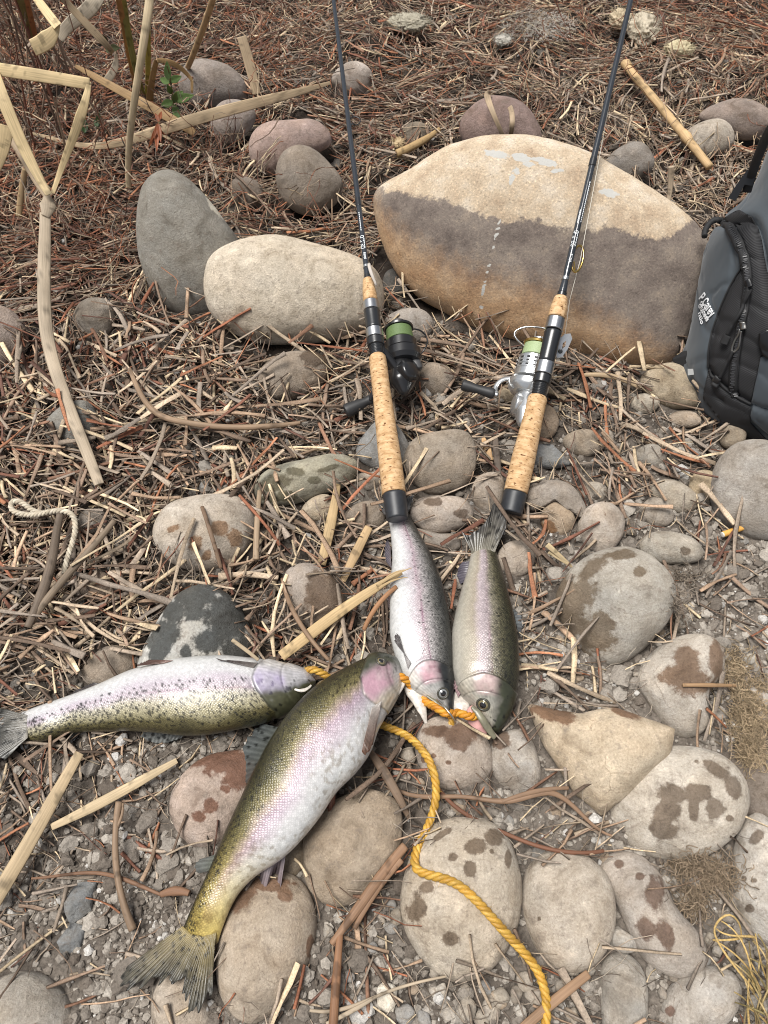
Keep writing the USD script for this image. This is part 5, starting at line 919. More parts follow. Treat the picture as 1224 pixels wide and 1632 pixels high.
def dashes(rod, T, spans, ang, wpx, r=0.0008):
    p = []
    for a, b in spans:
        pts = [rod.A + rod.at(y) * rod.ax + rod.rad(y, wpx) * 1.02 * (-rod.side * math.sin(ang) + rod.n * math.cos(ang)) for y in np.linspace(a, b, 4)]
        p.append(tube(pts, r, 5, 0.3, rod.n))
    mesh(T, 'small_print', *join(p), 'print_white')
dashes(rr_, TR, [(358 - 3.1 * k, 358 - 3.1 * k - 2.1) for k in range(7)], 0.35, 10.6); dashes(rr_, TR, [(356 - 3.1 * k, 356 - 3.1 * k - 2.2) for k in range(21)], -0.55, 10.5, 0.0007)
g0 = rr_.pt(412); gd = unit(-rr_.side * -1.0 * 0 + rr_.side * 0.55 - rr_.n * 0.83)
# stripper guide: a golden ring standing below the blank
a = np.arange(49) * 2 * np.pi / 48; gc = rr_.pt(408) + rr_.side * 0.010 - rr_.n * 0.004
mesh(TR, 'line_guide', *join([tube(gc + (np.cos(a)[:, None] * rr_.ax * 0.020 + np.sin(a)[:, None] * (rr_.side * 0.9 - rr_.n * 0.4) * 0.0085), 0.0016, 8, cap=False), tube([rr_.pt(422), rr_.pt(416) + rr_.side * 0.006, gc - rr_.ax * 0.018], 0.0013, 6)]), 'gold_metal')
mesh(TR, 'line_guide', *tube(rr_.pt(60) - rr_.n * 0.008 + (np.cos(a)[:, None] * rr_.side + np.sin(a)[:, None] * rr_.n) * 0.006, 0.0008, 6, cap=False), 'seat_black')
# silver reel: hangs under the seat, a little to the left
hang = unit(-rr_.n * 0.93 - rr_.side * 0.30); AX = rr_.ax; SD_ = np.cross(AX, hang)
O = rr_.pt(566) + hang * 0.052
def L3(a_, h_=0.0, s_=0.0, O=O, h=hang, s=SD_): return O + AX * a_ + h * h_ + s * s_
RE = mesh(TR, 'reel', *join([hull([L3(-0.044, -0.006), L3(-0.072, -0.014), L3(-0.070, -0.002), L3(-0.088, -0.016)], [0.014, 0.0145, 0.0135, 0.010]), lathe(L3(-0.064, -0.006, -0.020), SD_, AX, [(0, 0.010), (0.002, 0.0165), (0.036, 0.0165), (0.038, 0.010)], 40), hull([L3(-0.066, -0.012), L3(-0.040, -0.040)], [0.007, 0.0055]), hull([L3(-0.010, -0.039), L3(-0.07, -0.039)], [0.0045, 0.004])]), 'reel_silver', label='silver spinning reel body with its foot in the seat')
def lat(T, name, prof, mat, o=O, ax=AX, sd=SD_, label=None):
    v, f = lathe(o, ax, sd, prof, 56)
    if np.einsum('ij,ij->i', v[f[:, 0]] - o, np.cross(v[f[:, 1]] - o, v[f[:, 2]] - o)).sum() < 0: f = f[:, ::-1]
    return mesh(T, name, v, f, mat, label=label, smooth=35)
lat(RE, 'rotor', [(-0.046, 0.012), (-0.044, 0.023), (-0.038, 0.0285), (-0.032, 0.0295), (-0.026, 0.0285), (-0.0245, 0.024)], 'reel_silver')
lat(RE, 'spool', [(-0.022, 0.020), (-0.020, 0.0238), (-0.012, 0.0240), (-0.0115, 0.0228), (-0.0100, 0.0228), (-0.0095, 0.0238), (-0.006, 0.0238), (-0.0055, 0.0228), (-0.004, 0.0228), (-0.0035, 0.0238), (0.010, 0.0232), (0.011, 0.0215), (0.013, 0.018)], 'reel_silver')
sl = []
for k in range(3):
    for q_ in range(14):
        a_ = q_ / 14 * 2 * np.pi + 0.2; rd_ = hang * math.cos(a_) + SD_ * math.sin(a_); tg = np.cross(AX, rd_); c_ = L3(0.0045 - 0.0055 * k) + rd_ * 0.0238; bx = np.array(trimesh.creation.box([0.0024, 0.0046, 0.0008]).vertices); sl.append((c_ + bx[:, :1] * AX + bx[:, 1:2] * tg + bx[:, 2:] * rd_, np.array(trimesh.creation.box([1, 1, 1]).faces)))
mesh(RE, 'spool_slots', *join(sl), 'reel_black', smooth=False)
lat(RE, 'spool_line', [(0.0125, 0.0175), (0.0135, 0.0200), (0.030, 0.0190), (0.031, 0.016)], 'line_green_pale')
lat(RE, 'spool_lip', [(0.0305, 0.014), (0.031, 0.0205), (0.0335, 0.0212), (0.0355, 0.0195), (0.036, 0.006)], 'gold_metal')
lat(RE, 'drag_knob', [(0.036, 0.009), (0.042, 0.009), (0.044, 0.006)], 'reel_silver')
mesh(RE, 'bail_arm', *plate([(889, 543), (899, 533), (908, 532), (911, 540), (905, 556), (897, 568), (889, 570), (887, 560)], 0.105, 0.005, holes=[[(897, 547), (902, 543), (901, 552), (896, 556)]]), 'reel_silver', smooth=False)
mesh(RE, 'screw', *cyl(P(893, 560, 0.1085), P(893, 560, 0.1085) + frame_at(P(893, 560, 0.1))[2] * 0.002, 0.0032), 'seat_black')
mesh(RE, 'bail_wire', *tube(path3([(896, 548, 0.085), (884, 530, 0.085), (866, 523, 0.085), (846, 521, 0.085), (828, 524, 0.08), (820, 531, 0.075), (824, 541, 0.07), (834, 550, 0.065), (843, 560, 0.06)], 60), 0.0015, 8), 'screw_steel')
hp = path3([(862, 622, 0.05), (846, 611, 0.052), (832, 606, 0.055), (812, 603, 0.055), (800, 606, 0.054), (793, 612, 0.052), (790, 626, 0.05)], 40)
mesh(RE, 'handle_arm', *tube(hp, np.interp(np.arange(40), [0, 12, 18, 39], [0.0075, 0.0075, 0.004, 0.0034]), 14, 0.7), 'reel_silver')
k0, k1 = P(788, 628, 0.050), P(736, 613, 0.052); kx = unit(k1 - k0); kl = np.linalg.norm(k1 - k0)
lat(RE, 'handle_knob', [(0, 0.006), (0.003, 0.0078), (0.010, 0.0075), (kl * 0.5, 0.0062), (kl - 0.008, 0.0082), (kl - 0.002, 0.0082), (kl, 0.006)], 'knob_rubber', k0, kx, np.array([0, 0, 1.0]))
mesh(RE, 'knob_collar', *cyl(P(794, 630, 0.05), k0, 0.0042), 'screw_steel')
mesh(TR, 'taut_line', *tube([P(900, 536, 0.10), P(908, 478, 0.13), gc + rr_.side * 0.004, rr_.pt(60) - rr_.n * 0.008, rr_.pt(-100) - rr_.n * 0.006], 0.00045, 5), 'fishing_line')
# left rod
LA, LB = P(633, 826, 0.048), P(588, 460, 0.128)
lr = Rod(LA, LB, 2.3)
TL = thing('fishing_rod', 'fishing rod with black spinning reel leaning on the cream boulder', 'fishing rod', tuple(np.r_[LA[:2], 0]))
lr.piece(TL, 'butt_cap', [(828, 35), (787, 37.5)], 'butt_black')
lr.piece(TL, 'cork_grip', [(787, 38), (740, 37), (680, 33), (620, 29), (580, 28), (570, 27), (566, 23)], 'cork', label='long rear cork grip')
lr.piece(TL, 'locking_thread', [(568, 22), (550, 23)], 'seat_black', groove=8)
lr.piece(TL, 'locking_ring', [(552, 27), (540, 28)], 'seat_black')
lr.piece(TL, 'metal_band', [(540, 28), (525, 27.5)], 'brushed_ring')
lr.piece(TL, 'reel_seat', [(525, 25), (510, 25), (496, 26)], 'seat_black')
lr.piece(TL, 'metal_band', [(496, 26), (481, 25)], 'brushed_ring')
lr.piece(TL, 'cork_grip', [(481, 23), (468, 22), (452, 18), (445, 16)], 'cork', label='short tapered fore grip of cork')
lr.piece(TL, 'blank', [(445, 10.5), (425, 9.6), (420, 9.2), (300, 8.6), (150, 7.4), (0, 6.2), (-120, 5.6)], 'blank_black')
lr.piece(TL, 'winding_check', [(446, 11.5), (438, 11)], 'seat_black'); lr.piece(TL, 'thread_wrap', [(428, 10.6), (423, 10.4)], 'screw_steel'); lr.piece(TL, 'ferrule_wrap', [(330, 10), (316, 9.6)], 'seat_black')
lr.print(TL, 'lettering', 'CELILO', 399, 378, 0.35, 9.4); lr.print(TL, 'lettering', 'okuma', 416, 405, 0.2, 9.4)
dashes(lr, TL, [(370 - 3.0 * k, 370 - 3.0 * k - 2.0) for k in range(10)], 0.3, 9.0, 0.0007)
for y_g, r_g in ((190, 0.0085),):
    c = lr.pt(y_g) + lr.side * 0.011 - lr.n * 0.004
    mesh(TL, 'line_guide', *join([tube(c + (np.cos(a)[:, None] * lr.ax + np.sin(a)[:, None] * lr.side) * r_g, 0.0010, 8, cap=False), tube([lr.pt(y_g + 18), lr.pt(y_g + 6) + lr.side * 0.006, c - lr.ax * r_g], 0.0009, 6), tube([lr.pt(y_g - 16), c + lr.ax * r_g], 0.0009, 6)]), 'seat_black')
AX = lr.ax; hangL = unit(-lr.n * 0.60 + lr.side * 0.80); SDL = np.cross(AX, hangL); OL = lr.pt(527) + hangL * 0.048
def M3(a_, h_=0.0, s_=0.0): return OL + AX * a_ + hangL * h_ + SDL * s_
RL = mesh(TL, 'reel', *join([hull([M3(-0.042, -0.004), M3(-0.068, -0.010), M3(-0.066, 0.002), M3(-0.084, -0.006)], [0.015, 0.0145, 0.0135, 0.009]), lathe(M3(-0.060, -0.004, -0.020), SDL, AX, [(0, 0.010), (0.002, 0.017), (0.036, 0.017), (0.038, 0.010)], 40), hull([M3(-0.055, -0.012), M3(-0.028, -0.038)], [0.007, 0.0055]), hull([M3(0.0, -0.037), M3(-0.05, -0.037)], [0.0045, 0.004])]), 'reel_black', label='black spinning reel body with its foot in the seat')
latL = lambda name, prof, mat: lat(RL, name, prof, mat, OL, AX, SDL)
latL('rotor', [(-0.042, 0.012), (-0.040, 0.024), (-0.034, 0.028), (-0.022, 0.0275), (-0.020, 0.024)], 'reel_black')
latL('spool', [(-0.021, 0.020), (-0.018, 0.0236), (-0.006, 0.0236), (-0.004, 0.021), (-0.003, 0.018)], 'reel_black')
latL('spool_line', [(-0.0035, 0.017), (-0.002, 0.0200), (0.016, 0.0192), (0.017, 0.016)], 'line_green')
latL('spool_lip', [(0.0165, 0.014), (0.017, 0.0215), (0.020, 0.0218), (0.022, 0.0195), (0.0225, 0.006)], 'reel_black')
latL('drag_knob', [(0.022, 0.011), (0.030, 0.0105), (0.032, 0.007)], 'reel_grey')
up3 = frame_at(OL)[2]
mesh(RL, 'bail_arm', *hull([P(645, 530, 0.084), P(650, 558, 0.084), P(664, 584, 0.068)], [0.0105, 0.009, 0.009]), 'reel_black')
mesh(RL, 'rotor_arm', *hull([P(628, 552, 0.085), P(642, 590, 0.08), P(658, 614, 0.06)], [0.004, 0.0035, 0.003]), 'reel_black')
mesh(RL, 'screw', *cyl(P(646, 531, 0.0935), P(646, 531, 0.0935) + up3 * 0.0035, 0.0034), 'screw_steel'); mesh(RL, 'screw', *cyl(P(650, 550, 0.0925), P(650, 550, 0.0925) + up3 * 0.0035, 0.0022), 'screw_steel')
mesh(RL, 'line_roller', *cyl(P(660, 574, 0.078), P(666, 590, 0.072), 0.0085), 'reel_grey')
mesh(RL, 'bail_wire', *tube(path3([(654, 526, 0.085), (668, 526, 0.08), (678, 534, 0.074), (681, 546, 0.068), (677, 556, 0.062), (670, 566, 0.06)], 40), 0.0012, 8), 'reel_black')
mesh(RL, 'handle_arm', *tube(path3([(632, 598, 0.06), (610, 612, 0.055), (596, 626, 0.045), (590, 638, 0.036)], 30), 0.004, 10), 'reel_black')
k0, k1 = P(592, 636, 0.034), P(550, 656, 0.028); kx = unit(k1 - k0); kl = np.linalg.norm(k1 - k0)
lat(RL, 'handle_knob', [(0, 0.006), (0.002, 0.0075), (0.010, 0.0062), (kl * 0.45, 0.0085), (kl - 0.006, 0.0105), (kl - 0.001, 0.0098), (kl, 0.007)], 'knob_rubber', k0, kx, np.array([0, 0, 1.0]))

# ------------------------------------------------------------------ the backpack at the right edge
look('pack_slate', {'g': ('geometry', {}), 'n': ('noise_texture', {'scale': 9.0, 'detail': 3.0}), 'c': ('rgb_ramp', {'ramp': [(0.3, (0.046, 0.056, 0.066)), (0.7, (0.074, 0.088, 0.10))]}), 'w': ('noise_texture', {'scale': 1500.0, 'detail': 1.0}), 'b': ('bump', {'strength': 0.3, 'distance': 0.0004}), 'p': ('principled_bsdf', {'roughness': 0.62, 'specular_ior_level': 0.35, 'sheen_weight': 0.15})},
     [('g.position', 'n.vector'), ('n.fac', 'c.fac'), ('c.color', 'p.base_color'), ('g.position', 'w.vector'), ('w.fac', 'b.height'), ('b.normal', 'p.normal')])
look('pack_black', {'g': ('geometry', {}), 'wv': ('wave_texture', {'scale': 160.0, 'bands_direction': 'z', 'distortion': 0.4}), 'c': ('rgb_ramp', {'ramp': [(0.0, (0.012, 0.012, 0.013)), (1.0, (0.030, 0.030, 0.032))]}), 'b': ('bump', {'strength': 0.35, 'distance': 0.0006}), 'p': ('principled_bsdf', {'roughness': 0.7, 'specular_ior_level': 0.35})},
     [('g.position', 'wv.vector'), ('wv.fac', 'c.fac'), ('c.color', 'p.base_color'), ('wv.fac', 'b.height'), ('b.normal', 'p.normal')])
plain('webbing', (0.012, 0.012, 0.013), 0.75, var=0.3, scale=900, bump=0.4)
plain('buckle_plastic', (0.010, 0.010, 0.011), 0.3)
PK = [(1222, 205), (1206, 262), (1180, 322), (1150, 352), (1139, 378), (1133, 430), (1128, 500), (1120, 560), (1116, 596), (1128, 632), (1152, 668), (1180, 694), (1230, 708), (1330, 712), (1420, 690), (1500, 600), (1520, 400), (1480, 200), (1380, 110), (1270, 130)]
pkv, pkf, pks = stone_shape(PK, 301, thick=0.62, bury=0.92, sub=6, rough=0.012, square=0.80)
px_, py_, _ = proj(pkv)
nrm_ = usdkit.meshkit.arrays((pkv, pkf), True)[2]
crease = lambda path, w, dep: -dep * np.exp(-(cKDTree(spline(path, 300)).query(np.stack([px_, py_], 1))[0] / w) ** 2)
pkv = pkv + nrm_ * (crease([(1140, 350), (1165, 352), (1196, 350), (1214, 395), (1224, 450), (1240, 560)], 7, 0.010) + crease([(1184, 424), (1160, 462), (1143, 505), (1132, 545), (1128, 590), (1150, 640)], 4, 0.004) + crease([(1128, 590), (1150, 614), (1195, 642), (1260, 660)], 5, 0.006)
     + 0.010 * (meshkit.fbm(pkv * 9, 3, 8) - 0.5) + 0.0035 * (meshkit.fbm(pkv * np.array([46, 26, 9.0]), 3, 9) - 0.5) - 0.0022 * sstep(0.42, 0.5, meshkit.fbm(pkv * np.array([14, 14, 30.0]), 2, 19)) * sstep(0.58, 0.5, meshkit.fbm(pkv * np.array([14, 14, 30.0]), 2, 19)))[:, None]
TP = thing('backpack', 'dark grey and black backpack standing at the right edge', 'backpack', tuple(np.r_[pkv[:, :2].mean(0), 0]))
mesh(TP, 'body', pkv, pkf, 'pack_slate')
SP = Surf(pkv, pkf); OUT.append(Polygon(PK))
pn = lambda name, pts, lift, mat, th=0.002, step=3.5, sm=None, label=None: mesh(TP, name, *patch(SP, pts, lift, th, step, sm), mat, label=label)
pn('panel', [(1140, 352), (1154, 351), (1172, 362), (1185, 382), (1194, 408), (1199, 440), (1196, 478), (1188, 520), (1180, 565), (1176, 610), (1180, 640), (1150, 622), (1134, 604), (1129, 578), (1131, 545), (1142, 506), (1158, 466), (1183, 425), (1177, 395), (1162, 370)], 0.0022, 'pack_black', label='black side panel with the zip')
pn('panel', [(1156, 348), (1180, 336), (1200, 345), (1212, 382), (1220, 430), (1236, 470), (1250, 560), (1214, 566), (1206, 600), (1197, 644), (1181, 640), (1177, 610), (1181, 565), (1189, 520), (1197, 478), (1200, 440), (1195, 406), (1186, 380), (1174, 361)], 0.0030, 'pack_black', label='black mesh front panel')
pn('panel', [(1129, 586), (1150, 618), (1180, 640), (1197, 648), (1196, 672), (1222, 700), (1216, 704), (1182, 692), (1148, 667), (1122, 634)], 0.0026, 'pack_black', label='black base panel')
def cord(T, name, pts, r, mat, lift=0.004, n=80, flat=1.0, sides=8):
    p = spline(pts, n) if len(pts) > 2 else poly(pts, n); q = SP.at(p[:, 0], p[:, 1], lift); 
    for _ in range(3): q[1:-1] = (q[:-2] + 2 * q[1:-1] + q[2:]) / 4
    return mesh(T, name, *tube(q, r, sides, flat, upv=SP.normal(*p[n // 2])), mat)
cord(TP, 'piping', [(1127, 378), (1131, 362), (1142, 354), (1156, 360), (1172, 380), (1182, 402), (1190, 430)], 0.0042, 'webbing', 0.0035)
cord(TP, 'piping', [(1184, 424), (1160, 464), (1143, 506), (1132, 545), (1129, 584)], 0.0012, 'webbing', 0.003)
cord(TP, 'piping', [(1129, 588), (1150, 614), (1180, 636), (1197, 644)], 0.0022, 'webbing', 0.004)
zp = [(1158, 358), (1176, 378), (1188, 404), (1194, 436), (1192, 470), (1184, 512), (1176, 555), (1170, 600), (1172, 632)]
cord(TP, 'zip_tape', zp, 0.0055, 'webbing', 0.0045, flat=0.25)
zc = spline(zp, 110); q = SP.at(zc[:, 0], zc[:, 1], 0.0058); tq = unit(np.gradient(q, axis=0)); sq = unit(np.cross(tq, -unit(q - EYE)))
tb = []
for k in range(110):
    b = trimesh.creation.box([0.0046, 0.0014, 0.0014]); vv = np.array(b.vertices); e3 = np.cross(sq[k], tq[k]); tb.append((q[k] + vv[:, :1] * sq[k] + vv[:, 1:2] * tq[k] + vv[:, 2:] * e3 + sq[k] * 0.0006 * (-1) ** k, np.array(b.faces)))
plain('zip_teeth', (0.05, 0.05, 0.053), 0.35); mesh(TP, 'zip_teeth', *join(tb), 'zip_teeth', smooth=False)
for nm, pts, r, mat in (('zip_slider', [(1187, 512), (1191, 524)], 0.0042, 'screw_dark'), ('zip_slider', [(1196, 446), (1200, 458)], 0.0045, 'buckle_plastic')):
    if mat == 'screw_dark': plain('screw_dark', (0.32, 0.31, 0.29), 0.35, 1.0)
    cord(TP, nm, pts, r, mat, 0.009, 12, 0.6, 10)
cord(TP, 'zip_pull', [(1184, 524), (1178, 538), (1171, 552), (1170, 560), (1177, 556), (1184, 540), (1187, 526)], 0.0013, 'screw_dark', 0.009, 50)
cord(TP, 'pull_cord', [(1171, 558), (1162, 578), (1152, 598)], 0.0022, 'webbing', 0.009, 30); cord(TP, 'pull_tab', [(1150, 598), (1142, 614)], 0.0052, 'knob_rubber', 0.010, 16, 0.4)
cord(TP, 'zip_pull', [(1197, 452), (1194, 470), (1190, 486), (1196, 476), (1203, 462)], 0.0016, 'webbing', 0.010, 40)
cord(TP, 'pull_cord', [(1199, 462), (1190, 486), (1178, 510), (1166, 532)], 0.0026, 'webbing', 0.010, 40); cord(TP, 'pull_tab', [(1166, 534), (1158, 548)], 0.0058, 'webbing', 0.010, 16, 0.4)
pn('pocket_flap', [(1214, 568), (1230, 562), (1262, 566), (1262, 690), (1226, 688), (1197, 664), (1202, 625), (1208, 596)], 0.0055, 'pack_slate', 0.003, label='grey pocket flap')
pn('strap_keeper', [(1211, 530), (1222, 524), (1236, 524), (1236, 570), (1222, 568), (1215, 560)], 0.009, 'buckle_plastic', 0.004)
mesh(TP, 'shoulder_strap', *tube(path3([(1240, 190, 0.42), (1220, 222, 0.38), (1208, 250, 0.345), (1197, 282, 0.31), (1190, 306, 0.29)], 40), 0.0055, 12, 0.45, upv=(-0.3, -0.6, 0.6)), 'webbing')
mesh(TP, 'buckle', *plate([(1187, 272), (1202, 275), (1198, 296), (1187, 294), (1178, 318), (1166, 314), (1176, 292)], 0.30, 0.010), 'buckle_plastic', smooth=False)
mesh(TP, 'hip_belt', *hull([P(1076, 573, 0.045), P(1090, 566, 0.055), P(1118, 562, 0.075), P(1124, 616, 0.04), P(1108, 604, 0.04)], [0.004, 0.006, 0.008, 0.008, 0.005], 2), 'webbing')
mesh(TP, 'belt_tag', *plate([(1096, 588), (1104, 588), (1106, 597), (1097, 598)], 0.066, 0.002), plain('tag_grey', (0.3, 0.3, 0.29), 0.6), smooth=False)
plain('pack_print', (0.75, 0.76, 0.77), 0.6)
def pack_text(text, p0, p1, hpx, up):
    m = meshkit.text_mesh(text, 1.0, 0.05, True); v, f = np.array(m.vertices), np.array(m.faces); v[:, 0] -= v[:, 0].min(); v[:, 0] /= v[:, 0].max()
    p0, p1, up = map(np.asarray, (p0, p1, up)); xy = p0 + v[:, :1] * (p1 - p0) + v[:, 1:2] * hpx * up
    mesh(TP, 'lettering', SP.at(xy[:, 0], xy[:, 1], 0.0016 + v[:, 2] / 0.05 * 0.0006), f, 'pack_print', smooth=False)
pack_text('P.Carey', (1116, 476), (1134, 507), 13, (0.62, -0.78))
pack_text('dfulness', (1115, 487), (1128, 513), 6.5, (0.66, -0.75))
pack_text('ntic', (1114.5, 500), (1119.0, 518), 6.5, (0.72, -0.6))

# ------------------------------------------------------------------ reeds, sticks, weeds, fluff
STRAW, STRAW2, GREYST, BRN = (0.66, 0.54, 0.33), (0.50, 0.385, 0.225), (0.38, 0.33, 0.27), (0.24, 0.16, 0.105)
def ribbon(pts, w, n=48, flat=0.14, straight=False, upv=None, z=None):
    """pts: (px, py, z); w: widths in photo pixels"""
    c = path3(pts, n, z, straight); sc = np.linalg.norm(c - EYE, axis=1) / FPX
    ww = np.interp(np.linspace(0, 1, n), np.linspace(0, 1, len(np.atleast_1d(w))), np.atleast_1d(w)) * sc * 0.5
    view = unit(EYE - c.mean(0)) if upv is None else np.asarray(upv, float)
    v, f = tube(c, ww, 12, flat, upv=view)
    l = np.r_[0, np.cumsum(np.linalg.norm(np.diff(c, axis=0), axis=1))]; an = np.abs(((np.arange(12) / 12 * 2 + 0.5) % 2) - 1)
    uv = np.vstack([np.stack([np.repeat(l, 12), np.tile(an, n) * np.repeat(ww, 12) * 2], 1), [[0, 0], [l[-1], 0]]])
    return v, f, uv
def reed(name, label, pieces, col, cat='reed leaf', mat='reed', **kw):
    vs, fs, us, n = [], [], [], 0
    for pc in pieces:
        v, f, u = ribbon(*pc, **kw); vs.append(v); fs.append(f + n); us.append(u); n += len(v)
    v = np.vstack(vs); t = np.asarray(col)[None] * np.array([1.06, 1.0, 0.93]) * (0.62 + 0.62 * meshkit.fbm(v * 36, 4, n % 97))[:, None]; t = t * (1 - 0.45 * sstep(0.62, 0.70, meshkit.fbm(v * 110 + 3, 3, 5)))[:, None]
    return mesh(None, name, v, np.vstack(fs), mat, {'tint': np.clip(t, 0, 1)}, uv=np.vstack(us), label=label, cat=cat)
def stem_label(v, tone, hgt):
    a0, a1 = proj(v[:6].mean(0)), proj(v[54:60].mean(0)); c = min(LAND, key=lambda c: max(abs(a0[0] - c[1]), abs(a0[1] - c[2]))); dx, dy = a0[0] - c[1], a0[1] - c[2]
    side = ('right of' if dx > 0 else 'left of') if abs(dx) > abs(dy) else ('in front of' if dy > 0 else 'behind'); lean = a1[0] - a0[0]
    return f"{'tall' if hgt > 0.24 else ('short' if hgt < 0.16 else 'middling')} thin {tone} dry stem {'leaning left' if lean < -25 else ('leaning right' if lean > 25 else 'standing straight')} {'close ' if max(abs(dx), abs(dy)) < 60 else ''}{side} {c[0]}"
st_r = np.random.default_rng(61)
for k in range(120):
    x, y = st_r.uniform(-60, 60 + 140 * st_r.random()), st_r.uniform(-20, 320); hgt = st_r.uniform(0.10, 0.40); lean = st_r.normal(-0.02, 0.07); b = P(x, y, 0.0); e = b + [lean, st_r.normal(0.02, 0.04), hgt]; m_ = (b + e) / 2 + st_r.normal(0, 0.006, 3)
    v, f = tube(spline([b, m_, e], 10), np.linspace(1, 0.6, 10) * st_r.uniform(0.0010, 0.0030), 6); tn = [(0.13, 0.085, 0.06), (0.20, 0.14, 0.10), (0.15, 0.065, 0.042), (0.26, 0.19, 0.13)][k % 4]
    mesh(None, 'dry_stem', v, f, 'twig', {'tint': np.broadcast_to(tn, v.shape)}, label=stem_label(v, ['dark brown', 'brown', 'rust red', 'tan'][k % 4], hgt), cat='stem', group='dry stems standing in the back left corner')
reed('reed_leaf', 'straw coloured reed leaf bent into a V at the left edge', [([(-20, 108, 0.30), (60, 120, 0.30), (143, 134, 0.29)], (15, 15, 14)), ([(142, 130, 0.29), (136, 160, 0.28), (118, 215, 0.24), (84, 308, 0.18)], (5, 13, 9, 5))], STRAW)
reed('reed_leaf', 'broad straw coloured reed leaf slanting down to the knot of the broken stalk', [([(-12, 110, 0.30), (6, 160, 0.28), (38, 235, 0.23), (78, 310, 0.18)], (15, 16, 15, 9))], STRAW)
reed('reed_stalk', 'long grey broken reed stalk slanting across the litter at the left', [([(74, 312, 0.17), (76, 330, 0.165), (72, 345, 0.16)], (8, 22, 10)), ([(72, 340, 0.16), (71, 400, 0.14), (70, 450, 0.125), (76, 540, 0.09), (97, 615, 0.065), (130, 700, 0.045), (158, 772, 0.035)], (14, 17, 18, 18, 18, 17, 15))], (0.43, 0.37, 0.29), 'reed stalk', flat=0.35)
reed('reed_leaf', 'folded straw reed leaf hanging at the top left corner', [([(104, -20, 0.36), (88, 6, 0.36), (64, -10 + 48, 0.36)], (8, 14, 13))] if False else [([(50, -14, 0.36), (66, 8, 0.36), (92, 42, 0.35)], (8, 11, 12)), ([(92, 38, 0.35), (80, 58, 0.34), (52, 76, 0.33)], (6, 20, 18))], STRAW)
reed('reed_stalk', 'tall pale straight reed stem standing in the red needles', [([(242, -30, 0.34), (230, 60, 0.28), (219, 130, 0.22), (205, 300, 0.03)], (11, 10, 9, 7))], (0.62, 0.53, 0.37), 'reed stalk', flat=0.5)
reed('reed_stalk', 'thin straw stem leaning left of the small pale stone by the left rod', [([(345, -20, 0.30), (322, 50, 0.2), (299, 108, 0.09)], (8, 8, 7))], (0.5, 0.36, 0.21), 'reed stalk', flat=0.6)
reed('reed_leaf', 'short broad tan reed strip standing beside the grey stone at the back', [([(385, 58, 0.13), (397, 100, 0.09), (409, 150, 0.04)], (13, 14, 12))], (0.50, 0.40, 0.28))
reed('reed_leaf', 'long curved fallen reed leaf sweeping across the back left', [([(526, 132, 0.06), (470, 148, 0.075), (400, 166, 0.085), (340, 182, 0.085), (285, 198, 0.075), (230, 216, 0.06), (150, 233, 0.05), (95, 224, 0.05), (45, 212, 0.05)], (4, 9, 13, 15, 15, 13, 9, 5, 3))], (0.52, 0.42, 0.29))
reed('reed_leaf', 'brown fallen reed leaf crossing behind the green weed', [([(120, 105, 0.10), (165, 130, 0.10), (205, 152, 0.09), (260, 182, 0.075), (310, 212, 0.05)], (4, 9, 11, 13, 10))], (0.40, 0.28, 0.155))
reed('reed_leaf', 'tan reed leaf slanting across the top left', [([(95, -10, 0.26), (130, 30, 0.22), (168, 70, 0.18), (180, 84, 0.16)], (8, 9, 10, 6))], (0.40, 0.32, 0.22))
reed('reed_leaf', 'pale curled reed leaf behind the tan one at the top left', [([(158, -14, 0.22), (140, 16, 0.20), (120, 32, 0.18), (94, 62, 0.15)], (18, 17, 15, 12))], (0.55, 0.50, 0.41))
reed('reed_leaf', 'small cream curled reed tip among the red needles', [([(184, 86, 0.12), (184, 104, 0.1), (174, 124, 0.08), (164, 138, 0.06)], (3, 9, 10, 6))], (0.6, 0.55, 0.45))
reed('reed_leaf', 'thin orange brown reed folded over beside the green weed', [([(238, 170, 0.03), (242, 130, 0.1), (250, 96, 0.16)], (10, 8, 6)), ([(250, 96, 0.16), (272, 100, 0.15), (292, 112, 0.13), (306, 128, 0.11)], (5, 7, 6, 4)), ([(306, 128, 0.11), (306, 148, 0.09)], (4, 3))], (0.47, 0.32, 0.16))
reed('green_reed', 'green and yellow reed blade rising left of the tall pale stem', [([(232, 158, 0.03), (217, 112, 0.12), (206, 60, 0.2), (194, -20, 0.34)], (6, 8, 8, 7))], (0.32, 0.33, 0.12), 'reed')
reed('green_reed', 'orange brown reed blade rising left of the green one', [([(222, 160, 0.03), (208, 98, 0.13), (200, 56, 0.2), (184, -20, 0.33)], (6, 7, 7, 7))], (0.48, 0.28, 0.12), 'reed')
reed('green_reed', 'yellow green reed blade rising right behind the tall pale stem', [([(234, 156, 0.03), (236, 110, 0.12), (236, 60, 0.2), (232, -20, 0.34)], (6, 7, 6, 5))], (0.44, 0.40, 0.11), 'reed')
reed('green_reed', 'olive reed blade in the top left corner', [([(48, 60, 0.1), (38, 24, 0.18), (26, -20, 0.3)], (9, 10, 9))], (0.25, 0.25, 0.11), 'reed')
reed('green_reed', 'rust orange reed blade beside the olive one in the top left corner', [([(58, 64, 0.1), (48, 24, 0.18), (36, -20, 0.3)], (6, 7, 7))], (0.46, 0.23, 0.11), 'reed')
reed('reed_leaf', 'straw reed end poking in at the left edge', [([(9, 200, 0.22), (4, 232, 0.2), (-8, 276, 0.17)], (20, 17, 9))], STRAW)
reed('reed_stalk', 'grey brown stem running down behind the straw V at the left', [([(-4, 200, 0.18), (30, 240, 0.17), (54, 282, 0.15), (78, 318, 0.13)], (8, 10, 10, 8))], (0.36, 0.29, 0.21), 'reed stalk', flat=0.5)
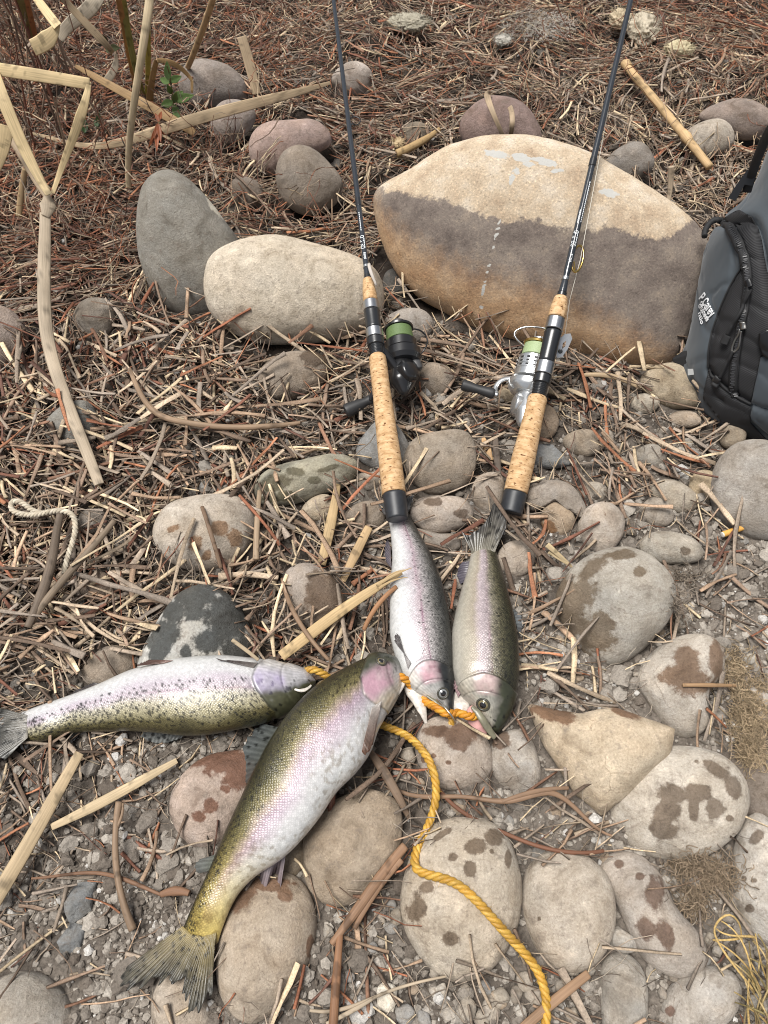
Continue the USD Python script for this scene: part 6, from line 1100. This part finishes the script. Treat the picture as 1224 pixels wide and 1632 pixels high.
reed('reed_stalk', 'short tan stem standing at the left edge below the straw V', [([(40, 270, 0.12), (35, 300, 0.09), (30, 345, 0.05)], (7, 8, 8))], (0.44, 0.33, 0.2), 'reed stalk', flat=0.6)
reed('stick', 'pale bamboo like jointed stick lying behind the largest boulder', [([(994, 100, 0.05), (1040, 155, 0.05), (1094, 220, 0.046), (1131, 266, 0.042)], (9, 10, 11, 10)), ([(1088, 211, 0.048), (1094, 219, 0.047), (1099, 226, 0.046)], (11, 14, 11)), ([(997, 101, 0.052), (1002, 108, 0.051)], (12, 11))], (0.56, 0.41, 0.235), 'stick', flat=0.9)
reed('reed_leaf', 'frayed straw reed lying from the largest trout head to the upright trout', [([(448, 1046, 0.03), (500, 1006, 0.034), (560, 962, 0.04), (610, 930, 0.05), (640, 912, 0.06)], (17, 19, 18, 15, 8)), ([(600, 934, 0.055), (626, 918, 0.064), (656, 905, 0.066)], (4, 4, 1)), ([(604, 938, 0.056), (630, 924, 0.066), (650, 920, 0.066)], (4, 3, 1)), ([(608, 930, 0.055), (630, 912, 0.064), (645, 908, 0.066)], (4, 3, 1))], (0.55, 0.42, 0.24), flat=0.25)
reed('reed_leaf', 'straw reed strip at the left edge of the foreground', [([(127, 1200, 0.03), (92, 1262, 0.03), (45, 1345, 0.028), (-12, 1440, 0.026)], (13, 18, 20, 20))], (0.52, 0.42, 0.28), flat=0.25)
reed('reed_leaf', 'pale reed strip pointing to the red brown wet stone', [([(82, 1318, 0.02), (140, 1290, 0.022), (200, 1258, 0.024), (282, 1212, 0.035)], (9, 15, 14, 8))], (0.52, 0.43, 0.29), flat=0.25)
reed('stick', 'forked brown stick lying upright left of the largest trout', [([(190, 1278, 0.03), (184, 1330, 0.028), (188, 1400, 0.026), (200, 1450, 0.024), (212, 1482, 0.02)], (10, 8, 9, 9, 11)), ([(184, 1322, 0.028), (194, 1300, 0.03), (196, 1280, 0.03)], (5, 4, 3))], (0.26, 0.19, 0.135), 'stick', flat=0.9)
reed('stick', 'thin rust brown stick lying level left of the largest trout', [([(50, 1400, 0.014), (105, 1394, 0.016), (160, 1392, 0.02), (215, 1408, 0.02), (262, 1428, 0.02)], (3, 4, 5, 6, 4)), ([(256, 1426, 0.02), (280, 1420, 0.022), (302, 1424, 0.024)], (8, 13, 8))], (0.22, 0.13, 0.085), 'stick', flat=0.8)
reed('chip', 'split straw chip below the long speckled stone', [([(538, 772, 0.03), (528, 830, 0.028), (512, 900, 0.02)], (10, 17, 15))], (0.50, 0.38, 0.22), 'chip', flat=0.3)
reed('chip', 'second split straw chip right of the first, pointing at the upright trout', [([(588, 840, 0.028), (568, 880, 0.025), (546, 926, 0.02)], (13, 16, 10))], (0.46, 0.34, 0.2), 'chip', flat=0.3)
reed('chip', 'orange straw scrap right of the left cork handle', [([(770, 698, 0.016), (776, 716, 0.016), (782, 734, 0.014)], (6, 14, 8))], (0.5, 0.34, 0.19), 'chip', flat=0.3)
reed('chip', 'dark bark strip between the two cork handles', [([(789, 698, 0.02), (792, 730, 0.02), (796, 770, 0.018)], (9, 11, 9))], (0.12, 0.10, 0.085), 'chip', flat=0.4)
reed('stick', 'rust brown stick standing on its end near the bottom, left of the rope', [([(646, 1348, 0.03), (610, 1392, 0.03), (560, 1462, 0.026), (528, 1504, 0.02)], (13, 15, 14, 8)), ([(640, 1370, 0.03), (600, 1420, 0.028), (565, 1480, 0.024)], (10, 9, 7))], (0.27, 0.17, 0.11), 'stick', flat=0.6)
reed('stick', 'straight rust brown stick at the bottom edge left of the rope', [([(542, 1488, 0.022), (536, 1560, 0.024), (530, 1650, 0.024)], (9, 12, 12))], (0.26, 0.145, 0.085), 'stick', flat=0.7)
reed('root', 'thin red brown root crossing behind the two round foreground stones', [([(700, 1258, 0.02), (750, 1302, 0.026), (800, 1326, 0.03), (850, 1346, 0.03), (905, 1358, 0.03), (962, 1356, 0.026)], (6, 6, 6, 6, 6, 5))], (0.20, 0.10, 0.065), 'root', flat=0.9)
reed('root', 'tan brown root running right under the damp stained stone', [([(622, 1252, 0.02), (680, 1270, 0.02), (740, 1270, 0.024), (815, 1276, 0.03), (880, 1264, 0.03), (925, 1296, 0.022), (975, 1332, 0.018)], (5, 7, 6, 8, 9, 6, 3)), ([(800, 1278, 0.03), (850, 1262, 0.034), (906, 1256, 0.03)], (5, 7, 5))], (0.26, 0.175, 0.12), 'root', flat=0.8)
reed('stick', 'grey split stick beside the largest trout belly', [([(588, 1196, 0.03), (612, 1230, 0.034), (634, 1268, 0.03), (652, 1304, 0.02)], (9, 15, 13, 7))], (0.21, 0.155, 0.115), 'stick', flat=0.5)
reed('root', 'thin pale root looping along the bottom edge', [([(494, 1610, 0.018), (560, 1604, 0.02), (620, 1580, 0.02), (665, 1566, 0.02), (712, 1556, 0.018)], (4, 5, 4, 4, 3)), ([(520, 1632, 0.02), (570, 1606, 0.022), (610, 1582, 0.02)], (5, 6, 3))], (0.42, 0.36, 0.28), 'root', flat=0.9)
reed('stick', 'brown split stick at the bottom edge right of the rope', [([(938, 1552, 0.02), (890, 1590, 0.022), (832, 1640, 0.02)], (11, 13, 12))], (0.30, 0.20, 0.13), 'stick', flat=0.4)
reed('stick', 'long grey brown stalk curving through the litter left of the speckled stone', [([(205, 535 - 130, 0.04), (240, 600, 0.04), (252, 662, 0.04), (330, 676, 0.04), (420, 678, 0.036), (475, 672, 0.03)], (7, 8, 9, 10, 9, 6))] if False else [([(206, 588, 0.05), (240, 650, 0.045), (256, 662, 0.044), (300, 674, 0.042), (350, 680, 0.04), (420, 680, 0.036), (478, 674, 0.03)], (6, 8, 9, 9, 9, 9, 6))], (0.30, 0.22, 0.155), 'stick', flat=0.8)
reed('stick', 'thick grey driftwood stalk lying across the left litter', [([(-10, 1010, 0.035), (60, 985, 0.045), (95, 900, 0.05), (60, 820, 0.045)], (14, 18, 13, 8))] if False else [([(96, 820, 0.05), (88, 862, 0.048), (80, 905, 0.046), (62, 958, 0.042), (44, 1000, 0.036)], (10, 12, 14, 15, 10))], (0.155, 0.125, 0.10), 'stick', flat=0.7)
reed('stick', 'long grey stalk slanting over the end of the white cord', [([(182, 830, 0.05), (140, 880, 0.05), (100, 925, 0.046), (50, 990, 0.036)], (8, 10, 11, 10))], (0.235, 0.19, 0.145), 'stick', flat=0.7)
reed('stick', 'dark stalk leaning over the pale stained stone', [([(322, 808, 0.07), (336, 850, 0.07), (352, 905, 0.045)], (6, 7, 6))], (0.22, 0.155, 0.11), 'stick', flat=0.8)
reed('stick', 'upright grey stalk right of the pale stained stone', [([(414, 782, 0.04), (410, 830, 0.04), (408, 892, 0.03)], (7, 9, 10))], (0.36, 0.28, 0.2), 'stick', flat=0.7)
reed('stick', 'pale twig pointing at the dark mottled stone from the right', [([(370, 1020, 0.075), (392, 1036, 0.072), (412, 1052, 0.068)], (6, 6, 5))], (0.5, 0.42, 0.3), 'stick', flat=0.8)
reed('stick', 'dark stalk across the half damp brown stone', [([(450, 922, 0.03), (476, 990, 0.04), (524, 1052, 0.03)], (6, 8, 6))], (0.25, 0.175, 0.12), 'stick', flat=0.8)
reed('stick', 'rust tipped stick touching the silver upright trout', [([(632, 935, 0.05), (604, 962, 0.045), (580, 1004, 0.03)], (7, 8, 7))], (0.36, 0.2, 0.11), 'stick', flat=0.9)
reed('stick', 'straw stub lying behind the largest boulder', [([(632, 245, 0.04), (660, 232, 0.045), (700, 206, 0.04)], (11, 10, 6))], (0.44, 0.32, 0.17), 'stick', flat=0.8)
for k, (pts, w) in enumerate([([(780, 152, 0.11), (790, 190, 0.14), (806, 226, 0.10)], (10, 8, 5)), ([(812, 170, 0.12), (816, 200, 0.13), (812, 226, 0.09)], (7, 7, 6))]):
    reed('reed_leaf', ('flat grey stalk' if k == 0 else 'second flatter stalk, right of the first,') + ' draped over the pink grey stone', [(pts, w)], (0.40, 0.32, 0.23))
reed('stick', 'grey stalk standing against the right end of the largest boulder', [([(1070, 265, 0.16), (1068, 300, 0.13), (1061, 342, 0.1)], (9, 7, 4))], (0.42, 0.35, 0.27), 'stick', flat=0.6)
reed('stick', 'pale stalk lying between the largest boulder and the tan stone', [([(930, 598, 0.02), (975, 600, 0.026), (1020, 618, 0.02)], (6, 8, 7))], (0.42, 0.33, 0.22), 'stick', flat=0.6)
reed('stick', 'thin twig lying on the rust stained pale stone', [([(1088, 1092, 0.05), (1130, 1092, 0.05), (1172, 1093, 0.035)], (5, 6, 4))], (0.36, 0.24, 0.14), 'stick', flat=0.8)
reed('straw', 'small split straw standing right of the upright trout', [([(872, 868, 0.05), (890, 884, 0.04), (910, 902, 0.024)], (9, 7, 4)), ([(874, 880, 0.04), (894, 892, 0.034), (912, 904, 0.024)], (5, 5, 3))], (0.55, 0.46, 0.3), 'straw', flat=0.4)
reed('quill', 'white quill like stem lying on the cream boulder beside the left rod', [([(588, 421, 0.15), (592, 436, 0.15), (600, 455, 0.14)], (5, 5, 3))], (0.62, 0.60, 0.58), 'stem', flat=0.9)
# green weed
def leaf_mesh(p0, p1, w, n=14, m=7, droop=0.004, cup=0.25):
    p0, p1 = np.asarray(p0), np.asarray(p1); ax = unit(p1 - p0); L = np.linalg.norm(p1 - p0); e3 = unit(EYE - (p0 + p1) / 2); sd = unit(np.cross(ax, e3)); e3 = np.cross(sd, ax)
    s = np.linspace(0, 1, n); c = np.linspace(-1, 1, m); wd = w * np.sin(np.pi * s ** 0.8) ** 0.9 + w * 0.03
    g = p0 + s[:, None, None] * L * ax + (wd[:, None] * c[None])[..., None] * sd - (droop * s[:, None] ** 2 + wd[:, None] * cup * (1 - np.abs(c))[None])[..., None] * e3
    return sheet(g, 0.0006)
def weed(label, stem, leaves, col):
    T = thing('weed', label, 'weed', tuple(np.r_[P(*stem[0])[:2], 0])); c = path3(stem, 24)
    v, f = tube(c, np.linspace(0.0016, 0.0009, 24), 8); mesh(T, 'stem', v, f, 'leaf', {'tint': np.broadcast_to((0.22, 0.18, 0.08), v.shape)})
    for k, (x0, y0, z0, x1, y1, z1, w) in enumerate(leaves):
        a0, a1 = P(x0, y0, z0), P(x1, y1, z1); v, f = leaf_mesh(a0, a1, w * np.linalg.norm(a0 - EYE) / FPX / 2)
        mesh(T, 'leaf', v, f, 'leaf', {'tint': np.broadcast_to(np.asarray(col) * (0.8 + 0.1 * (k % 5)), v.shape)})
weed('small green leafy weed growing beside the reed blades', [(278, 190, 0.03), (276, 165, 0.08), (272, 130, 0.13), (266, 105, 0.17)], [(268, 128, 0.14, 266, 98, 0.17, 9), (270, 130, 0.13, 288, 122, 0.14, 9), (270, 132, 0.13, 252, 124, 0.13, 8), (276, 160, 0.09, 308, 152, 0.1, 11), (276, 158, 0.09, 292, 145, 0.1, 9), (276, 162, 0.09, 255, 168, 0.08, 10), (277, 166, 0.08, 286, 194, 0.06, 10), (274, 150, 0.1, 268, 138, 0.13, 7), (277, 164, 0.08, 280, 150, 0.12, 8)], (0.17, 0.26, 0.09))
weed('tiny green sprig among the red needles left of the tall stem', [(135, 215, 0.03), (135, 200, 0.05)], [(135, 212, 0.04, 134, 186, 0.06, 9), (134, 210, 0.04, 130, 194, 0.05, 6)], (0.06, 0.11, 0.04))
weed('second tiny green sprig right of the first in the red needles', [(156, 205, 0.03), (156, 190, 0.05)], [(156, 200, 0.04, 158, 180, 0.06, 7), (156, 202, 0.04, 150, 190, 0.05, 6)], (0.07, 0.115, 0.045))
weed('dull green seedling leaning on the tan reed leaf at the top left', [(178, 88, 0.08), (172, 74, 0.11), (166, 62, 0.14)], [(170, 72, 0.12, 164, 58, 0.15, 8), (174, 76, 0.11, 188, 76, 0.12, 8), (175, 80, 0.1, 166, 78, 0.1, 7)], (0.09, 0.10, 0.05))
weed('withered rust red weed hanging over the curved reed leaf', [(254, 190, 0.09), (252, 205, 0.085), (248, 215, 0.08)], [(252, 196, 0.095, 246, 218, 0.085, 5), (252, 196, 0.095, 256, 225, 0.08, 6), (252, 200, 0.09, 240, 226, 0.07, 5), (250, 200, 0.09, 250, 240, 0.07, 6), (253, 192, 0.1, 258, 176, 0.11, 5), (254, 194, 0.1, 246, 178, 0.11, 5), (252, 205, 0.085, 236, 236, 0.06, 5), (250, 205, 0.085, 262, 214, 0.08, 4)], (0.30, 0.10, 0.045))
# cattail fluff
def fluff(label, cx, cy, rx, ry, col, seed, n=900, h=0.5, spread=1.0, core=True):
    r = np.random.default_rng(seed); c = P(cx, cy, 0.02); sc = np.linalg.norm(c - EYE) / FPX; a_, b_ = rx * sc, ry * sc * 1.3
    z0 = sup(c[0], c[1])
    parts, tint = [], []
    if core:
        nv, nf = ICO[4]; q = nv * np.array([a_, b_, h * min(a_, b_)]) * 0.82; q = q * (1 + 0.9 * (meshkit.fbm(nv * 2.2 + seed, 4, seed) - 0.5) + 0.35 * (meshkit.fbm(nv * 9 + seed, 3, seed) - 0.5))[:, None]; parts.append((q + [c[0], c[1], z0 + 0.034], nf)); tint.append(np.broadcast_to(col, q.shape) * (0.8 + 0.4 * meshkit.fbm(q * 120, 3, seed))[:, None])
    for k in range(n):
        d = unit(r.normal(size=3) * [1, 1, 0.8]); rr_k = r.random() ** 0.5 * spread; o = d * rr_k * np.array([a_, b_, h * min(a_, b_)]); o[2] = abs(o[2]); e = unit(d + r.normal(size=3) * 0.8) * r.uniform(0.004, 0.012)
        pts = np.stack([o, o + e * 0.5 + r.normal(size=3) * 0.0015, o + e]) + [c[0], c[1], z0 + 0.034]; v, f = tube(pts, (0.0004, 0.0004, 0.0002), 3, cap=False); parts.append((v, f)); tint.append(np.broadcast_to(np.asarray(col) * r.uniform(0.8, 1.15), v.shape))
    v, f = join(parts); mesh(None, 'seed_fluff', v, f, 'fluff', {'tint': np.clip(np.vstack(tint), 0, 1)}, label=label, cat='fluff')
fluff('pale grey tuft of seed fluff at the top, between the two rods', 650, 55, 32, 16, (0.46, 0.42, 0.33), 1)
fluff('thin drifted sheet of white seed fluff left of the right rod', 852, 70, 50, 34, (0.66, 0.62, 0.55), 2, n=800, h=0.2, core=False)
fluff('small white puff left of the drifted sheet of fluff', 800, 76, 13, 9, (0.55, 0.52, 0.46), 3, n=300)
fluff('cream fluffy seed head right of the right rod at the top', 1022, 54, 22, 22, (0.60, 0.53, 0.41), 4, h=0.8)
fluff('cream seed head half hidden by the right rod', 985, 42, 14, 16, (0.60, 0.50, 0.35), 5, n=400, h=0.8)
fluff('small yellowish fluff clump at the upper right', 1078, 92, 20, 11, (0.62, 0.54, 0.36), 6, n=300, h=0.7)
fluff('faint fluff scrap at the top edge', 915, 2, 22, 7, (0.5, 0.48, 0.42), 7, n=300)
fluff('small tan fluff lump behind the left end of the largest boulder', 635, 246, 8, 10, (0.6, 0.46, 0.28), 8, n=150, h=0.8)
# dry moss and the grass tuft
def moss(label, blobs, n, col, seed):
    r = np.random.default_rng(seed); parts, tint = [], []
    for k in range(n):
        b = blobs[r.integers(len(blobs))]; x, y = b[0] + r.normal() * b[2] * 0.5, b[1] + r.normal() * b[3] * 0.5; c = P(x, y, 0.0); z = sup(c[0], c[1]) + r.random() ** 2 * 0.012
        a0 = r.uniform(0, 6.28); aa = a0 + np.cumsum(r.normal(0, 0.7, 6)); st = r.uniform(0.0015, 0.0042); zz = z + np.cumsum(r.normal(0.0005, 0.0011, 6)); pts = np.stack([c[0] + np.cumsum(np.cos(aa)) * st, c[1] + np.cumsum(np.sin(aa)) * st, zz], 1)
        v, f = tube(pts, 0.00042 * r.uniform(0.7, 1.5), 3, cap=False); parts.append((v, f)); tint.append(np.broadcast_to(np.asarray(col) * r.uniform(0.55, 1.25), v.shape))
    v, f = join(parts); mesh(None, 'dry_moss', v, f, 'twig', {'tint': np.vstack(tint)}, label=label, cat='moss', kind='stuff')
moss('curly straw coloured dry moss at the right edge beside the rust stained stone', [(1165, 1070, 22, 26), (1190, 1110, 30, 30), (1185, 1160, 24, 40), (1205, 1140, 24, 40), (1180, 1210, 14, 22)], 1900, (0.36, 0.275, 0.175), 1)
moss('curly brown dry moss between the blotched oval stone and the grass tuft', [(1110, 1400, 34, 22), (1090, 1380, 30, 14), (1140, 1400, 26, 20), (1100, 1440, 20, 20)], 800, (0.27, 0.205, 0.14), 2)
moss('matted brown moss on the half wet grey stone side', [(1085, 930, 20, 16), (1062, 990, 14, 12)], 350, (0.22, 0.18, 0.14), 3)
TG = thing('grass_tuft', 'dry golden grass tuft with looped blades in the lower right corner', 'grass tuft', tuple(np.r_[P(1215, 1590, 0)[:2], 0]))
gr_ = np.random.default_rng(5)
blades = [[(1200, 1584, 0.02), (1175, 1545, 0.05), (1142, 1496, 0.06), (1140, 1476, 0.07), (1160, 1458, 0.08), (1178, 1472, 0.07), (1183, 1500, 0.05), (1200, 1540, 0.04), (1214, 1560, 0.02)], [(1222, 1560, 0.02), (1212, 1530, 0.05), (1204, 1488, 0.07)], [(1212, 1578, 0.02), (1190, 1540, 0.04), (1160, 1512, 0.05), (1138, 1498, 0.05)],
          [(1205, 1496, 0.05), (1180, 1492, 0.06), (1152, 1487, 0.06), (1142, 1480, 0.055)], [(1182, 1494, 0.05), (1160, 1498, 0.055), (1136, 1498, 0.05)], [(1208, 1580, 0.02), (1196, 1540, 0.05), (1182, 1500, 0.06), (1150, 1468, 0.06)], [(1195, 1640, 0.02), (1192, 1600, 0.04), (1194, 1560, 0.06)], [(1230, 1640, 0.02), (1212, 1620, 0.03), (1192, 1606, 0.035)]]
for k in range(26):
    x = gr_.uniform(1185, 1245); y = gr_.uniform(1545, 1640); dx, dy = gr_.normal(-12, 18), gr_.uniform(-75, -25); blades.append([(x, y, 0.01), (x + dx * 0.5, y + dy * 0.6, gr_.uniform(0.03, 0.06)), (x + dx * 1.3, y + dy, gr_.uniform(0.03, 0.08))])
for k, b in enumerate(blades):
    v, f = tube(path3(b, 40), np.linspace(0.0013, 0.0007, 40), 6, 0.6); cc = np.array((0.46, 0.32, 0.13)) if k < 8 else lerp([0.20, 0.16, 0.07], [0.46, 0.34, 0.17], gr_.random())
    mesh(TG, 'blade', v, f, 'twig', {'tint': np.broadcast_to(cc, v.shape)})
# cigarette end
c0, c1 = P(1152, 852, 0.012), P(1185, 840, 0.014)
TC_ = thing('cigarette_end', 'orange cigarette end lying on the soil at the right', 'cigarette end', tuple(np.r_[c0[:2], 0]))
plain('filter_orange', (0.62, 0.33, 0.075), 0.7, var=0.12, scale=600); plain('filter_white', (0.7, 0.67, 0.6), 0.9, var=0.1, scale=900)
mesh(TC_, 'filter', *cyl(c0, c1, 0.0040), 'filter_orange'); mesh(TC_, 'burnt_end', *cyl(c0 - unit(c1 - c0) * 0.0012, c0 + unit(c1 - c0) * 0.0006, 0.0036), 'filter_white')
